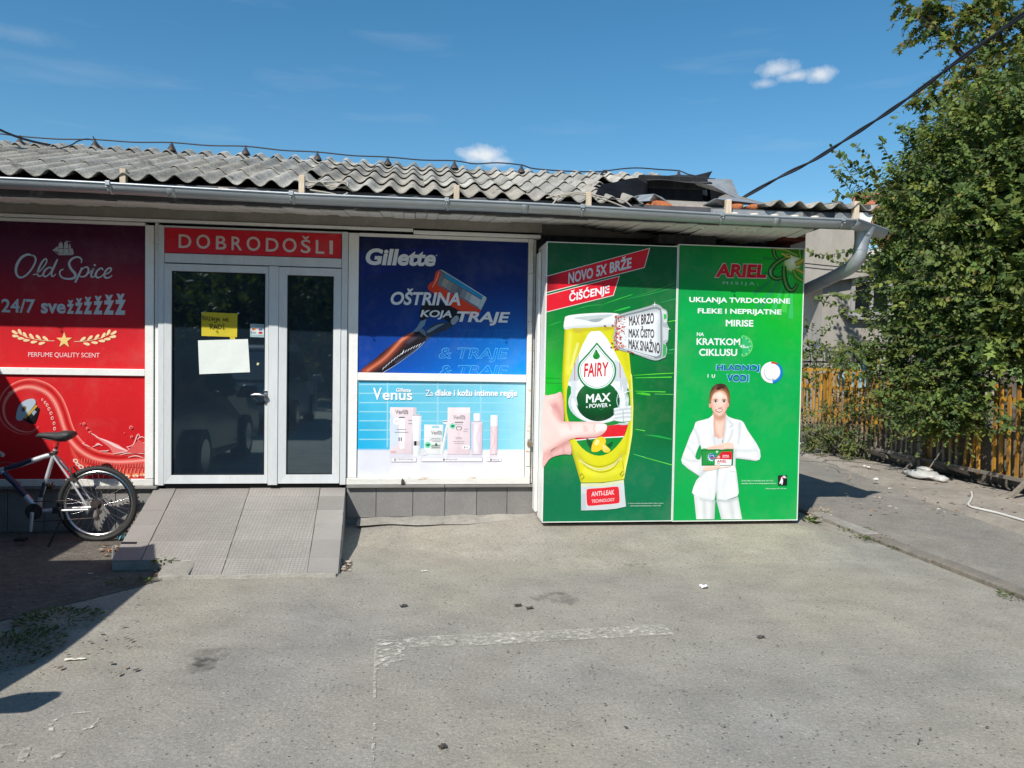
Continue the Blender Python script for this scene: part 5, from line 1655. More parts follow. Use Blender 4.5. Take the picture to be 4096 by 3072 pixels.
# hand
p.begin('hand_print')
SK, SD = (250, 212, 204), (226, 172, 166)
SK2 = (250, 216, 208)
p.air([(112, 860), (200, 800), (300, 720), (385, 690), (410, 830), (340, 835), (250, 852), (180, 885), (140, 940), (108, 972)], (240, 192, 186), [(((120, 862), (230, 780), (380, 700)), 22, (212, 150, 146), .9), (((405, 830), (250, 850), (140, 940)), 16, (220, 164, 158), .7), (((200, 840), (210, 870)), 6, (204, 146, 142), .7), (((320, 720), (330, 830)), 7, (206, 148, 144), .6)], 12, 3)
p.air([(112, 245), (160, 215), (240, 200), (312, 196), (330, 480), (280, 500), (150, 560), (112, 600)], (246, 204, 196), [(((240, 330), (290, 400), (325, 480)), 34, (214, 150, 146), .9), (((312, 200), (322, 350), (330, 480)), 20, (222, 164, 158), .8), (((120, 260), (200, 225)), 24, (252, 226, 220), .6)], 12, 3)
p.air([(110, 300), (180, 318), (235, 400), (290, 478), (380, 490), (520, 492), (660, 494), (750, 510), (782, 530), (785, 560), (765, 600), (715, 640), (650, 656), (560, 660), (460, 662), (380, 688), (300, 725), (200, 790), (110, 862)], SK2, [(((785, 565), (715, 640), (560, 662), (380, 690), (200, 792), (110, 862)), 26, (224, 164, 158), .85), (((225, 380), (290, 478), (400, 490)), 16, (224, 166, 160), .7), (((400, 494), (660, 498), (770, 520)), 10, (232, 184, 178), .6), (((320, 600), (480, 575), (620, 572)), 36, (254, 232, 226), .8), (((545, 540), (556, 590)), 9, (232, 184, 178), .7), (((570, 545), (582, 585)), 7, (234, 188, 182), .6), (((150, 500), (230, 620), (200, 700)), 40, (250, 208, 200), .6), (((390, 515), (402, 570)), 10, (236, 188, 180), .6)], 11, 3)
p.air([(655, 518), (700, 512), (770, 520), (783, 545), (768, 590), (720, 606), (660, 604), (640, 575)], (252, 236, 232), [(((655, 518), (640, 572), (660, 604)), 7, (222, 176, 170), .8), (((690, 535), (760, 540)), 10, (255, 250, 248), .8), (((700, 604), (766, 590)), 8, (226, 182, 176), .7)], 10, 3)
p.end()
# tray with crumbs
p.view(*Z6).begin('tray_print')
p.poly(catmull([(905, 1010), (918, 930), (980, 900), (1200, 840), (1345, 798), (1405, 805), (1440, 838), (1485, 865), (1495, 930), (1490, 1005), (1505, 1060), (1500, 1190), (1475, 1230), (1490, 1290), (1475, 1370), (1440, 1392), (1345, 1415), (1150, 1350), (930, 1285), (905, 1230), (890, 1150), (905, 1100)], 3, True), (174, 184, 186))
p.poly([(1425, 850), (1480, 875), (1488, 990), (1450, 1000), (1440, 930)], (214, 222, 224)).poly([(1440, 1040), (1498, 1060), (1494, 1180), (1445, 1200)], (206, 212, 216)).poly([(1450, 900), (1480, 905), (1484, 950), (1455, 965)], (50, 190, 70)).poly([(1445, 1230), (1480, 1250), (1478, 1350), (1440, 1380)], (60, 170, 90))
p.poly(catmull([(925, 1000), (935, 945), (1000, 915), (1200, 862), (1345, 822), (1400, 832), (1425, 870), (1430, 1100), (1428, 1350), (1400, 1385), (1345, 1390), (1150, 1335), (940, 1270), (925, 1220)], 3, True), (128, 138, 142))
p.air([(935, 1005), (945, 955), (1000, 932), (1200, 882), (1345, 846), (1395, 855), (1412, 885), (1415, 1100), (1414, 1325), (1390, 1362), (1345, 1368), (1150, 1318), (950, 1255), (935, 1215)], (232, 237, 240), [(((940, 960), (1200, 886), (1400, 850)), 22, (150, 160, 166), .8), (((1412, 880), (1415, 1330)), 26, (186, 194, 200), .8), (((1100, 1290), (1380, 1360)), 20, (200, 208, 212), .7), (((1000, 1000), (1350, 930)), 50, (246, 248, 250), .7)], 14, 3)
p.stroke([(945, 1262), (1150, 1330), (1345, 1384)], [4, 8, 4], (246, 250, 250))
rr = random.Random(5)
for k in range(170):
    x = 905 + abs(rr.gauss(0, .52)) * 135
    yv = rr.uniform(925, 1300)
    if x > 1055: continue
    s_ = rr.uniform(6, 17)
    a = rr.uniform(0, 6.28)
    cc = rr.choice([(196, 40, 36), (210, 70, 50), (170, 26, 28), (236, 160, 140), (224, 206, 190), (190, 54, 44)])
    p.poly([(x + s_ * math.cos(a), yv + s_ * math.sin(a)), (x + s_ * .5 * math.cos(a + 2), yv + s_ * .5 * math.sin(a + 2)), (x + s_ * math.cos(a + 3.4), yv + s_ * .8 * math.sin(a + 3.4)), (x + s_ * .6 * math.cos(a + 5), yv + s_ * .6 * math.sin(a + 5))], cc)
    p.k -= 1 if k % 4 else 0
for (x, yv) in ((880, 1222), (870, 1268), (905, 1262), (800, 1030), (885, 1025), (1090, 1320), (1060, 1310), (1110, 1335)): p.poly([(x - 16, yv), (x, yv - 7), (x + 18, yv + 3), (x, yv + 8)], (150, 40, 26))
DG = (74, 66, 72)
p.text('MAX BRZO', (1066, 1032), (1342, 1004), 106, DG, .02, hr=118).text('MAX ČISTO', (1063, 1158), (1345, 1166), 128, DG, .02, hr=130).text('MAX SNAŽNO', (1061, 1280), (1408, 1340), 128, DG, .02, hr=152)
for (cx, cy, r) in ((1352, 795, 34), (1502, 1068, 30)):
    p.poly([(cx, cy - r), (cx + 4, cy - 4), (cx + r, cy), (cx + 4, cy + 4), (cx, cy + r), (cx - 4, cy + 4), (cx - r, cy), (cx - 4, cy - 4)], (246, 250, 250))
p.end()

# ---- second board
t = board('advert_board', 'green advert board with a smiling woman in a white suit holding a green box', BX1 + .002, BX2, BZ0 - .004, BZ1 + .02, False)
p = PrintW(t, YB - .0002)


def ariel_bg(u, v):
    c_ = lerp3((8, 128, 56), (4, 168, 78), min(1, v / .25))
    d = math.hypot(u - .95, (v - .10) * 2.0)
    if d < .75: c_ = lerp3((22, 190, 24), c_, d / .75)
    return c_


p.begin('printed_ground').ground(BX1 + .009, BX2 - .007, BZ0 + .004, BZ1 + .012, ariel_bg, 16, 30).end()
Z8, Z9 = (2660, 930, .36166), (2660, 1500, .37975)
p.view(*Z8).begin('ring_emblem_print')
for (a, wd, ln, c) in ((2.45, .05, 560, (26, 150, 70)), (2.2, .07, 640, (30, 160, 80)), (1.95, .05, 620, (40, 190, 90)), (1.75, .06, 560, (60, 200, 70)), (2.75, .04, 360, (30, 140, 60)), (1.6, .04, 620, (50, 190, 100)), (3.3, .05, 330, (24, 140, 50))):
    q = [(1410, 330), (1410 + ln * math.cos(a - wd), 330 + ln * math.sin(a - wd)), (1410 + ln * math.cos(a + wd), 330 + ln * math.sin(a + wd))]
    p.poly([(min(x, 1538), y_) for x, y_ in q], c)
p.glow(1412, 322, 126, 148, (252, 250, 236), (60, 150, 28)).glow(1412, 322, 90, 110, (255, 254, 246), (190, 214, 120))
p.poly([(1180, 178), (1538, 178), (1538, 250), (1420, 210), (1300, 200), (1200, 205)], (64, 124, 26))
for pts, ww, c in ((((1205, 175), (1205, 225), (1225, 270), (1262, 300)), [40, 40, 34, 20], (20, 84, 24)), (((1385, 262), (1300, 295), (1215, 355), (1172, 420), (1180, 480), (1240, 512), (1310, 490)), [34, 44, 48, 50, 48, 40, 26], (24, 88, 26)), (((1318, 370), (1316, 460), (1335, 560), (1375, 632), (1425, 630), (1470, 560)), [40, 48, 52, 50, 40, 22], (22, 92, 24)),
                   (((1215, 185), (1330, 195), (1430, 240), (1500, 260)), [20, 34, 40, 30], (96, 140, 30)), (((1420, 410), (1450, 480), (1500, 520), (1534, 540)), [26, 44, 44, 30], (84, 150, 26)), (((1440, 350), (1490, 330), (1536, 300)), [40, 46, 40], (196, 170, 40)), (((1490, 180), (1490, 230), (1500, 280)), [40, 36, 30], (60, 130, 34)), (((1290, 230), (1340, 260), (1390, 275)), [16, 26, 16], (206, 180, 60)), (((1440, 400), (1500, 430), (1536, 450)), [20, 34, 34], (190, 170, 50))):
    p.ribbon(pts, [v * 1.25 for v in ww], [lerp3(c, (10, 40, 14), .5), c, lerp3(c, (190, 225, 100), .6), c, lerp3(c, (8, 36, 12), .6)])
p.stroke([(1168, 400), (1162, 440), (1175, 480)], [4, 12, 4], (170, 210, 180)).stroke([(1330, 560), (1360, 620), (1400, 650)], [4, 9, 4], (120, 190, 90))
p.end()
p.begin('brand_lettering')
p.text('ARIEL', (545, 501), (1128, 512), 166, (232, 190, 190), .06, .10, hr=164)
p.text('ARIEL', (555, 493), (1119, 503), 150, (206, 22, 40), .045, .10, hr=148)
p.end()
p.begin('lettering')
W3 = (238, 250, 246)
p.text('M I S I J A :', (640, 584), (1030, 594), 44, (176, 214, 190), -.004)
p.text('UKLANJA TVRDOKORNE', (268, 786), (1383, 804), 74, W3, .026).text('FLEKE I NEPRIJATNE', (362, 910), (1287, 924), 72, W3, .026).text('MIRISE', (672, 1038), (977, 1042), 74, W3, .026)
p.text('NA', (352, 1144), (431, 1146), 40, W3, .02).text('KRATKOM', (349, 1244), (831, 1248), 76, W3, .024).text('CIKLUSU', (377, 1364), (797, 1366), 78, W3, .024)
p.text('I  U', (472, 1605), (553, 1607), 38, W3, .02)
for (s_, a, b, h, hl) in (('HLADNOJ', (568, 1541), (1046, 1545), 80, (150, 226, 240)), ('VODI', (684, 1648), (926, 1651), 78, (150, 226, 240))):
    p.text(s_, (a[0] - 6, a[1] + 6), (b[0] + 6, b[1] + 6), h + 12, hl, .045, .03).text(s_, a, b, h, (12, 92, 168), .03, .03)
p.end()
p.begin('timer_print')
p.ellipse(852, 1256, 116, 118, (130, 226, 110), 0, 24, -math.pi / 2, math.pi / 2).ellipse(852, 1256, 108, 111, (46, 186, 108), 0, 24, -math.pi / 2, math.pi / 2)
for k in range(7):
    a = -math.pi / 2 + math.pi * k / 6
    p.stroke([(852 + 84 * math.cos(a), 1256 + 88 * math.sin(a)), (852 + 102 * math.cos(a), 1256 + 104 * math.sin(a))], 7, (200, 246, 214), 1)
p.text('45', (828, 1278), (882, 1279), 36, W3, .02).text('min', (884, 1278), (928, 1279), 22, W3, .02)
p.end()
p.begin('dial_print')
p.ellipse(1180, 1548, 120, 118, (240, 242, 244))
arc = [(1183 + 104 * math.cos(a), 1548 + 104 * math.sin(a)) for a in np.linspace(-1.0, 1.5, 16)]
p.stroke(arc, 34, (10, 124, 196), 2)
p.stroke([(1183 + 104 * math.cos(a), 1548 + 100 * math.sin(a)) for a in np.linspace(-1.65, -1.12, 6)], 34, (214, 40, 40), 2)
p.stroke([(1183 + 104 * math.cos(a), 1548 + 100 * math.sin(a)) for a in np.linspace(-1.12, -.95, 4)], 34, (110, 80, 140), 2)
p.ellipse(1184, 1544, 92, 94, (190, 196, 202)).ellipse(1186, 1538, 86, 88, (240, 242, 244)).stroke([(1193, 1610), (1198, 1640)], 7, (120, 126, 132), 1)
p.end()
p.view(*Z9).begin('person_print')
JK, JS, JL = (238, 240, 240), (206, 212, 214), (222, 226, 228)
SKN, SKD = (246, 210, 192), (220, 168, 146)
p.air([(305, 1270), (420, 1305), (530, 1318), (526, 1400), (522, 1520), (330, 1520), (318, 1400)], (232, 234, 233), [(((412, 1330), (420, 1510)), 14, (206, 210, 212), .8), (((525, 1320), (520, 1510)), 24, (190, 196, 198), .9), (((320, 1290), (335, 1510)), 10, (206, 212, 214), .6), (((380, 1300), (520, 1325)), 12, (186, 192, 196), .8)], 14, 1)
p.air([(540, 1318), (660, 1318), (770, 1282), (790, 1400), (812, 1520), (592, 1520), (562, 1400)], (230, 233, 232), [(((690, 1330), (715, 1510)), 16, (204, 210, 212), .8), (((548, 1320), (595, 1510)), 16, (200, 206, 208), .8), (((775, 1290), (805, 1510)), 12, (204, 210, 212), .7), (((550, 1322), (660, 1326), (765, 1292)), 12, (186, 192, 196), .8)], 14, 1)
p.air([(500, 400), (645, 400), (648, 520), (610, 690), (520, 680), (500, 500)], SKN, [(((505, 420), (575, 455), (645, 415)), 24, (206, 148, 124), .9), (((512, 470), (516, 560), (530, 640)), 14, (218, 166, 144), .8), (((640, 480), (615, 640)), 12, (222, 172, 150), .7), (((555, 630), (570, 670)), 10, (220, 168, 148), .6)], 9, 1)
p.poly(catmull([(520, 656), (560, 668), (605, 672), (600, 720), (650, 720), (610, 790), (540, 790), (525, 720)], 3, True), (230, 232, 234))
jack = [(512, 418), (490, 432), (462, 456), (400, 474), (345, 486), (322, 500), (302, 560), (262, 640), (225, 740), (190, 830), (170, 895), (182, 935), (250, 992), (365, 1068), (330, 1110), (300, 1180), (283, 1240), (310, 1272), (400, 1308), (480, 1322), (522, 1312), (545, 1200), (556, 1000), (548, 900), (535, 760), (520, 640), (508, 520)]
FD = (198, 205, 210)
p.air(jack, (243, 244, 243), [(((556, 1000), (548, 900), (535, 760), (520, 640)), 12, FD, .8), (((305, 560), (345, 640), (368, 740)), 12, FD, .7), (((225, 740), (285, 800), (325, 870)), 12, FD, .55), (((195, 870), (260, 905), (340, 905)), 11, FD, .55), (((250, 690), (310, 725)), 9, FD, .45), (((365, 1062), (425, 1000)), 15, (186, 194, 200), .9), (((284, 1240), (330, 1285), (480, 1318)), 12, FD, .6), (((300, 570), (238, 700), (174, 880), (184, 935)), 8, (206, 214, 218), .7), (((400, 790), (378, 1000), (340, 1120)), 22, (216, 221, 224), .7), (((430, 1050), (470, 1180), (480, 1300)), 18, (220, 225, 227), .7), (((545, 1010), (540, 1150), (525, 1300)), 10, FD, .7), (((345, 500), (350, 560)), 8, FD, .5), (((200, 930), (300, 1020), (360, 1066)), 9, FD, .6), (((460, 470), (480, 560), (500, 700)), 10, (220, 225, 227), .6)], 13, 1)
jr = [(640, 412), (670, 440), (720, 460), (800, 478), (828, 500), (868, 580), (915, 650), (960, 715), (1000, 790), (1008, 860), (995, 892), (955, 905), (850, 890), (745, 878), (742, 960), (755, 1040), (768, 1140), (778, 1240), (762, 1278), (650, 1318), (545, 1314), (540, 1200), (560, 1000), (560, 880), (575, 780), (612, 690), (634, 520)]
p.air(jr, (242, 243, 243), [(((640, 420), (636, 520), (612, 690), (580, 780)), 9, FD, .8), (((640, 432), (690, 500), (716, 526), (684, 546)), 7, FD, .7), (((712, 580), (690, 660), (640, 740)), 8, FD, .7), (((786, 510), (784, 620), (772, 720)), 11, FD, .65), (((745, 790), (850, 800), (960, 790)), 14, FD, .5), (((745, 876), (850, 890), (960, 904)), 9, (192, 200, 204), .8), (((930, 700), (970, 790), (985, 880)), 16, (214, 220, 223), .6), (((1004, 800), (1006, 870)), 9, FD, .6), (((840, 580), (900, 680)), 12, (222, 226, 229), .5), (((690, 1012), (750, 1020)), 7, FD, .7), (((560, 1000), (545, 1150), (548, 1310)), 12, FD, .7), (((750, 1050), (776, 1240)), 9, FD, .7), (((560, 1314), (650, 1318), (770, 1275)), 10, FD, .6), (((735, 800), (742, 960)), 14, FD, .8), (((640, 1040), (620, 1180), (640, 1300)), 26, (222, 226, 228), .7), (((700, 1060), (690, 1200)), 18, (226, 230, 232), .6)], 13, 1)
p.poly(catmull([(365, 738), (384, 780), (380, 860), (360, 892), (322, 875), (328, 822)], 3, True), (4, 158, 76))
for k in range(5): p.ellipse(780 + k * 28, 868 + k * 4, 9, 8, JS)
# head
p.air([(468, 290), (470, 220), (488, 150), (525, 106), (580, 90), (635, 102), (668, 150), (682, 210), (682, 290), (668, 335), (600, 300), (490, 330)], (56, 34, 28), [(((540, 120), (495, 200), (474, 300)), 12, (140, 88, 58), .8), (((640, 130), (672, 210), (676, 320)), 10, (140, 86, 56), .8), (((560, 105), (610, 104)), 14, (84, 56, 44), .7)], 9, 4)
p.ellipse(478, 318, 16, 30, SKD).ellipse(662, 312, 14, 28, SKD)
p.air([(486, 260), (496, 200), (535, 168), (580, 160), (630, 175), (658, 220), (664, 290), (655, 350), (630, 400), (590, 432), (560, 430), (515, 398), (492, 345)], SKN, [(((486, 250), (492, 345), (520, 400), (560, 432)), 13, (218, 166, 142), .8), (((662, 280), (655, 350), (630, 400), (590, 434)), 13, (214, 160, 136), .8), (((575, 205),), 34, (253, 232, 218), .8), (((512, 334),), 18, (242, 178, 158), .6), (((636, 330),), 16, (240, 172, 152), .6), (((586, 270), (592, 330)), 7, (252, 230, 216), .7), (((572, 350), (602, 348)), 7, (214, 154, 132), .7), (((534, 268),), 15, (212, 160, 140), .6), (((622, 267),), 15, (212, 160, 140), .6), (((575, 412),), 14, (250, 222, 206), .6), (((500, 200), (580, 166), (655, 215)), 9, (206, 150, 122), .7)], 7, 4)
p.air([(560, 168), (520, 190), (496, 240), (480, 300), (466, 290), (474, 220), (500, 168), (540, 150)], (138, 86, 54), [(((545, 165), (505, 215), (482, 280)), 7, (206, 148, 104), .8)], 8, 4)
p.air([(560, 160), (610, 168), (645, 205), (660, 270), (682, 300), (680, 220), (655, 160), (600, 140)], (130, 80, 50), [(((590, 158), (645, 190), (670, 270)), 7, (196, 136, 96), .8)], 8, 4)
for cx in (533, 622):
    p.stroke([(cx - 24, 264), (cx, 254), (cx + 24, 262)], [3, 7, 4], (90, 54, 40)).poly(catmull([(cx - 22, 280), (cx, 268), (cx + 22, 279), (cx, 290)], 4, True), (236, 226, 222)).ellipse(cx, 279, 10, 10, (44, 28, 24)).stroke([(cx - 23, 279), (cx, 267), (cx + 23, 277)], [3, 6, 4], (40, 24, 22))
p.stroke([(586, 280), (592, 330), (580, 346)], [2, 5, 4], SKD).stroke([(556, 346), (576, 354), (598, 346)], [3, 6, 3], (190, 124, 104))
p.poly(catmull([(528, 366), (552, 366), (572, 370), (592, 366), (615, 362), (600, 384), (574, 396), (545, 388)], 4, True), (184, 66, 66)).poly(catmull([(538, 370), (572, 374), (606, 367), (594, 380), (572, 385), (548, 380)], 4, True), (248, 246, 244))
p.end()
p.begin('box_print')
p.poly([(382, 786), (722, 784), (716, 953), (386, 955)], (8, 120, 50)).poly([(382, 786), (400, 774), (708, 772), (722, 784)], (30, 170, 70)).poly([(392, 800), (712, 797), (706, 942), (396, 945)], (12, 146, 62))
p.poly([(600, 808), (706, 806), (702, 890), (528, 884)], (214, 28, 44)).poly([(528, 884), (702, 890), (698, 948), (524, 948)], (238, 240, 240))
for k in range(14):
    a = 2 * math.pi * k / 14
    p.poly([(490 + 34 * math.cos(a - .08), 868 + 34 * math.sin(a - .08)), (490 + 70 * math.cos(a), 868 + 66 * math.sin(a)), (490 + 34 * math.cos(a + .08), 868 + 34 * math.sin(a + .08))], (130, 214, 140))
p.ellipse(490, 866, 38, 40, (206, 232, 240)).ellipse(494, 870, 22, 24, (20, 110, 160)).stroke([(462, 880), (475, 840), (515, 838), (526, 872), (505, 898)], [6, 14, 14, 12, 4], (20, 90, 170)).stroke([(480, 880), (500, 872), (530, 868)], [6, 12, 6], (214, 60, 50))
p.ellipse(548, 809, 13, 13, (190, 226, 196)).ellipse(565, 864, 17, 17, (232, 150, 156)).text('+', (556, 872), (574, 872), 16, (250, 240, 240), .03)
p.text('EXTRA', (608, 862), (674, 862), 20, (250, 226, 228), .03).poly([(604, 868), (678, 868), (678, 873), (604, 873)], (244, 180, 184)).text('ARIEL', (548, 922), (649, 922), 28, (206, 28, 46), .02).text('PODS', (548, 938), (576, 938), 8, (90, 110, 120), .01)
p.end()
p.begin('hands_print')
p.poly(catmull([(432, 772), (470, 752), (560, 734), (640, 712), (700, 714), (722, 730), (722, 776), (660, 778), (600, 786), (560, 780), (500, 782), (450, 782)], 3, True), SKN).stroke([(440, 776), (520, 762), (620, 755)], [2, 5, 3], SKD).stroke([(600, 782), (660, 772), (715, 772)], [3, 5, 3], SKD)
p.poly(catmull([(398, 1002), (410, 965), (470, 958), (575, 950), (580, 968), (640, 962), (700, 962), (640, 974), (560, 985), (480, 1006), (425, 1008)], 3, True), SKN).stroke([(420, 990), (500, 982), (578, 968)], [3, 5, 3], SKD)
p.end()
p.begin('small_print').text('Držati dalje od domašaja dece. © A.I.S.E.', (808, 1125), (1143, 1124), 19, (196, 240, 214), .012).text('Saznajte više na www.keepcapsfromkids.eu', (808, 1154), (1168, 1153), 19, (196, 240, 214), .012).text('*Uslovi pranja: 30°C, 45 min.', (1057, 1207), (1280, 1206), 17, (196, 240, 214), .012).end()
p.begin('safety_icon_print').poly(catmull([(1190, 1068), (1200, 1058), (1275, 1056), (1285, 1066), (1285, 1150), (1276, 1160), (1200, 1160), (1190, 1150)], 3, True), (24, 26, 30))
p.poly([(1222, 1095), (1240, 1090), (1244, 1120), (1236, 1156), (1226, 1156), (1224, 1130), (1212, 1150), (1204, 1140), (1214, 1115)], (240, 240, 240)).ellipse(1230, 1086, 9, 9, (240, 240, 240)).poly([(1240, 1062), (1268, 1062), (1268, 1078), (1280, 1078), (1280, 1086), (1240, 1084)], (236, 236, 236)).stroke([(1230, 1070), (1258, 1094)], 5, (214, 40, 60), 1).stroke([(1256, 1070), (1232, 1094)], 5, (214, 40, 60), 1).end()

# ---- notices on the glass door
def notice(name, label, cat, px, c, y=-.028, group=None):
    pts = [atY(*q, y) for q in px]
    cen = sum(pts) / len(pts)
    t = thing(name, (cen[0], y, min(q[2] for q in pts)), label, cat, group)
    n = 8
    def f(u, v):
        a = pts[0] * (1 - u) + pts[1] * u
        b = pts[3] * (1 - u) + pts[2] * u
        q = a * (1 - v) + b * v
        return (q[0], y - .0015 * math.sin(u * 5 + v * 3) ** 2, q[2])
    MB().grid(f, n, n, c, False).build('sheet', MT['paper'], t, solid=.0006)
    return t


def zz(pts): return [(600 + x * .69331, 850 + y_ * .69331) for x, y_ in pts]


t = notice('notice', 'yellow handwritten paper notice taped to the door glass', 'paper notice', zz([(298, 574), (505, 583), (502, 719), (297, 712)]), lin((196, 178, 40)))
p = Print(t, -.031).view(600, 850, .69331)
p.begin('handwriting')
INK = (58, 52, 24)
for q in (((304, 598), (305, 621)), ((300, 600), (314, 598), (316, 607), (305, 611)), ((306, 610), (318, 622)), ((320, 622), (327, 600), (337, 624)), ((322, 615), (335, 616)), ((342, 602), (343, 624)), ((340, 602), (356, 606), (356, 618), (342, 624)), ((362, 626), (363, 606), (373, 624), (375, 606)), ((384, 606), (384, 628), (376, 634), (372, 628)), ((388, 626), (395, 608), (404, 628)), ((390, 620), (402, 620)),
          ((424, 628), (423, 610), (435, 627), (437, 609)), ((443, 610), (444, 629), (456, 628)), ((443, 619), (454, 618)), ((442, 610), (455, 609)),
          ((346, 645), (348, 672)), ((340, 648), (358, 645), (361, 655), (347, 660)), ((349, 659), (364, 674)), ((367, 673), (377, 647), (388, 673)), ((370, 664), (385, 664)), ((394, 648), (395, 673)), ((391, 648), (410, 652), (411, 666), (395, 673)), ((423, 650), (425, 672)), ((418, 645), (430, 643)), ((417, 672), (431, 671))):
    p.stroke(q, 3.6, INK, 3)
p.end()
p.begin('tape').poly([(296, 576), (302, 576), (302, 584), (296, 584)], (210, 210, 190)).poly([(503, 580), (512, 576), (514, 584), (505, 588)], (210, 210, 200)).end()
notice('paper_strip', 'small yellow strip of paper sticking out below the yellow notice', 'paper', zz([(461, 718), (492, 720), (491, 732), (461, 731)]), lin((196, 180, 60)), -.029)
notice('blank_paper', 'large blank white paper sheet stuck to the door glass', 'paper sheet', zz([(277, 738), (565, 730), (577, 921), (285, 933)]), (.70, .74, .70), -.030)
t = notice('card_sticker', 'small pale sticker showing payment card logos beside the door handle side', 'sticker', zz([(578, 642), (661, 645), (660, 721), (578, 718)]), lin((150, 178, 180)))
p = Print(t, -.031).view(600, 850, .69331)
p.begin('logo_print')
p.poly([(581, 662), (658, 664), (657, 706), (581, 704)], (206, 220, 220))
for cx, cy, a, b in ((600, 674, (206, 50, 40), (226, 150, 40)), (638, 675, (206, 60, 60), (50, 120, 190))):
    p.ellipse(cx - 4, cy, 7, 7, a).ellipse(cx + 4, cy, 7, 7, b)
p.text('VISA', (588, 698), (613, 699), 10, (30, 60, 130), .02, .2).ellipse(638, 694, 13, 7, (190, 50, 50)).text('Payment Bank', (608, 657), (650, 658), 5, (50, 70, 80), 0).poly([(582, 682), (586, 682), (586, 700), (582, 700)], (40, 50, 60))
p.end()
MB().ngon([atY(*q, -.0285) for q in zz([(616, 868), (628, 866), (630, 874), (622, 882), (616, 880)])], lin((206, 200, 150)))
tag(MB().slab([tuple(atY(*q, -.0285)) for q in zz([(616, 868), (628, 866), (630, 874), (622, 882), (616, 880)])], (0, .001, 0), lin((206, 200, 150))).build('sticker_scrap', MT['paper'], loc=tuple(atY(*zz([(622, 875)])[0], -.0285))), 'torn cream scrap of sticker on the door glass', 'sticker')

# ================================================================== ENTRANCE RAMP
ramp = thing('entrance_ramp', (-1.4, -.7, 0), 'tiled entrance ramp sloping up to the glass shop door', 'ramp')
RY0, RZ0, RY1, RZ1 = -.005, .398, -1.50, .022


def rz(y): return RZ0 + (RZ1 - RZ0) * (y - RY0) / (RY1 - RY0)


def rx_left(y): return -2.305 + (y - RY0) * (-.080)


def rx_right(y): return -.612 + (y - RY0) * (-.054)


g = MB()
v = [(rx_left(RY0) + .006, RY0, 0), (rx_right(RY0) - .006, RY0, 0), (rx_right(RY1) - .006, RY1 - .02, -.02), (-1.60, RY1 - .02, -.02),
     (rx_left(RY0) + .006, RY0, rz(RY0) - .012), (rx_right(RY0) - .006, RY0, rz(RY0) - .012), (rx_right(RY1) - .006, RY1 - .02, rz(RY1) - .012), (-1.60, RY1 - .02, rz(RY1) - .012)]
g.hexa([v[3], v[2], v[1], v[0], v[7], v[6], v[5], v[4]])
yb = -1.285
g.hexa([(rx_left(yb) + .012, yb, 0), (rx_left(yb) + .42, yb, 0), (rx_left(RY0) + .40, RY0 - .01, 0), (rx_left(RY0) + .012, RY0 - .01, 0), (rx_left(yb) + .012, yb, rz(yb) - .0125), (rx_left(yb) + .42, yb, rz(yb) - .0125), (rx_left(RY0) + .40, RY0 - .01, rz(RY0) - .0125), (rx_left(RY0) + .012, RY0 - .01, rz(RY0) - .0125)])
g.build('ramp_body', MT['grout'], ramp)
# dark side face of the ramp
MB().hexa([(-.604, -1.44, 0), (-.594 - .055, -1.44, 0), (-.594, -.02, 0), (-.604, -.02, 0), (-.650, -1.44, .03), (-.640, -1.44, .03), (-.594, -.02, .39), (-.604, -.02, .39)])
rows = [RY0, -.19, -.457, -.721, -1.003, -1.285, RY1]


def colsx(y):
    t = -y / 1.5
    return [rx_left(y), -2.115 + .145 * t, -1.473 + .11 * t, -.843 + .086 * t, rx_right(y)]


for r in range(len(rows) - 1):
    for c in range(4):
        if c == 0 and r == 5: continue
        ya, yb_ = rows[r], rows[r + 1]
        ca, cb = colsx(ya), colsx(yb_)
        e = .0048
        x0a, x1a, x0b, x1b = ca[c] + e * .6, ca[c + 1] - e * .6, cb[c] + e * .6, cb[c + 1] - e * .6
        if c == 1 and r == 5: x0a, x0b = x0a + .36, x0b + .36
        dz = random.uniform(-.002, .002)
        th = .010
        q = [(x0b, yb_ + e, rz(yb_) - th + dz), (x1b, yb_ + e, rz(yb_) - th + dz), (x1a, ya - e, rz(ya) - th + dz), (x0a, ya - e, rz(ya) - th + dz),
             (x0b, yb_ + e, rz(yb_) + dz), (x1b, yb_ + e, rz(yb_) + dz), (x1a, ya - e, rz(ya) + dz), (x0a, ya - e, rz(ya) + dz)]
        MB().hexa(q, (1, 1, 1)).build('tile', MT['paver'] if c in (1, 2) else MT['rampborder'], ramp, bevel=.0015)
for px0, px1, py0, py1 in ((599, 654, 1993, 2001), (585 + 100, 716, 1995, 1999), (784, 866, 1991, 1998), (594, 662, 2040, 2049), (527, 731, 2100, 2111), (482, 546, 2167, 2176), (1098, 1275, 1989, 1992)):
    q = []
    for px, py in ((px0, py1), (px1, py1), (px1 + 4, py0), (px0 + 6, py0)):
        a = atZ(px, py, .2)
        for _ in range(6): a = atZ(px, py, rz(a[1]) + .0032)
        q.append(tuple(a))
    MB().slab(q, (0, 0, -.0006)).build('dark_strip', MT['darkstrip'], ramp)  # thin dark grey bars laid on the tiles
# replaced concrete corner block
b0 = -1.80
MB().hexa([(b0, -1.52, 0), (b0 + .215, -1.53, 0), (b0 + .215, -1.295, 0), (b0, -1.295, 0), (b0, -1.51, .035), (b0 + .215, -1.515, .035), (b0 + .215, -1.295, .070), (b0, -1.295, .070)]).build('concrete_block', MT['concrete'], ramp, bevel=.006)
MB().slab([(x, -1.52 - .03 - .012 * math.sin(x * 9), .0) for x in np.linspace(-1.78, -.545, 14)] + [(-.55, -1.515, .0), (-1.78, -1.515, .0)], (0, 0, .022)).build('mortar_edge', MT['grout'], ramp)
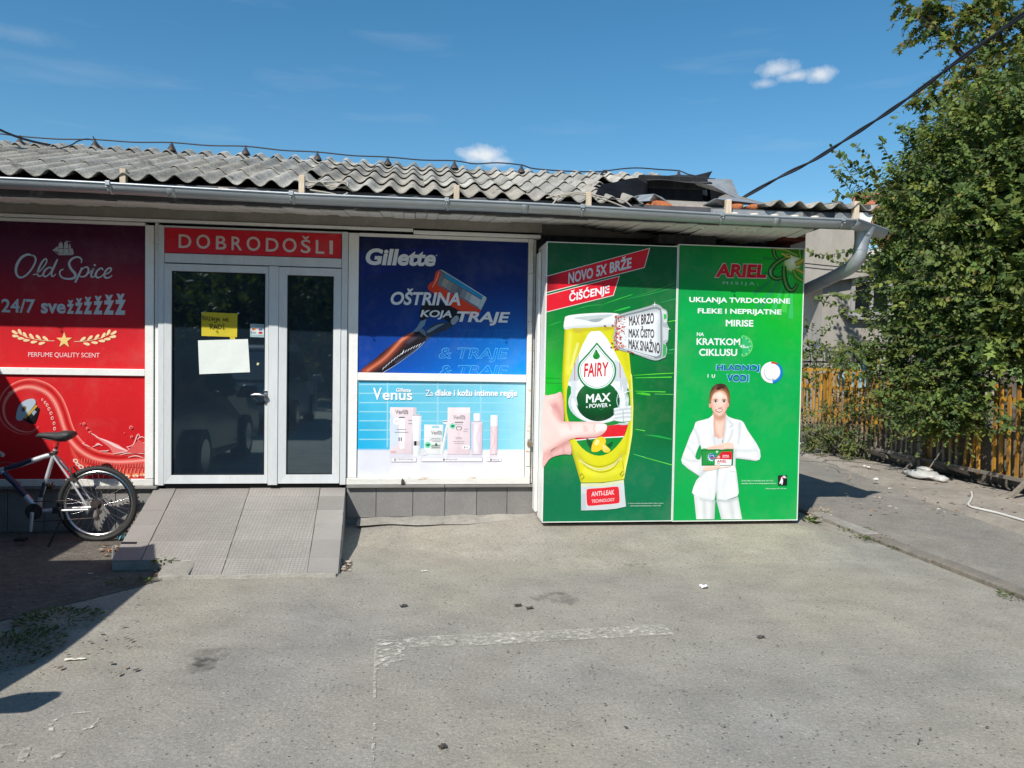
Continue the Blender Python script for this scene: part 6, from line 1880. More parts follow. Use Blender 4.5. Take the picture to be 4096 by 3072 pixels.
# side strip shading face (tile edge) on the right
MB().hexa([(rx_right(-1.49) - .004, -1.49, .0), (rx_right(-1.49) + .004, -1.49, .0), (rx_right(-.01) + .004, -.06, .0), (rx_right(-.01) - .004, -.06, .0), (rx_right(-1.49) - .004, -1.49, rz(-1.49) - .012), (rx_right(-1.49) + .004, -1.49, rz(-1.49) - .012), (rx_right(-.01) + .004, -.06, rz(-.06) - .012), (rx_right(-.01) - .004, -.06, rz(-.06) - .012)]).build('side_tile', MT['rampborder'], ramp)
# steel stub by the ramp
tag(MB().tube([(-2.315, -.93, 0), (-2.312, -.93, .10)], .011, 10).build('steel_stub', MT['zinc'], loc=(-2.315, -.93, 0)), 'short grey steel stub standing beside the left edge of the ramp', 'pipe stub')

# ================================================================== BICYCLE
BY = -.34
bike = thing('bicycle', (-3.0, BY, 0), 'old silver and dark blue mountain bike leaning on its kickstand by the red posters', 'bicycle')


def bp(zx, zy, dy=0.0):
    return tuple(atY(zx * .5125, 1450 + zy * .5125, BY + dy))


HUB = Vector((-2.652, BY, .325))
RW = .324


def wheel(cx, cy, cz, steer):
    """wheel in the x-z plane, turned about the vertical by steer"""
    def T(x, y, z):
        return (cx + x * math.cos(steer) - y * math.sin(steer), cy + x * math.sin(steer) + y * math.cos(steer), cz + z)
    n = 48

    def ringm(prof, m_, name, parent):
        g = MB()
        vs, fs = [], []
        k_ = len(prof)
        for i in range(n):
            a = 2 * math.pi * i / n
            for (r, o) in prof: vs.append(T(r * math.cos(a), o, r * math.sin(a)))
        for i in range(n):
            j = (i + 1) % n
            for q in range(k_):
                q2 = (q + 1) % k_
                fs.append((i * k_ + q, j * k_ + q, j * k_ + q2, i * k_ + q2))
        g.add(vs, fs, smooth=True)
        return g.build(name, m_, parent)
    tp = [(RW - .021 + .021 * math.cos(t), .022 * math.sin(t)) for t in np.linspace(0, 2 * math.pi, 13)[:-1]]
    wh = ringm(tp, MT['rubber'], 'wheel', bike)
    g = MB()
    for i in range(60):      # tread knobs
        a = 2 * math.pi * i / 60
        for o in (-.012, .012):
            c0 = (RW + .001)
            pts = []
            for da, dr_ in ((-.024, -.003), (.024, -.003), (.019, .002), (-.019, .002)):
                pts.append(T((c0 + dr_) * math.cos(a + da + (.05 if o > 0 else 0)), o, (c0 + dr_) * math.sin(a + da + (.05 if o > 0 else 0))))
            o2 = [T(0, .010, 0)[j] - T(0, 0, 0)[j] for j in range(3)]
            g.slab(pts, o2)
    g.build('tread', MT['rubber'], wh)
    ringm([(RW - .040, -.012), (RW - .066, -.011), (RW - .068, 0), (RW - .066, .011), (RW - .040, .012), (RW - .038, 0)], MT['chrome'], 'rim', wh)
    for i in range(32):
        a = 2 * math.pi * i / 32
        side = -.028 if i % 2 else .028
        off = .45 if (i // 2) % 2 else -.45
        p0 = T(.022 * math.cos(a + off * 3), side, .022 * math.sin(a + off * 3))
        p1 = T((RW - .064) * math.cos(a), 0, (RW - .064) * math.sin(a))
        MB().tube([p0, p1], .0013, 5).build('spoke', MT['chrome'], wh)
    g = MB()
    g.tube([T(0, -.06, 0), T(0, .06, 0)], .012, 12)
    for o in (-.03, .03): g.tube([T(0, o - .002, 0), T(0, o + .002, 0)], .027, 14)
    g.build('hub', MT['darkiron'], wh)
    return wh, T


wh, TT = wheel(HUB.x, HUB.y, HUB.z, 0.0)
g = MB()
for k, r in enumerate((.046, .042, .038, .034, .030, .026)):
    g.tube([TT(0, -.040 - k * .0045, 0), TT(0, -.042 - k * .0045, 0)], r, 20)
g.build('cassette', MT['darkiron'], wh)
wheel(-3.74, BY, .325, -1.0)

ST_T, ST_B = bp(425, 705), bp(290, 1150)            # seat tube
H_T, H_B = bp(-165, 700), bp(-215, 800)
MB().tube([Vector(ST_T) + Vector((.01, 0, .03)), ST_T, ST_B], .017, 12).build('seat_tube', MT['silver'], bike)
MB().tube(catmull([bp(415, 715), bp(330, 740), bp(200, 785), bp(90, 815), bp(-20, 850)], 3), [.021] * 4 + [.022] * 9, 12).build('top_tube', MT['silver'], bike)
MB().tube([bp(250, 760, -.006), bp(160, 795, -.006), bp(40, 828, -.006)], .0215, 12).build('top_tube_decal', MT['navy'], bike)
MB().tube([bp(292, 1145), bp(130, 960), bp(10, 845)], .023, 12).build('down_tube', MT['silver'], bike)
MB().tube([bp(200, 1040, -.006), bp(120, 948, -.006), bp(30, 862, -.006)], .0235, 12).build('down_tube_decal', MT['navy'], bike)
MB().tube([bp(350, 935, -.002), bp(318, 1050, -.002)], .0185, 12).build('seat_tube_decal', MT['navy'], bike)
MB().tube([bp(-20, 850), H_T], .021, 12).tube([bp(10, 845), H_B], .023, 12).build('front_tube', MT['silver'], bike)
MB().tube([H_T, H_B], .024, 12).build('head_tube', MT['navy'], bike)
g = MB()
for o in (-.045, .045):
    g.tube([Vector(bp(425, 730)) + Vector((0, o * .4, 0)), Vector(bp(560, 900)) + Vector((0, o, 0)), Vector(bp(700, 1108)) + Vector((0, o * 1.3, 0))], .009, 9)
g.build('seat_stay', MT['silver'], bike)
g = MB()
for o in (-.045, .045):
    g.tube([Vector(bp(295, 1160)) + Vector((0, o * .6, 0)), Vector(bp(460, 1148)) + Vector((0, o, 0)), Vector(bp(712, 1138)) + Vector((0, o * 1.3, 0))], .010, 9)
g.build('chain_stay', MT['silver'], bike)
MB().tube([bp(432, 700), bp(446, 628)], .014, 12).build('seat_post', MT['darkiron'], bike)
MB().tube([bp(436, 655), bp(441, 622)], .022, 12).build('seat_clamp', MT['redplastic'], bike)
MB().tube([bp(428, 712), bp(436, 690)], .021, 12).box(ST_T[0] - .04, ST_T[0] + .02, BY - .035, BY - .015, ST_T[2] - .004, ST_T[2] + .006).build('seat_collar', MT['darkiron'], bike)
# saddle: nose to the left, wide rear on the right
sec = [(283, 566, .018, .008), (300, 556, .026, .018), (350, 556, .034, .024), (410, 560, .042, .030), (460, 566, .062, .040), (510, 560, .085, .045), (550, 552, .088, .036), (572, 548, .078, .024), (584, 546, .05, .008)]
vs, fs = [], []
for (zx, zy, hw, th) in sec:
    c = Vector(bp(zx, zy))
    for k in range(12):
        a = 2 * math.pi * k / 12
        zz_ = th * math.sin(a)
        vs.append((c.x, c.y + hw * math.cos(a), c.z + (zz_ if zz_ > 0 else zz_ * 1.15) - .012 - (.02 * (hw / .09) if abs(math.cos(a)) > .9 else 0)))
for i in range(len(sec) - 1):
    for k in range(12):
        k2 = (k + 1) % 12
        fs.append((i * 12 + k, i * 12 + k2, (i + 1) * 12 + k2, (i + 1) * 12 + k))
fs += [tuple(range(12))[::-1], tuple(range(12 * (len(sec) - 1), 12 * len(sec)))]
sdl = MB().add(vs, fs, smooth=True).build('saddle', MT['saddle'], bike)
g = MB()
for o in (-.022, .022): g.tube([Vector(bp(340, 572)) + Vector((0, o, -.02)), Vector(bp(430, 605)) + Vector((0, o, 0)), Vector(bp(475, 605)) + Vector((0, o, 0)), Vector(bp(530, 572)) + Vector((0, o * 1.3, -.02))], .004, 6)
g.build('saddle_rail', MT['darkiron'], sdl)
# drivetrain
bb = Vector(bp(285, 1155))
g = MB()
for k, r in enumerate((.068, .056, .044)): g.tube([bb + Vector((0, -.052 + k * .010, 0)), bb + Vector((0, -.049 + k * .010, 0))], r, 28)
g.tube([bb + Vector((0, -.07, 0)), bb + Vector((0, .06, 0))], .02, 12)
g.build('chainring', MT['darkiron'], bike)
MB().tube([bb + Vector((0, -.072, 0)), Vector(bp(240, 1320, -.075))], [.015, .011], 9).build('crank', MT['silver'], bike)
MB().tube([bb + Vector((0, .07, 0)), bb + (bb - Vector(bp(240, 1320)))], [.013, .010], 8).build('crank', MT['silver'], bike)
pc = Vector(bp(222, 1355))
MB().box(pc.x - .045, pc.x + .04, BY - .155, BY - .085, pc.z - .013, pc.z + .013).build('pedal', MT['rubber'], bike, bevel=.006)
pc2 = bb + (bb - Vector(bp(240, 1320)))
MB().box(pc2.x - .045, pc2.x + .04, BY + .08, BY + .15, pc2.z - .013, pc2.z + .013).build('pedal', MT['rubber'], bike, bevel=.006)
MB().tube([bb + Vector((0, -.05, .085)), HUB + Vector((0, -.05, .042))], .004, 6).tube([bb + Vector((0, -.05, -.085)), HUB + Vector((.01, -.05, -.11))], .004, 6).build('chain', MT['darkiron'], bike)
g = MB()
g.tube([HUB + Vector((.005, -.05, -.01)), HUB + Vector((.028, -.055, -.06)), HUB + Vector((.012, -.055, -.115))], .011, 8)
for o in ((.03, -.06), (.012, -.115)): g.tube([HUB + Vector((o[0], -.06, o[1])), HUB + Vector((o[0], -.045, o[1]))], .02, 12)
g.build('derailleur', MT['darkiron'], bike)
MB().box(bp(470, 1150)[0] - .035, bp(470, 1150)[0] + .025, BY - .065, BY - .02, bp(470, 1150)[2] - .02, bp(470, 1150)[2] + .03).tube([bp(475, 1160, -.05), bp(490, 1230, -.09)], .013, 8).tube([bp(485, 1215, -.08), bp(430, 1330, -.14), bp(362, 1468, -.20)], .009, 8).tube([bp(368, 1455, -.195), bp(356, 1472, -.205)], .014, 8).build('kickstand', MT['rubber'], bike)
g = MB()
br = Vector(bp(590, 905))
for o in (-.05, .05):
    g.box(br.x - .035, br.x + .03, BY + o - .012, BY + o + .012, br.z - .01, br.z + .012)
    g.tube([br + Vector((0, o, 0)), br + Vector((-.015, o * 1.1, .06)), br + Vector((-.03, o * .6, .10))], .007, 7)
g.build('brake', MT['darkiron'], bike)
MB().tube(catmull([bp(440, 740, -.02), bp(470, 790, -.05), bp(520, 840, -.05), bp(560, 860, -.05), bp(575, 890, -.05)], 4), .003, 6).tube(catmull([bp(430, 720, -.02), bp(500, 770, -.04), bp(540, 850, -.06)], 4), .003, 6).build('brake_cable', MT['rubber'], bike)
rf = Vector(bp(398, 950, .02))
MB().tube([rf + Vector((0, 0, 0)), rf + Vector((.006, 0, -.002))], .024, 12).box(rf.x - .03, rf.x, BY - .01, BY + .02, rf.z - .012, rf.z + .01).build('reflector', MT['darkiron'], bike)
fc = Vector((-3.74, BY, .325))
g = MB()
for o in (-.05, .05): g.tube([fc + Vector((o * math.sin(1.0) * 1, o * math.cos(1.0), 0)), Vector(H_B) + Vector((o * .84, o * .54, -.05))], .013, 9)
g.tube([Vector(H_B) + Vector((-.05, -.03, -.05)), Vector(H_B) + Vector((.05, .03, -.05))], .014, 8)
g.build('fork', MT['navy'], bike)
hb = Vector(H_T) + Vector((0, 0, .10))
ge = Vector(bp(20, 722, -.12))
MB().tube([H_T, hb], .014, 9).tube([hb, hb + (ge - hb) * .75], .012, 9).tube([hb, hb - (ge - hb) * .8], .012, 9).build('handlebar', MT['silver'], bike)
MB().tube([hb + (ge - hb) * .70, ge + (ge - hb) * .02], .017, 10).tube([hb - (ge - hb) * .75, hb - (ge - hb) * 1.02], .017, 10).build('grip', mat('grey_rubber_grip', (.30, .30, .30), .8), bike)

# ================================================================== CHIMNEY AND BENT SHEETS
ch = thing('chimney', (2.4, .05, 3.02), 'low sooty black chimney block poking through the burnt roof corner', 'chimney')
K = (.016, .018, .022)
MB().hexa([(2.10, -.18, 3.0), (2.72, -.18, 3.0), (2.72, .32, 3.0), (2.10, .32, 3.0), (2.12, -.17, 3.33), (2.70, -.17, 3.34), (2.70, .30, 3.35), (2.12, .30, 3.34)], K).build('chimney_body', MT['soot'], ch, bevel=.015)
MB().hexa([(2.07, -.20, 3.24), (2.74, -.20, 3.25), (2.74, -.165, 3.25), (2.07, -.165, 3.24), (2.07, -.21, 3.36), (2.74, -.21, 3.37), (2.74, -.165, 3.37), (2.07, -.165, 3.36)], (.03, .032, .034)).build('chimney_flange', MT['soot'], ch, bevel=.01)
MB().box(2.03, 2.76, -.44, -.19, 2.96, 3.045).build('chimney_ledge', MT['darkconcrete'], ch, bevel=.015)
for (a, b) in ((2.02, 2.17), (2.19, 2.38), (2.40, 2.56)):
    MB().box(a, b, -.60, -.45, 2.90, 3.0 + .02 * random.random(), (.34, .26, .22)).build('charred_brick', MT['roof'], ch, bevel=.012)
sh_ = thing('roof_sheet_metal', (2.3, .1, 3.1), 'bent dark metal sheets curling up over the burnt chimney', 'metal sheet')


def bent(name, corners, m_, col, bulge=(0, 0, .05), nu=10, nv=6, th=.004):
    a, b, c, d = [Vector(q) for q in corners]   # a-b lower edge, d-c upper edge
    bl = Vector(bulge)

    def f(u, v):
        q = (a * (1 - u) + b * u) * (1 - v) + (d * (1 - u) + c * u) * v
        w_ = 4 * u * (1 - u) * (.4 + .6 * v)
        return tuple(q + bl * w_ + Vector((0, 0, .008 * math.sin(7 * u + 3 * v))))
    return MB().grid(f, nu, nv, col).build(name, m_, sh_, solid=th)


bent('dark_flap', [atY(2376, 786, -.70), atY(2580, 812, -.50), atY(2600, 716, -.10), atY(2408, 738, -.40)], MT['soot'], (.008, .009, .012), (0, 0, .02))
bent('dark_flap', [atY(2560, 830, .33), atY(2880, 838, .36), atY(2862, 712, .36), atY(2540, 716, .33)], MT['soot'], (.010, .011, .014), (0, 0, .0))  # backdrop sheet, blackened to stand in for the shade inside the roof hole
bent('lid_sheet', [atY(2590, 722, -.30), atY(2850, 735, -.30), atY(2800, 706, .40), atY(2560, 712, .40)], MT['soot'], (.05, .05, .054), (0, 0, .015))
MB().slab([tuple(atY(*q, y_)) for q, y_ in (((2705, 715), -.1), ((2926, 716), -.1), ((2962, 800), -.34), ((2915, 778), -.36), ((2850, 742), -.34))], (0, .006, -.003)).build('grey_sheet', MT['metal_sheet'], sh_)
MB().slab([tuple(atY(2735, 713, .2)), tuple(atY(2850, 684, .35)), tuple(atY(2832, 717, .2))], (0, .01, 0), (.02, .02, .024)).build('dark_flap', MT['soot'], sh_)
MB().slab([tuple(atY(*q, .30)) for q in ((2862, 760), (2905, 775), (2870, 790), (2850, 838), (2840, 760))], (0, .01, 0), (.012, .012, .014)).build('dark_flap', MT['soot'], sh_)
for q in (((2496, 798), (2560, 781), (2618, 777), (2650, 790), (2690, 822), (2720, 845), (2665, 815), (2600, 803), (2525, 809)), ((2812, 822), (2860, 796), (2930, 790), (3060, 815), (3068, 820), (2950, 818), (2896, 828), (2878, 852), (2862, 850))):
    MB().slab([tuple(atY(a, b, -.60 + .12 * math.sin(a * .05))) for a, b in q], (.0, .012, .006)).build('flashing', MT['zinc'], sh_)
MB().slab([tuple(atY(*q, .9)) for q in ((2890, 762), (2960, 785), (3080, 818), (2960, 815), (2870, 800))], (0, .05, 0)).build('verge_sheet', MT['concrete'], sh_)
for (pts, yy, lb) in (([(2597, 818), (2620, 806), (2660, 808), (2684, 826), (2682, 846), (2640, 850), (2604, 848)], -.66, 'largest orange brick lump, left of the white timber peg on the gutter'), ([(2924, 822), (2948, 818), (2972, 820), (2962, 838), (2946, 848), (2932, 840)], -.66, 'orange foam lump just right of the white timber peg on the gutter'), ([(2993, 820), (3036, 818), (3032, 836), (3012, 842), (2998, 836)], -.66, 'rightmost orange foam lump under the torn grey flashing')):
    P_ = [atY(*q, yy) for q in pts]
    cen = sum(P_) / len(P_)
    g = MB()
    vs, fs = [], []
    n = len(P_)
    for lay, (sc_, dy) in enumerate(((.75, -.035), (1.0, 0), (1.0, .04), (.7, .07))):
        for q in P_:
            r_ = 1 + .12 * random.uniform(-1, 1)
            vs.append(tuple(cen + (q - cen) * sc_ * r_ * 1.4 + np.array([0, dy, 0])))
    for l_ in range(3):
        for k in range(n):
            k2 = (k + 1) % n
            fs.append((l_ * n + k, l_ * n + k2, (l_ + 1) * n + k2, (l_ + 1) * n + k))
    fs.append(tuple(range(n))[::-1])
    g.add(vs, fs)
    o = g.build('brick_lump', MT['orange'], loc=tuple(cen))
    tag(o, lb, 'brick', 'orange lumps on the burnt eave')
    ss = o.modifiers.new('s', 'SUBSURF'); ss.levels = 2; ss.render_levels = 2

# soot-stained duct under the eave above the boards
tag(MB().box(2.24, 2.80, -.30, .015, 2.712, 2.80, (.05, .052, .055)).build('charred_beam', MT['soot'], loc=(2.57, -.07, 2.715), bevel=.01), 'charred black beam end hanging under the eave over the green boards', 'beam')

# ================================================================== RIDGE WIRE, ITS SUPPORTS, OVERHEAD CABLES
sup_px = [(80, 545), (380, 558), (686, 570), (983, 585), (1270, 608), (1551, 628), (1818, 643), (2086, 660), (2715, 683)]
sup = None
tops = []
order = ['first', 'second', 'third', 'fourth', 'fifth', 'sixth', 'seventh', 'eighth', 'last']
sx = [-4.20, -3.43, -2.65, -1.87, -1.10, -.32, .43, 1.20, 3.05]
for i, x in enumerate(sx):
    top_ = atY(*sup_px[i], 1.52)
    loc = Vector((top_[0], 1.52, 3.785))
    h = top_[2] - 3.785
    lab = order[i] + ' rusty wire support from the left along the roof ridge' if i < 8 else 'rusty wire support standing beside the burnt chimney'
    if sup is None:
        sup = thing('wire_support', loc, lab, 'wire support', 'wire supports along the ridge')
        MB().lathe([(.050, .0), (.040, .025), (.016, .062), (.010, .068)], tuple(loc), n=10).build('cone_base', MT['darkiron'], sup)
        MB().tube([loc + Vector((0, 0, .05)), loc + Vector((0, 0, h))], .0065, 7).build('pin', MT['darkiron'], sup)
        MB().lathe([(0, -.011), (.009, -.006), (.011, 0), (.009, .008), (0, .011)], tuple(loc + Vector((0, 0, h))), n=9).tube([loc + Vector((-.02, 0, .072)), loc + Vector((.02, 0, .072))], .004, 6).build('clamp', MT['darkiron'], sup)
        h0 = h
    else:
        r = sup.copy(); COL.objects.link(r); r.location = loc; r['label'] = lab
        r.location.z += h - h0
        for c_ in sup.children:
            d = c_.copy(); COL.objects.link(d); d.parent = r
    tops.append(top_)
wp = [atY(-120, 530, 1.52), atY(0, 535, 1.52)]
extra = {6: [(1900, 655), (1990, 651)], 7: [(2140, 675), (2300, 686), (2412, 686), (2420, 684), (2500, 674), (2560, 672), (2640, 678)]}
for i, t_ in enumerate(tops):
    wp.append(t_)
    if i in extra:
        wp += [atY(*q, 1.52) for q in extra[i]]
    elif i < 8:
        mid = (tops[i] + tops[i + 1]) / 2
        wp.append(mid - np.array([0, 0, .012]))
wp += [atY(2752, 697, 1.45), atY(2790, 705, 1.3)]
wire = MB().tube(catmull(wp, 4), .0075, 6).tube(catmull([atY(2400, 708, 1.45), atY(2408, 692, 1.5), atY(2425, 685, 1.52)], 4), .011, 6).tube([atY(2412, 686, 1.52), atY(2428, 685, 1.52)], .018, 6).build('ridge_wire', MT['cable'], loc=tuple(tops[3]))
tag(wire, 'thin dark wire strung along the ridge on small rusty supports', 'wire')
for q, lb in ((((372, 545), (378, 560), (395, 580), (412, 598)), 'short dark wire tail hanging from the second ridge support'), (((686, 570), (697, 590), (706, 611)), 'short dark wire tail hanging from the third ridge support')):
    tag(MB().tube([atY(*a, 1.50) for a in q], .006, 5).build('wire_tail', MT['cable'], loc=tuple(atY(*q[0], 1.5))), lb, 'wire', 'loose wire tails at the ridge')
tag(MB().tube(catmull([atY(0, 617, .9), atY(140, 608, 1.0), atY(230, 596, 1.1), atY(285, 580, 1.3), atY(310, 565, 1.45), atY(345, 556, 1.5), atY(372, 560, 1.52)], 4), .007, 6).build('roof_cable', MT['cable'], loc=tuple(atY(0, 617, .9))), 'dark cable drooping over the roof sheets at the left', 'cable')
a_, b_ = atY(-260, 355, .2), atY(225, 585, 1.62)
tag(MB().tube([a_ + (b_ - a_) * t_ + np.array([0, 0, -.10 * math.sin(math.pi * t_)]) for t_ in np.linspace(0, 1, 14)], .0125, 8).build('overhead_cable', MT['cable'], loc=tuple(b_)), 'thick dark cable coming down to the roof at upper left', 'cable')
cpx = [(2960, 797), (3120, 708), (3250, 643), (3400, 548), (3540, 457), (3680, 358), (3850, 230), (4096, 55), (4500, -250)]
cy = [1.9, 1.55, 1.25, .85, .45, 0.05, -.45, -1.15, -2.2]
cc_ = catmull([atY(*q, y_) for q, y_ in zip(cpx, cy)], 8)
g = MB()
for ph in (0, math.pi):
    g.tube([q + np.array([0, .011 * math.cos(i * .42 + ph), .013 * math.sin(i * .42 + ph)]) for i, q in enumerate(cc_)], .0125, 7)
tag(g.build('overhead_cable', MT['cable'], loc=tuple(cc_[0])), 'thick twisted dark cable rising to the upper right over the trees', 'cable')
for q, yy, lb in ((((1232, 745), (1300, 728), (1380, 727), (1388, 745), (1340, 748), (1250, 735)), -.80, 'loop of old cable lying on the roof edge above the welcome sign'),
                  (((1240, 760), (1290, 768), (1330, 775), (1360, 783), (1385, 776), (1390, 770)), -.83, 'loose cream cable end curling over the gutter above the welcome sign'),
                  (((1180, 720), (1300, 735), (1380, 752), (1415, 766)), -.79, 'thin cable crossing the sheets right of the welcome sign')):
    tag(MB().tube(catmull([atY(a, b, yy) for a, b in q], 5), .007, 6).build('loose_cable', MT['cream_cable'], loc=tuple(atY(*q[0], yy))), lb, 'cable', 'loose cables on the eave')
for q, lb in ((((2170, 812), (2178, 826), (2196, 827), (2216, 810), (2240, 785), (2300, 776), (2360, 784), (2440, 806), (2500, 830), (2540, 838)), 'cream cable sweeping from the roof edge down to the burnt corner'),
              (((2185, 792), (2280, 772), (2345, 773), (2430, 792), (2490, 800), (2525, 825)), 'second cream cable bundled on the eave left of the burnt corner'),
              (((2190, 776), (2215, 786), (2260, 786), (2300, 780)), 'short cream cable stub on the sheets left of the burnt corner')):
    tag(MB().tube(catmull([atY(a, b, -.82) for a, b in q], 5), .0065, 6).build('loose_cable', MT['cream_cable'], loc=tuple(atY(*q[0], -.82))), lb, 'cable', 'loose cables on the eave')

# padlock on the right window
pk = atY(2117, 1775, -.05)
t = thing('padlock', (pk[0], -.05, pk[2]), 'small brass padlock hanging on the white window frame edge', 'padlock')
MB().box(pk[0] - .019, pk[0] + .019, -.062, -.044, pk[2] - .02, pk[2] + .02).build('lock_body', mat('tarnished_brass', (.26, .19, .10), .5, metal=.5), t, bevel=.004)
MB().tube(catmull([(pk[0] - .012, -.053, pk[2] + .02), (pk[0] - .011, -.053, pk[2] + .042), (pk[0], -.053, pk[2] + .05), (pk[0] + .011, -.053, pk[2] + .042), (pk[0] + .012, -.053, pk[2] + .02)], 4), .0035, 7).build('shackle', MT['chrome'], t)
nl = atY(1610, 1927, -.05)
tag(MB().box(nl[0] - .012, nl[0] + .014, -.06, -.036, nl[2] - .025, nl[2] + .015).tube([(nl[0], -.05, nl[2] + .015), (nl[0], -.05, nl[2] + .03)], .006, 7).build('rusty_latch', MT['darkiron'], loc=(nl[0], -.05, nl[2]), bevel=.004), 'rusty latch stub at the bottom rail under the pale blue poster', 'latch')

# ================================================================== FENCE, WALL BEHIND IT, LITTER ALONG IT
FX = 7.45
fence = thing('fence', (FX, 3.5, .05), 'old yellow slatted fence along the lane, half buried in bushes', 'fence')
base_y0, base_y1 = -2.0, 8.6


def fz(y): return .26 + .012 * (y - 1.7)        # lower rail height


yy = base_y0
k = 0
while yy < base_y1:
    gap = .135 + .02 * random.uniform(-1, 1)
    wd = .042 + .006 * random.uniform(-1, 1)
    zt = (1.42 if yy < 4.6 else 1.50) + .05 * random.uniform(-1, 1)
    z0_ = fz(yy) - .03 - .04 * random.random()
    lean = random.uniform(-.03, .03)
    lx = random.uniform(-.015, .015)
    if 2.05 < yy < 2.35: lean = -.16 + .3 * (yy - 2.2)
    if not (1.82 < yy < 2.0):
        YC_, GC = (.47, .225, .025), ((.23, .19, .14) if yy > 2.4 else (.46, .25, .04))
        kk = random.uniform(.75, 1.1)
        YC_ = tuple(v * kk for v in YC_)
        vs, cs = [], []
        for f, c_ in ((0, GC), (random.uniform(.08, .25) if yy > 2.4 else .03, GC), (.36 if yy > 2.4 else .06, YC_), (1, YC_)):
            z_ = z0_ + (zt - z0_) * f
            vs += [(FX - .012 + lx * f, yy + lean * f, z_), (FX + .012 + lx * f, yy + lean * f, z_), (FX + .012 + lx * f, yy + wd + lean * f, z_), (FX - .012 + lx * f, yy + wd + lean * f, z_)]
            cs += [c_] * 4
        g = MB(); g.v = vs; g.c = cs
        g.f = [(3, 2, 1, 0), (12, 13, 14, 15)] + [(r_ * 4 + q_, r_ * 4 + (q_ + 1) % 4, r_ * 4 + 4 + (q_ + 1) % 4, r_ * 4 + 4 + q_) for r_ in range(3) for q_ in range(4)]
        g.sm = [False] * len(g.f)
        g.build('slat', MT['yellow'], fence)
    yy += gap
    k += 1
for (y0, y1, z0_, z1_) in ((-2.0, 2.08, .0, 0), (2.1, 4.9, .0, .02), (4.95, 8.6, .05, .08)):
    MB().hexa([(FX - .045, y0, fz(y0) - .045), (FX - .013, y0, fz(y0) - .045), (FX - .013, y1, fz(y1) - .045), (FX - .045, y1, fz(y1) - .045), (FX - .045, y0, fz(y0) + .0), (FX - .013, y0, fz(y0)), (FX - .013, y1, fz(y1)), (FX - .045, y1, fz(y1))]).build('rail', MT['greywood'], fence)
    MB().box(FX + .016, FX + .05, y0, y1, 1.18, 1.24, (.42, .23, .03)).build('rail', MT['yellow'], fence)
MB().box(FX + .016, FX + .05, 4.9, 8.6, 1.50, 1.56, (.5, .27, .03)).build('rail', MT['yellow'], fence)
for y in (1.02, 3.05, 5.25, 5.9, 7.9):
    MB().box(FX + .02, FX + .09, y, y + .075, .0, 1.58 if y > 5 else 1.45, (.46, .25, .03)).build('post', MT['yellow'], fence, bevel=.006)
for y in (1.05, 3.1):
    MB().hexa([(FX - .40, y, .05), (FX - .34, y, .05), (FX - .34, y + .05, .05), (FX - .40, y + .05, .05), (FX - .06, y, .36), (FX - .0, y, .36), (FX, y + .05, .36), (FX - .06, y + .05, .36)]).build('brace', MT['greywood'], fence)
    MB().box(FX - .06, FX - .01, y + .055, y + .11, .05, .62).build('stake', MT['greywood'], fence)
for (y0, y1) in ((2.2, 2.62), (2.66, 3.0), (3.35, 3.9), (4.0, 4.6)):
    MB().hexa([(FX - .02, y0, .155), (FX + .004, y0, .155), (FX + .004, y1, .185), (FX - .02, y1, .185), (FX - .06, y0, .22), (FX - .03, y0, .22), (FX - .03, y1, .25), (FX - .06, y1, .25)]).build('loose_board', MT['greywood'], fence)
wl = thing('garden_wall', (FX + .25, 1.5, 0), 'low dirty concrete garden wall behind the yellow fence', 'wall')
MB().box(FX + .30, FX + .50, -2.2, 4.9, .0, .78).build('wall_body', MT['darkconcrete'], wl, bevel=.02)
MB().box(FX + .30, FX + .48, 4.92, 8.6, .0, .42).build('wall_body', MT['darkconcrete'], wl, bevel=.02)
# soil strip behind
tag(MB().add([(FX + .1, -12, .06), (14, -12, .06), (14, 24, .06), (FX + .1, 24, .06)], [(0, 1, 2, 3)]).build('garden_soil', MT['soil']), kind='structure')
# plastic bag and stick
bc = Vector((7.08, 2.62, .05))


def blob(c, rx, ry, rz_, n=12, m_=8, seed=0, wob=.25):
    r_ = random.Random(seed)
    vs, fs = [], []
    for j in range(m_ + 1):
        ph = math.pi * j / m_
        for i in range(n):
            th = 2 * math.pi * i / n
            k_ = 1 + wob * r_.uniform(-1, 1) * math.sin(ph)
            vs.append((c[0] + rx * math.sin(ph) * math.cos(th) * k_, c[1] + ry * math.sin(ph) * math.sin(th) * k_, c[2] + rz_ * math.cos(ph) * k_))
    for j in range(m_):
        for i in range(n):
            i2 = (i + 1) % n
            fs.append((j * n + i, j * n + i2, (j + 1) * n + i2, (j + 1) * n + i))
    return vs, fs


t = thing('plastic_bag', bc, 'crumpled white plastic bag lying at the foot of the yellow fence', 'plastic bag')
vs, fs = blob((bc.x, bc.y, bc.z + .055), .17, .24, .065, seed=3); g = MB().add(vs, fs, smooth=True)
vs, fs = blob((bc.x + .05, bc.y - .24, bc.z + .04), .10, .14, .05, seed=4); g.add(vs, fs, smooth=True)
vs, fs = blob((bc.x + .02, bc.y + .30, bc.z + .035), .08, .14, .04, seed=5); g.add(vs, fs, smooth=True)
vs, fs = blob((bc.x + .02, bc.y + .02, bc.z + .13), .08, .14, .035, seed=6); g.add(vs, fs, smooth=True)
g.build('bag_film', MT['plasticbag'], t)
tag(MB().tube([bc + Vector((.02, -.08, .16)), bc + Vector((.20, -.15, .50))], .008, 6).build('stick', MT['greywood'], loc=tuple(bc + Vector((.02, -.08, .16)))), 'thin dry stick leaning out of the plastic bag', 'stick')
hp_ = [(3885, 1968), (3888, 1985), (3880, 2005), (3873, 2018), (3885, 2027), (3920, 2036), (3990, 2052), (4060, 2072), (4150, 2098)]
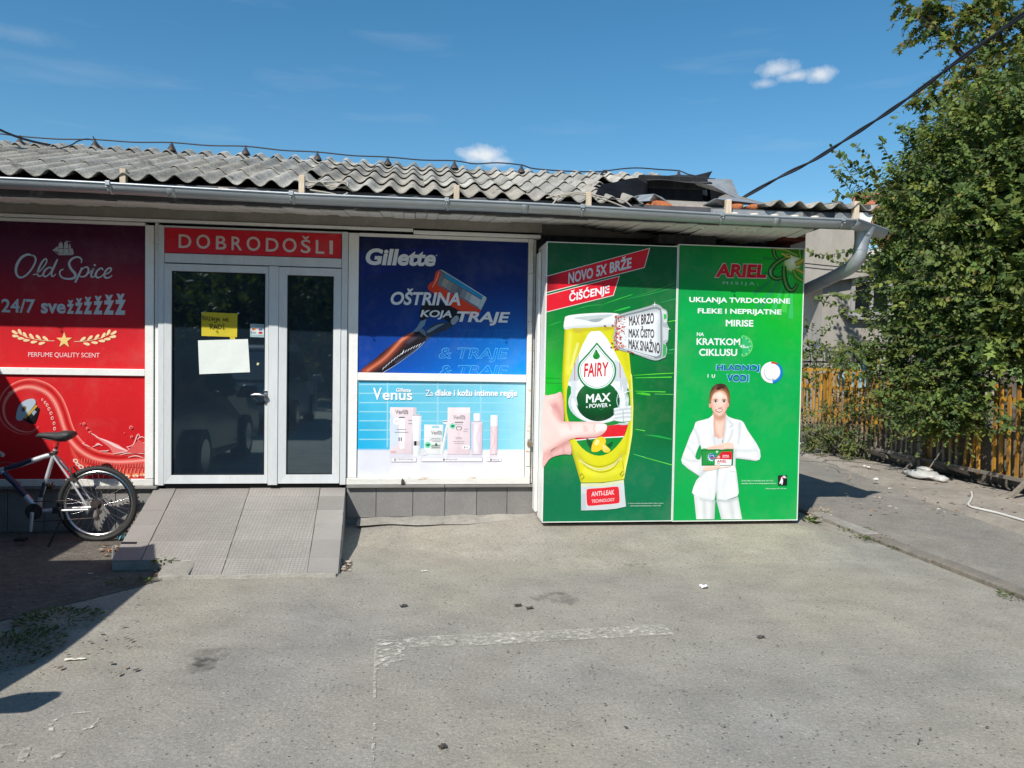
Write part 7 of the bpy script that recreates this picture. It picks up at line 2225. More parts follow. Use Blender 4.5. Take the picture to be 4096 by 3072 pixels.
tag(MB().tube(catmull([atZ(*q, .065) for q in hp_], 6), .013, 8).build('hose', MT['hose'], loc=tuple(atZ(*hp_[0], .06))), 'white hose lying along the dusty edge by the lane', 'hose')
for (q, s_, lb) in (((3505, 1921), .035, 'small white paper ball on the lane edge before the yellow fence'), ((3458, 1868), .03, 'white scrap under the bushes nearest the far end of the fence'), ((3475, 1872), .028, 'second white scrap beside a twig at the fence foot'), ((3214, 1748), .06, 'white crumpled litter beside the right edge of the green woman board'), ((3206, 1790), .10, 'larger grey-white litter heap beside the right edge of the green woman board')):
    c = atZ(*q, .06)
    vs, fs = blob((c[0], c[1], c[2] + s_ * .4), s_, s_, s_ * .6, 8, 6, seed=int(q[0]), wob=.4)
    tag(MB().add(vs, fs, lin((214, 212, 204))).build('litter', MT['litter'], loc=tuple(c)), lb, 'litter')


def scrap(name, q, w_, d_, h_, c, lab, cat, rot=0.0, z=.006, group=None, m_='litter'):
    c0 = atZ(*q, z)
    n = 6
    r_ = random.Random(int(q[0] * 7 + q[1]))
    hs = [[r_.random() * h_ for _ in range(n + 1)] for _ in range(4)]

    def f(u, v):
        x = (u - .5) * w_; y = (v - .5) * d_
        return (c0[0] + x * math.cos(rot) - y * math.sin(rot), c0[1] + x * math.sin(rot) + y * math.cos(rot), z + hs[int(round(v * 3))][int(round(u * n))])
    return tag(MB().grid(f, n, 3, c, False).build(name, MT[m_], loc=tuple(c0), solid=.0008), lab, cat, group)


scrap('crumpled_tissue', (2816, 2350), .055, .05, .022, lin((240, 240, 236)), 'crumpled white tissue lying on the open asphalt before the woman board', 'litter')
scrap('wrapper', (1437, 2135), .05, .08, .05, lin((232, 232, 236)), 'white plastic wrapper in the shadow beside the ramp', 'litter', .7)
scrap('wrapper', (484, 2160), .06, .08, .08, lin((140, 190, 205)), 'pale blue wrapper between the bicycle wheel and the ramp', 'litter', .4)
scrap('dead_leaf', (2072, 2422), .05, .03, .012, (.05, .04, .035), 'dark dead leaf on the asphalt, left of a pair beyond the painted line', 'leaf', .3, group='dead leaves on the asphalt')
scrap('dead_leaf', (2118, 2433), .05, .03, .012, (.09, .075, .06), 'brownish dead leaf on the asphalt, right of a pair beyond the painted line', 'leaf', .1, group='dead leaves on the asphalt')
scrap('dead_leaf', (1613, 2425), .05, .03, .012, (.06, .055, .05), 'dark dead leaf on the asphalt between the ramp and the painted line', 'leaf', .5, group='dead leaves on the asphalt')
scrap('dead_leaf', (3042, 2549), .05, .025, .012, (.08, .07, .06), 'dark curled leaf right of the end of the painted line', 'leaf', .2, group='dead leaves on the asphalt')
scrap('dead_leaf', (1770, 2988), .035, .03, .012, (.06, .05, .04), 'dark dead leaf at the bottom edge right of the faded upright line', 'leaf', .2, group='dead leaves on the asphalt')
scrap('cigarette_butt', (1698, 2284), .045, .012, .006, lin((220, 214, 200)), 'white cigarette butt on the asphalt right of the ramp', 'litter', .2)
scrap('paper_scrap', (300, 2638), .10, .02, .006, lin((216, 212, 196)), 'thin pale paper scrap at the shadow edge on the left', 'litter', .1)
scrap('broken_tile', (448, 2205), .06, .05, .02, (.42, .16, .06), 'orange tile shard beside the steel stub', 'tile shard', .5, z=.01)
scrap('wrapper', (362, 2294), .035, .008, .004, lin((220, 220, 220)), 'tiny white strip on the soil in the left shadow', 'litter', .1, z=.008)

# leaf litter as stuff
def litter_patch(name, region, n, cols, size, z, seed):
    r_ = random.Random(seed)
    g = MB()
    for k in range(n):
        q = (r_.uniform(region[0], region[2]), r_.uniform(region[1], region[3]))
        c = atZ(*q, z)
        s_ = size * r_.uniform(.4, 1.3)
        a = r_.uniform(0, 6.28)
        pts = [(c[0] + s_ * math.cos(a + o) * e, c[1] + s_ * math.sin(a + o) * e, z + .003 + s_ * .4 * r_.random()) for o, e in ((0, 1), (1.9, .5), (3.14, .9), (4.5, .5))]
        g.ngon(pts, r_.choice(cols))
    return tag(g.build(name, MT['debris']), kind='stuff')


BR = [(.20, .12, .07), (.30, .20, .12), (.14, .08, .05), (.45, .38, .28), (.55, .5, .42)]
litter_patch('leaf_litter', (1362, 2238, 1402, 2285), 60, BR, .022, .006, 1)
litter_patch('leaf_litter', (400, 2180, 520, 2230), 45, BR, .028, .008, 2)
litter_patch('leaf_litter', (610, 2255, 645, 2305), 40, BR, .018, .008, 3)
litter_patch('leaf_litter', (1440, 2120, 1560, 2150), 40, BR, .016, .012, 4)
litter_patch('leaf_litter', (2160, 2085, 2210, 2112), 25, BR, .018, .05, 5)
litter_patch('leaf_litter', (3300, 1830, 4090, 2050), 220, BR, .03, .055, 6)
litter_patch('leaf_litter', (3220, 2030, 3330, 2085), 60, [(.55, .46, .28), (.4, .33, .2), (.3, .22, .12)], .03, .03, 7)
litter_patch('leaf_litter', (1500, 2180, 4000, 3000), 130, [(.10, .085, .065), (.16, .13, .10), (.07, .06, .05)], .011, .007, 8)
litter_patch('leaf_litter', (20, 2250, 560, 2700), 90, [(.16, .12, .09), (.25, .2, .15), (.1, .08, .06)], .02, .008, 9)
tag(MB().tube(catmull([atZ(q[0], q[1], .07) for q in ((3300, 1850), (3345, 1862), (3360, 1878), (3390, 1880))], 4), .006, 5).tube(catmull([atZ(q[0], q[1], .07) for q in ((3400, 1863), (3450, 1868), (3520, 1880))], 4), .009, 5).build('twigs', MT['greywood'], loc=tuple(atZ(3345, 1862, .06))), 'dry twigs lying on the dusty verge under the bushes', 'twigs')

# ================================================================== FOLIAGE
OVAL = (np.array([(0, 0, 0), (.22, .27, .03), (.62, .30, .03), (1, 0, -.08), (.62, -.30, .03), (.22, -.27, .03), (.5, 0, -.05)]),
        [(0, 6, 1), (6, 2, 1), (6, 3, 2), (0, 5, 6), (6, 5, 4), (6, 4, 3)])
STAR = (np.array([(0, 0, 0), (.16, .36, .02), (.30, .14, 0), (.62, .46, .0), (.60, .13, -.02), (1, 0, -.12), (.60, -.13, -.02), (.62, -.46, 0), (.30, -.14, 0), (.16, -.36, .02), (.36, 0, -.03)]),
        [(10, 0, 9), (10, 1, 0), (10, 2, 1), (10, 3, 2), (10, 4, 3), (10, 5, 4), (10, 6, 5), (10, 7, 6), (10, 8, 7), (10, 9, 8)])


def leaves(name, pos, ax, nrm, size, cols, parent, tmpl=OVAL, org=None, kind=None):
    pos, ax, nrm = (np.asarray(a, float) for a in (pos, ax, nrm))
    N = len(pos)
    ax = ax / np.linalg.norm(ax, axis=1, keepdims=True)
    sd = np.cross(nrm, ax); sd /= np.maximum(1e-6, np.linalg.norm(sd, axis=1, keepdims=True))
    up = np.cross(ax, sd)
    tv, tf = tmpl
    K_ = len(tv)
    size = np.asarray(size)[:, None, None]
    V = pos[:, None, :] + size * (tv[None, :, 0:1] * ax[:, None, :] + tv[None, :, 1:2] * sd[:, None, :] + tv[None, :, 2:3] * up[:, None, :])
    V = V.reshape(-1, 3) - np.array(org if org is not None else (0, 0, 0))
    F = (np.array(tf)[None] + (np.arange(N) * K_)[:, None, None]).reshape(-1, 3)
    me = bpy.data.meshes.new(name)
    me.vertices.add(len(V)); me.vertices.foreach_set('co', V.ravel().astype(np.float32))
    me.loops.add(F.size); me.loops.foreach_set('vertex_index', F.ravel().astype(np.int32))
    me.polygons.add(len(F)); me.polygons.foreach_set('loop_start', np.arange(0, F.size, 3, dtype=np.int32)); me.polygons.foreach_set('loop_total', np.full(len(F), 3, dtype=np.int32))
    at = me.attributes.new('Col', 'FLOAT_COLOR', 'POINT')
    cc = np.ones((N, K_, 4), dtype=np.float32); cc[:, :, :3] = np.asarray(cols)[:, None, :]
    at.data.foreach_set('color', cc.ravel())
    me.materials.append(MT['leaf'])
    me.update(); me.validate()
    o = bpy.data.objects.new(name, me); COL.objects.link(o)
    if parent is not None: o.parent = parent
    if kind: o['kind'] = kind
    return o


def unit(n): v = rng.normal(size=(n, 3)); return v / np.linalg.norm(v, axis=1, keepdims=True)


GREENS = np.array([(.095, .142, .030), (.072, .120, .028), (.125, .168, .036), (.10, .145, .042), (.15, .185, .038), (.058, .10, .03)])
YELLOWS = np.array([(.22, .19, .04), (.17, .17, .04), (.26, .18, .045), (.15, .16, .04)])


def shoots(starts, dirs, length, nleaf, lsize, droop, palette, yellow=0.0, sig=.25):
    """each shoot is a short curved twig with alternating leaves"""
    P_, A_, N_, S_, C_, twigs = [], [], [], [], [], []
    for s0, d0 in zip(starts, dirs):
        L_ = length * rng.uniform(.6, 1.35)
        n = int(nleaf * rng.uniform(.7, 1.3))
        d = np.array(d0) / np.linalg.norm(d0)
        side = np.cross(d, unit(1)[0]); side /= np.linalg.norm(side)
        base_c = palette[rng.integers(len(palette))] * rng.uniform(.8, 1.25)
        tw = []
        for i in range(n):
            t = (i + .6) / n
            p = s0 + d * L_ * t + np.array([0, 0, -droop * L_ * t * t])
            s_ = side if i % 2 else -side
            a = d * .55 + s_ * .9 + np.array([0, 0, -.25]) + rng.normal(size=3) * .3
            nn = np.array([-.15, -.35, 1.0]) + rng.normal(size=3) * .45
            P_.append(p); A_.append(a); N_.append(nn)
            S_.append(lsize * rng.uniform(.6, 1.25) * (1.0 - .35 * t))
            c = base_c * rng.uniform(.75, 1.3)
            if yellow and rng.random() < yellow: c = YELLOWS[rng.integers(len(YELLOWS))] * rng.uniform(.7, 1.3)
            C_.append(np.clip(c, .01, .4))
            if i % 3 == 0 or i == n - 1: tw.append(p)
        twigs.append([s0] + tw)
    return P_, A_, N_, S_, C_, twigs


def bush(name, label, cat, base, clumps, lsize, length, nleaf, droop, palette, group=None, yellow=0.0, trunk=None, tmpl=OVAL, out=None, twig_r=.004, extra=None, core=0.0):
    """clumps: (centre, radii, number of shoots)"""
    t = thing(name, base, label, cat, group)
    base = np.array(base, float)
    ss, dd = [], []
    for (c, r, n) in clumps:
        c, r = np.array(c, float), np.array(r, float)
        u = unit(n)
        rad = rng.uniform(.35, 1.0, size=(n, 1)) ** .6
        q = c + u * rad * r
        d = u * np.array([1, 1, .8]) + np.array([-.25, -.25, .55]) + rng.normal(size=(n, 3)) * .35
        keep = q[:, 2] > .12
        ss.append(q[keep]); dd.append(d[keep])
    ss, dd = np.concatenate(ss), np.concatenate(dd)
    P_, A_, N_, S_, C_, tw = shoots(ss, dd, length, nleaf, lsize, droop, palette, yellow)
    if core:                              # leaves deeper inside the crown
        for (c, r, n) in clumps:
            m = int(n * core)
            u = unit(m) * rng.uniform(.1, .75, size=(m, 1)) * np.array(r, float) + np.array(c, float)
            for q in u:
                P_.append(q); A_.append(unit(1)[0]); N_.append(unit(1)[0] + np.array([-.3, -.5, .4])); S_.append(lsize * rng.uniform(1.2, 1.9)); C_.append(palette[rng.integers(len(palette))] * rng.uniform(.7, 1.1))
    if extra:
        for (pts, n, ls) in extra:        # long single shoots: polyline with leaves along it
            cv = catmull(pts, 8)
            tw.append(cv)
            for i in range(n):
                f = i / max(1, n - 1) * (len(cv) - 1)
                k_ = min(int(f), len(cv) - 2)
                p_ = cv[k_] + (cv[k_ + 1] - cv[k_]) * (f - k_)
                d = cv[k_ + 1] - cv[k_]; d = d / np.linalg.norm(d)
                s_ = np.cross(d, unit(1)[0]); s_ /= np.linalg.norm(s_)
                P_.append(p_); A_.append(d * .5 + s_ + np.array([0, 0, -.2])); N_.append(np.array([-.2, -.4, 1]) + rng.normal(size=3) * .4); S_.append(ls * rng.uniform(.7, 1.2) * (1.1 - .4 * i / n)); C_.append(palette[rng.integers(len(palette))] * rng.uniform(.8, 1.3))
    o = leaves('crown', P_, A_, N_, S_, C_, t, tmpl, base)
    g = MB()
    for w_ in tw[:: 2]:
        g.tube(w_, [twig_r] * (len(w_) - 1) + [twig_r * .5], 4, caps=False)
    if extra:
        for e in range(len(extra)):
            g.tube(tw[-1 - e], twig_r * 1.6, 5)
    tag(g.build('twigs', MT['bark'], t), kind='stuff')
    if trunk:
        g = MB()
        for pts, r in trunk:
            cv = catmull(pts, 4)
            g.tube(cv, list(np.linspace(r, r * .45, len(cv))), 8)
        g.build('trunk', MT['bark'], t)
    return t


# the big bush leaning over the fence: a mulberry-like mass with several stems
def E(px, py, x): return atX(px, py, x)


cl = []
for (px, py, x, r, n) in ((3785, 650, 8.5, (.55, .7, .55), 230), (3890, 580, 8.3, (.55, .7, .6), 230), (4010, 500, 8.2, (.6, .7, .6), 230), (4150, 540, 8.1, (.7, .8, .8), 200), (3705, 760, 8.5, (.5, .7, .45), 160), (3680, 870, 8.5, (.65, .8, .65), 230), (3800, 850, 8.1, (.7, .9, .8), 200), (3970, 800, 7.9, (.7, .8, .9), 210), (4120, 900, 7.8, (.7, .8, .9), 170),
                          (3660, 1060, 8.4, (.8, .9, .8), 170), (3800, 1110, 8.0, (.7, .9, .8), 200), (3950, 1080, 7.8, (.7, .8, .8), 210), (4110, 1180, 7.7, (.6, .7, .8), 180), (3730, 1330, 8.1, (.7, .9, .6), 190), (3880, 1340, 7.8, (.6, .8, .5), 210), (4040, 1330, 7.7, (.5, .6, .42), 170)):
    cl.append((E(px, py, x), r, n))
trunks = []
for (bx, by, top_) in ((8.2, 3.2, E(3900, 700, 8.3)), (8.4, 2.4, E(4050, 650, 8.2)), (8.5, 4.3, E(3720, 800, 8.5)), (8.0, 1.9, E(4100, 1000, 7.8)), (8.3, 5.2, E(3600, 900, 8.5))):
    b = np.array([bx, by, .06])
    trunks.append(([b, b + (top_ - b) * .35 + np.array([.1, .1, .1]), b + (top_ - b) * .7, top_], .055))
ex = []
for pts, n in ((((3500, 900), (3440, 760), (3390, 680), (3325, 590)), 20), (((3545, 800), (3500, 680), (3450, 610), (3420, 575)), 20), (((3590, 760), (3560, 640), (3530, 580), (3535, 555)), 16), (((3640, 720), (3620, 600), (3608, 530), (3605, 500)), 16), (((3560, 820), (3460, 780), (3400, 790), (3330, 760)), 18), (((3560, 860), (3470, 840), (3380, 830), (3330, 800)), 18),
               (((3700, 640), (3690, 560), (3700, 500)), 12), (((3620, 900), (3520, 880), (3450, 870)), 14), (((3480, 780), (3400, 720), (3345, 700)), 14), (((3520, 760), (3470, 690), (3400, 650)), 16), (((3460, 830), (3400, 760), (3330, 660)), 18), (((3490, 800), (3440, 700), (3360, 620)), 18), (((3600, 1040), (3420, 1010), (3300, 1020), (3235, 1010)), 26), (((3600, 1080), (3440, 1050), (3330, 1050)), 22), (((3620, 1180), (3480, 1190), (3380, 1180), (3280, 1185)), 26), (((3600, 1260), (3460, 1260), (3340, 1220), (3260, 1200)), 26), (((3620, 1320), (3480, 1310), (3380, 1260), (3310, 1270)), 24),
               (((3640, 1140), (3520, 1100), (3420, 1120)), 18), (((3640, 1240), (3540, 1220), (3450, 1240)), 18), (((3600, 960), (3500, 960), (3420, 980)), 16)):
    ex.append(([E(px, py, 8.3 - .1 * i) for i, (px, py) in enumerate(pts)], int(n * 1.9), .135))
bush('bush', 'tall dense green bush leaning over the yellow fence', 'bush', (8.3, 3.2, .06), cl, .098, .42, 14, .22, GREENS, yellow=.03, trunk=trunks, extra=ex, group=None, core=5.0)

# bushes pouring through the fence
cl = [(E(3690, 1560, 7.5), (.30, .55, .30), 130), (E(3820, 1600, 7.35), (.28, .45, .28), 150), (E(3740, 1690, 7.25), (.25, .5, .18), 130), (E(3840, 1660, 7.2), (.2, .3, .2), 70), (E(3640, 1640, 7.4), (.3, .5, .25), 80), (E(3560, 1530, 7.6), (.3, .5, .2), 60), (E(3890, 1500, 7.45), (.2, .25, .15), 40), (E(3780, 1500, 7.5), (.3, .5, .2), 90)]
bush('bush', 'low green bush pushing out between the yellow slats at mid fence', 'bush', (7.55, 2.7, .06), cl, .085, .34, 10, .3, GREENS, trunk=[([(7.6, 2.7, .06), (7.5, 2.7, .5), (7.35, 2.6, .8)], .02)])
cl = [(E(3300, 1700, 7.3), (.3, .5, .30), 55), (E(3340, 1790, 7.2), (.25, .5, .22), 60), (E(3280, 1800, 7.2), (.2, .35, .18), 35), (E(3420, 1700, 7.3), (.25, .4, .25), 35), (E(3380, 1620, 7.4), (.2, .4, .2), 22)]
bush('bush', 'shrub with narrow leaves at the far end of the fence beside the green board', 'bush', (7.25, 5.2, .06), cl, .11, .32, 10, .35, GREENS * np.array([1.0, .9, 1.2]), trunk=[([(7.25, 5.2, .06), (7.2, 5.2, .3), (7.2, 5.1, .5)], .018)], tmpl=(OVAL[0] * np.array([1, .5, 1]), OVAL[1]))
cl = [(E(3270, 1440, 7.7), (.4, .6, .22), 45), (E(3260, 1540, 7.6), (.3, .5, .2), 25), (E(3420, 1430, 7.7), (.4, .6, .18), 55), (E(3500, 1470, 7.6), (.4, .6, .2), 60), (E(3230, 1360, 7.8), (.3, .4, .25), 26), (E(3560, 1400, 7.9), (.4, .6, .3), 70)]
bush('bush', 'bush trailing over the top of the fence before the beige house', 'bush', (7.75, 5.6, .06), cl, .085, .34, 10, .3, GREENS, trunk=[([(7.75, 5.6, .06), (7.7, 5.6, .8), (7.7, 5.5, 1.5)], .02)], yellow=.04)
cl = [(E(4085, 1700, 7.3), (.15, .15, .18), 26)]
bush('bush', 'small leafy sprig growing through the fence at the right picture edge', 'bush', (7.5, 1.2, .06), cl, .085, .3, 9, .3, GREENS, trunk=[([(7.5, 1.2, .06), (7.4, 1.2, .5), (7.35, 1.2, .9)], .015)])
# fig-like bright leaves
cl = [(E(3960, 1390, 7.5), (.3, .4, .15), 20), (E(4060, 1400, 7.4), (.3, .3, .18), 22), (E(4050, 1330, 7.5), (.3, .3, .2), 18)]
bush('fig_bush', 'fig bush with large lobed bright green leaves above the fence at right', 'bush', (7.7, 1.9, .06), cl, .17, .35, 6, .2, GREENS * 1.35, trunk=[([(7.7, 1.9, .06), (7.6, 1.9, .9), (7.5, 1.8, 1.7)], .025)], tmpl=STAR)

# maple with yellowing leaves above
cl = []
for (px, py, y, r, n) in ((3680, 40, 6.0, (.30, .4, .22), 20), (3735, 110, 6.0, (.25, .3, .25), 18), (3700, 150, 6.0, (.12, .2, .14), 7), (3790, 60, 5.9, (.35, .4, .25), 22), (3855, 125, 5.9, (.16, .3, .25), 9), (3795, 165, 5.8, (.16, .2, .12), 8), (3920, 60, 5.9, (.4, .4, .22), 22), (4030, 50, 5.8, (.5, .5, .4), 36), (4060, 170, 5.8, (.35, .4, .4), 24), (3930, 135, 5.7, (.18, .3, .18), 9), (4090, 280, 5.6, (.25, .4, .4), 26),
                          (3835, 275, 5.6, (.12, .2, .14), 7), (3960, 270, 5.6, (.25, .3, .18), 14), (4010, 250, 5.5, (.3, .4, .25), 18), (3880, 330, 5.6, (.25, .3, .15), 12), (3760, 355, 5.6, (.2, .25, .12), 9), (3720, 415, 5.6, (.2, .25, .16), 10), (3810, 400, 5.5, (.25, .3, .18), 14), (3700, 530, 5.6, (.2, .25, .16), 10), (4060, 380, 5.5, (.35, .4, .3), 18), (4170, 150, 5.6, (.5, .5, .6), 36)):
    cl.append((atY(px, py, y), r, n))
for q in ((12.2, 6.2, 7.2), (12.6, 6.6, 8.2), (11.9, 6.4, 8.9), (12.8, 6.0, 9.2), (13.2, 6.4, 7.6), (12.4, 7.0, 6.4), (13.4, 6.8, 8.8), (12.2, 6.2, 9.8)):
    cl.append((q, (.7, .7, .5), 34))
tb = (11.6, 6.4, .06)
T0 = np.array(tb)
hub = np.array([11.0, 6.1, 5.4])
tr = [([T0, T0 + np.array([-.1, 0, 2.2]), hub, np.array([11.9, 6.2, 7.5]), np.array([12.1, 6.2, 9.2])], .20)]
for q in ((3680, 60), (3760, 130), (3880, 110), (4000, 100), (3800, 350), (3900, 290), (3720, 430), (3960, 230)):
    e = atY(*q, 5.8)
    s0 = hub + np.array([0, 0, .6 + .3 * rng.random()])
    tr.append(([s0, s0 + (e - s0) * .4 + np.array([0, 0, .25]), s0 + (e - s0) * .75 + np.array([0, 0, .15]), e], .035))
t = bush('maple_tree', 'tall maple with star leaves turning yellow at the upper right corner', 'tree', tb, cl, .17, .40, 12, .75, GREENS * .95, yellow=.22, trunk=tr, tmpl=STAR, twig_r=.006,
         extra=[([atY(3640, 560, 5.6), atY(3690, 540, 5.6), atY(3730, 520, 5.6)], 3, .06), ([atY(3660, 600, 5.6), atY(3680, 560, 5.6), atY(3700, 530, 5.6)], 2, .06)])

# weeds
def weed(name, label, base, n, ls, spread, hgt, pal=GREENS, group=None, dark=1.0):
    t = thing(name, base, label, 'weed', group)
    P_, A_, N_, S_, C_ = [], [], [], [], []
    for k in range(n):
        a = rng.uniform(0, 6.28); r = rng.uniform(0, 1) ** .5
        P_.append(np.array(base) + np.array([spread[0] * r * math.cos(a), spread[1] * r * math.sin(a), .003 + hgt * rng.random() * (1 - r * .5)]))
        A_.append((math.cos(a) + rng.normal() * .4, math.sin(a) + rng.normal() * .4, .35)); N_.append(np.array([0, 0, 1]) + rng.normal(size=3) * .35); S_.append(ls * rng.uniform(.6, 1.3)); C_.append(pal[rng.integers(len(pal))] * rng.uniform(.8, 1.3) * dark)
    leaves('leaves', P_, A_, N_, S_, C_, t, (OVAL[0] * np.array([1, .55, 1]), OVAL[1]), base)
    return t


a = atZ(657, 2249, .055)
weed('weed', 'small green weed growing at the front corner of the ramp', tuple(a), 34, .055, (.05, .04), .03)
for (q, n, sp, lb) in (((3420, 2120), 150, (.16, .20), 'green weed strip in the kerb joint nearest the woman board'), ((3500, 2160), 150, (.15, .16), 'second green weed strip along the kerb'), ((3600, 2195), 60, (.10, .10), 'dry thin weed tuft along the kerb further right'), ((4060, 2385), 90, (.10, .12), 'weed tuft by the kerb at the right picture edge'), ((3480, 2150), 40, (.2, .04), 'thin weed line crossing a kerb joint')):
    c = atZ(*q, .01)
    weed('weed', lb, tuple(c), n, .03, sp, .015, GREENS * .85, 'weeds along the kerb')
c = atZ(3240, 2010, .0)
weed('weed', 'grass tuft beside the lower right corner of the woman board', (3.85, -.08, .03), 60, .13, (.10, .10), .02, GREENS * .8)
for (q, n, sp, lb) in (((235, 2480), 420, (.24, .20), 'mossy weed patch on the soil edge in the left shadow'), ((50, 2600), 650, (.24, .30), 'larger mossy weed patch at the left picture edge in shadow'), ((520, 2330), 90, (.15, .08), 'sparse weed patch in the shadow before the ramp')):
    c = atZ(*q, .006)
    weed('weed', lb, tuple(c), n, .028, sp, .03, GREENS * .8, 'weed patches on the soil')

# ================================================================== HOUSE BEHIND THE FENCE
hs = thing('house', (11.0, 9.0, 0), 'beige house with an orange tiled roof behind the bushes', 'house')
HX0, HX1, HY, HZ = 9.05, 15.5, 9.0, 4.05
g = MB().box(HX0, HX1, HY, HY + 7, 0, HZ)
g.build('wall', MT['wallpale'], hs)
MB().box(HX0 - .04, HX1, HY - .06, HY - .003, 0, .9).build('plinth', MT['darkconcrete'], hs)
wx0, wx1, wz0, wz1 = atY(3398, 1260, HY)[0], atY(3560, 1260, HY)[0], atY(3400, 1262, HY)[2], atY(3400, 1110, HY)[2]
wf = MB()
for b_ in ((wx0, wx0 + .09, wz0, wz1), (wx1 - .09, wx1, wz0, wz1), ((wx0 + wx1) / 2 - .04, (wx0 + wx1) / 2 + .04, wz0 + .09, wz1 - .09), (wx0 + .09, wx1 - .09, wz0, wz0 + .09), (wx0 + .09, wx1 - .09, wz1 - .09, wz1)):
    wf.box(b_[0], b_[1], HY - .06, HY - .003, b_[2], b_[3])
w_ = wf.build('window', MT['dimframe'], hs)
MB().box(wx0 + .09, wx1 - .09, HY - .03, HY - .012, wz0 + .09, wz1 - .09).build('pane', MT['glass2'], w_)
MB().box(wx0 - .1, wx1 + .1, HY - .16, HY - .003, wz0 - .09, wz0 - .005).build('sill', MT['dimframe'], w_)
# eaves band and white upper wall strip
MB().box(10.0, HX1, HY - .5, HY + .02, HZ - .02, HZ + .12).build('eave', MT['wallwhite'], hs)
MB().hexa([(HX0 - .75, HY - .20, 3.32), (10.0, HY - .20, 3.62), (10.0, HY + .9, 3.62), (HX0 - .75, HY + .9, 3.32), (HX0 - .75, HY - .20, 4.80), (10.0, HY - .20, 4.76), (10.0, HY + .9, 4.76), (HX0 - .75, HY + .9, 4.80)]).build('upper_wall', MT['wallpale'], hs)
# roof rows of tiles
rf = MB().hexa([(10.05, HY - .5, HZ + .12), (HX1, HY - .5, HZ + .12), (HX1, HY + 3.2, HZ + 2.0), (11.70, HY + 3.2, HZ + 2.0), (10.05, HY - .5, HZ + .16), (HX1, HY - .5, HZ + .16), (HX1, HY + 3.2, HZ + 2.04), (11.70, HY + 3.2, HZ + 2.04)]).build('roof', MT['rooftile'], hs)
g = MB()
nrow = 13
for r in range(nrow):
    f0, f1 = r / nrow, (r + 1) / nrow
    y0, y1 = HY - .5 + 3.7 * f0, HY - .5 + 3.7 * f1 + .05
    z0_, z1_ = HZ + .165 + 1.88 * f0, HZ + .165 + 1.88 * f1
    xl = 10.05 + 1.65 * f0
    nx = int((HX1 - xl) / .22)
    for i in range(nx):
        x = xl + i * .22 + .01 * random.uniform(-1, 1)
        j = random.uniform(-.015, .015)
        vs = []
        for (yy_, zz_, up) in ((y0 + j, z0_, .05), (y1, z1_, .01)):
            for k_ in range(5):
                a = math.pi * k_ / 4
                vs.append((x + .11 - .108 * math.cos(a), yy_, zz_ + up * .4 + .045 * math.sin(a)))
        fs = [(k_, k_ + 1, 6 + k_, 5 + k_) for k_ in range(4)] + [(4, 3, 2, 1, 0)]
        kx = random.uniform(.85, 1.15)
        g.add(vs, fs, (kx,) * 3)
o = g.build('roof_tiles', MT['rooftile'], hs); o['kind'] = 'stuff'
MB().tube([(11.70, HY + 3.2, HZ + 2.10), (HX1, HY + 3.2, HZ + 2.10)], .12, 10).build('ridge_tiles', MT['rooftile'], rf)
# wires along the white wall
tag(MB().tube([atY(3150, 1046, 7.6), atY(3300, 1062, 7.6), atY(3500, 1080, 7.6)], .012, 5).tube([atY(3150, 1062, 7.6), atY(3300, 1078, 7.6), atY(3500, 1092, 7.6)], .012, 5).build('service_wire', MT['cable'], loc=tuple(atY(3300, 1062, 7.6))), 'two thin service wires strung before the beige house wall', 'wire')
# garden railing with bars
ir = thing('garden_railing', (9.0, 8.0, .5), 'dark iron garden railing with pointed bars before the beige house', 'railing')
rx0, rx1 = 8.0, 10.8
MB().box(rx0, rx1, 7.78, 7.81, 1.40, 1.44).box(rx0, rx1, 7.78, 7.81, 1.66, 1.70).box(rx0, rx1, 7.78, 7.81, .4, .44).build('rail', MT['darkiron'], ir)
x = rx0
while x < rx1:
    MB().tube([(x, 7.765, .1), (x, 7.765, 1.84)], .010, 5).build('bar', MT['darkiron'], ir)
    x += .14
MB().box(rx0, rx1, 7.7, 7.9, .0, .1).build('footing', MT['concrete'], ir)
tp = [atX(3300, 1440, 7.72), atX(3570, 1450, 7.72)]
tag(MB().hexa([(7.66, 3.9, 1.50), (7.70, 3.9, 1.50), (8.0, 6.0, 1.58), (7.66, 6.0, 1.58), (7.66, 3.9, 1.545), (7.70, 3.9, 1.545), (8.0, 6.0, 1.625), (7.66, 6.0, 1.625)]).build('tarpaulin', MT['tarp'], loc=(7.8, 5.0, 1.5)), 'pale blue tarpaulin strip glimpsed between the bushes behind the fence', 'tarpaulin') if False else None
tag(MB().box(8.0, 8.6, 6.5, 6.54, 1.15, 1.66).build('garden_board', MT['tarp'], loc=(8.3, 6.5, 1.15), bevel=.01), 'pale blue board glimpsed behind the bushes at the far end of the fence', 'board')

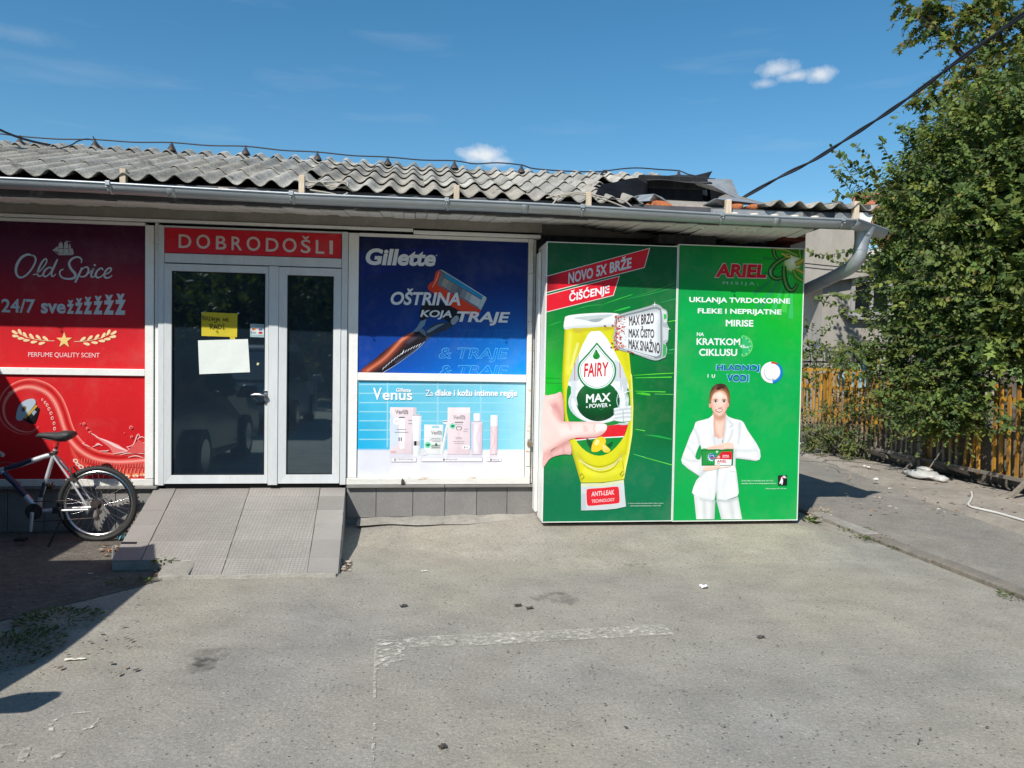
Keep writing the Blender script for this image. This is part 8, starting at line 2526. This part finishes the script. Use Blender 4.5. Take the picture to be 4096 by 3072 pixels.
# ================================================================== VEHICLES AND AN ADDED SHADOW CABIN BESIDE THE PHOTOGRAPHER (they throw the left shadow and show in the door glass)
def car(name, label, x_mid, y_rear, yaw_flip, W_, H_, L_, paint):
    """rear at y_rear, nose away from the shop (towards -y) when yaw_flip is False"""
    t = thing(name, (x_mid, y_rear - (L_ / 2 if not yaw_flip else -L_ / 2), 0), label, 'car', 'cars parked on the asphalt')
    sg = -1 if not yaw_flip else 1

    def hw(z): return W_ / 2 if z < .95 else W_ / 2 - .17 * min(1, (z - .95) / (H_ - .95))
    prof = [(.02, .42), (.0, .75), (.08, 1.0), (.13, H_ - .32), (.28, H_ - .05), (.7, H_), (2.05, H_), (2.36, H_ - .06), (2.95, 1.08), (3.25, 1.0), (3.95, .92), (4.28, .78), (4.34, .45), (4.25, .26), (.12, .26)]
    sc = L_ / 4.34
    g = MB()
    vs = []
    for sx_ in (-1, 1):
        for (l_, z) in prof: vs.append((x_mid + sx_ * hw(z) * (1 - .16 * max(0, 1 - l_ / .5)), y_rear + sg * l_ * sc, z))
    n = len(prof)
    fs = [tuple(range(n)), tuple(range(2 * n - 1, n - 1, -1))]
    for i in range(n):
        j = (i + 1) % n
        fs.append((i, j, n + j, n + i))
    g.add(vs, fs)
    g.build('body', paint, t, bevel=.035)

    def P3(l_, z, s_, o=.006): return (x_mid + s_ * (hw(z) + o), y_rear + sg * l_ * sc, z)
    for s_ in (-1, 1):
        for q in (((.42, 1.02), (1.25, 1.02), (1.25, H_ - .14), (.62, H_ - .14)), ((1.32, 1.02), (1.85, 1.02), (1.85, H_ - .13), (1.32, H_ - .13)), ((1.92, 1.02), (2.80, 1.03), (2.34, H_ - .15), (1.92, H_ - .14))):
            MB().slab([P3(l_, z, s_) for l_, z in q], (-s_ * .004, 0, 0)).build('window', MT['glass2'], t)
        mc = P3(2.40, 1.08, s_, .27)
        MB().hexa([(mc[0] - .20, mc[1] - .05, 1.0), (mc[0] + .15, mc[1] - .05, 1.0), (mc[0] + .15, mc[1] + .06, 1.0), (mc[0] - .20, mc[1] + .06, 1.0), (mc[0] - .10, mc[1] - .04, 1.19), (mc[0] + .10, mc[1] - .04, 1.19), (mc[0] + .10, mc[1] + .05, 1.19), (mc[0] - .10, mc[1] + .05, 1.19)]).build('wing_mirror', paint, t, bevel=.04)
        for l_ in (.85, 3.45):
            c = (x_mid + s_ * (W_ / 2 - .10), y_rear + sg * l_ * sc, .335)
            wv = MB().tube([(c[0] - .11, c[1], c[2]), (c[0] + .115 * s_ * s_ if s_ > 0 else c[0] + .09, c[1], c[2])], .335, 24).build('wheel', MT['rubber'], t)
            MB().tube([(c[0] + s_ * .115, c[1], c[2]), (c[0] + s_ * .122, c[1], c[2])], .21, 20).build('rim', MT['chrome'], wv)
        MB().box(x_mid + s_ * (W_ / 2 - .24) - .1, x_mid + s_ * (W_ / 2 - .24) + .1, min(y_rear + sg * .0, y_rear - sg * .02), max(y_rear + sg * .0, y_rear - sg * .02), .78, .98, (.35, .02, .02)).build('tail_lamp', MT['lamp'], t)
        MB().box(x_mid + s_ * (W_ / 2 - .28) - .14, x_mid + s_ * (W_ / 2 - .28) + .14, min(y_rear + sg * 4.26 * sc, y_rear + sg * 4.36 * sc), max(y_rear + sg * 4.26 * sc, y_rear + sg * 4.36 * sc), .62, .78, (.7, .7, .7)).build('headlight', MT['lamp'], t)
    MB().slab([(x_mid - hw(1.3) + .12, y_rear + sg * .14, 1.06), (x_mid + hw(1.3) - .12, y_rear + sg * .14, 1.06), (x_mid + hw(1.5) - .16, y_rear + sg * .30, H_ - .12), (x_mid - hw(1.5) + .16, y_rear + sg * .30, H_ - .12)], (0, -sg * .06, .0)).build('rear_window', MT['glass2'], t)
    MB().slab([(x_mid - hw(1.1) + .1, y_rear + sg * 2.91 * sc, 1.12), (x_mid + hw(1.1) - .1, y_rear + sg * 2.91 * sc, 1.12), (x_mid + hw(1.5) - .12, y_rear + sg * 2.39 * sc, H_ - .10), (x_mid - hw(1.5) + .12, y_rear + sg * 2.39 * sc, H_ - .10)], (0, sg * .012, .012)).build('windscreen', MT['glass2'], t)
    return t


car('parked_car', 'dark tall hatchback parked with its tail towards the shop', -3.45, -2.08, False, 1.66, 1.68, 4.3, MT['carpaint'])
car('parked_van', 'silver van parked behind the photographer', -3.45, -9.2, False, 1.85, 1.85, 4.5, MT['vanpaint'])
cb = thing('shadow_cabin', (-4.95, -2.1, 0), 'unseen sheet metal cabin added left of the shop to cast the shadow there', 'cabin')  # invented cabin, sized so its edges cast the left wall and ground shadow
MB().box(-5.6, -4.33, -3.3, -.96, .05, 2.70).build('cabin_body', MT['cabin'], cb, bevel=.01)
MB().box(-5.65, -4.31, -3.35, -.94, 2.702, 2.745).build('cabin_roof', MT['metal_sheet'], cb)
MB().box(-5.4, -4.5, -3.315, -3.303, .9, 2.2).build('shutter', MT['zinc'], cb)

# trees behind the photographer, mirrored in the glass
tb0 = (-6.0, -24.0, 0.0)
cl = []
for k in range(26):
    cl.append(((tb0[0] + rng.normal() * 1.6, tb0[1] + rng.normal() * 1.2, 4.0 + rng.normal() * 1.5), (1.3, 1.2, 1.0), 20))
t0 = bush('street_tree', 'leafy street tree behind the photographer, mirrored in the door glass', 'tree', tb0, cl, .34, .8, 9, .2, GREENS, group='street trees behind the photographer', trunk=[([tb0, (tb0[0] + .1, tb0[1], 2.0), (tb0[0], tb0[1], 5.0)], .22)], twig_r=.012)
for k, (x, y, rz_, s_) in enumerate(((-11, -25.5, 1.0, 1.1), (-1.5, -25, 2.2, .95), (3.5, -26.5, 3.9, 1.05), (-16, -27, 5.1, 1.15), (8.5, -27, .4, 1.0))):
    r = t0.copy(); COL.objects.link(r); r.location = (x, y, 0); r.rotation_euler = (0, 0, rz_); r.scale = (s_,) * 3
    for c_ in t0.children:
        d = c_.copy(); COL.objects.link(d); d.parent = r
for k, (x, y, rz_, s_, lb) in enumerate(((15.5, 3.5, 2.0, 1.0, 'leafy garden tree beyond the right end of the yellow fence'), (17.5, -4.5, 4.0, 1.1, 'second leafy garden tree, nearer along the lane on the right'))):
    r = t0.copy(); COL.objects.link(r); r.location = (x, y, 0); r.rotation_euler = (0, 0, rz_); r.scale = (s_,) * 3
    r['label'] = lb; r['group'] = 'garden trees on the right'
    for c_ in t0.children:
        d = c_.copy(); COL.objects.link(d); d.parent = r
tag(MB().box(-45, 45, -36, -32, 0, 9.5).build('reflection_building', MT['darkconcrete'], loc=(0, -34, 0)), 'unseen grey building added behind the street trees to darken the door reflection', 'building')  # unseen block put in so the top of the door reflection stays dark
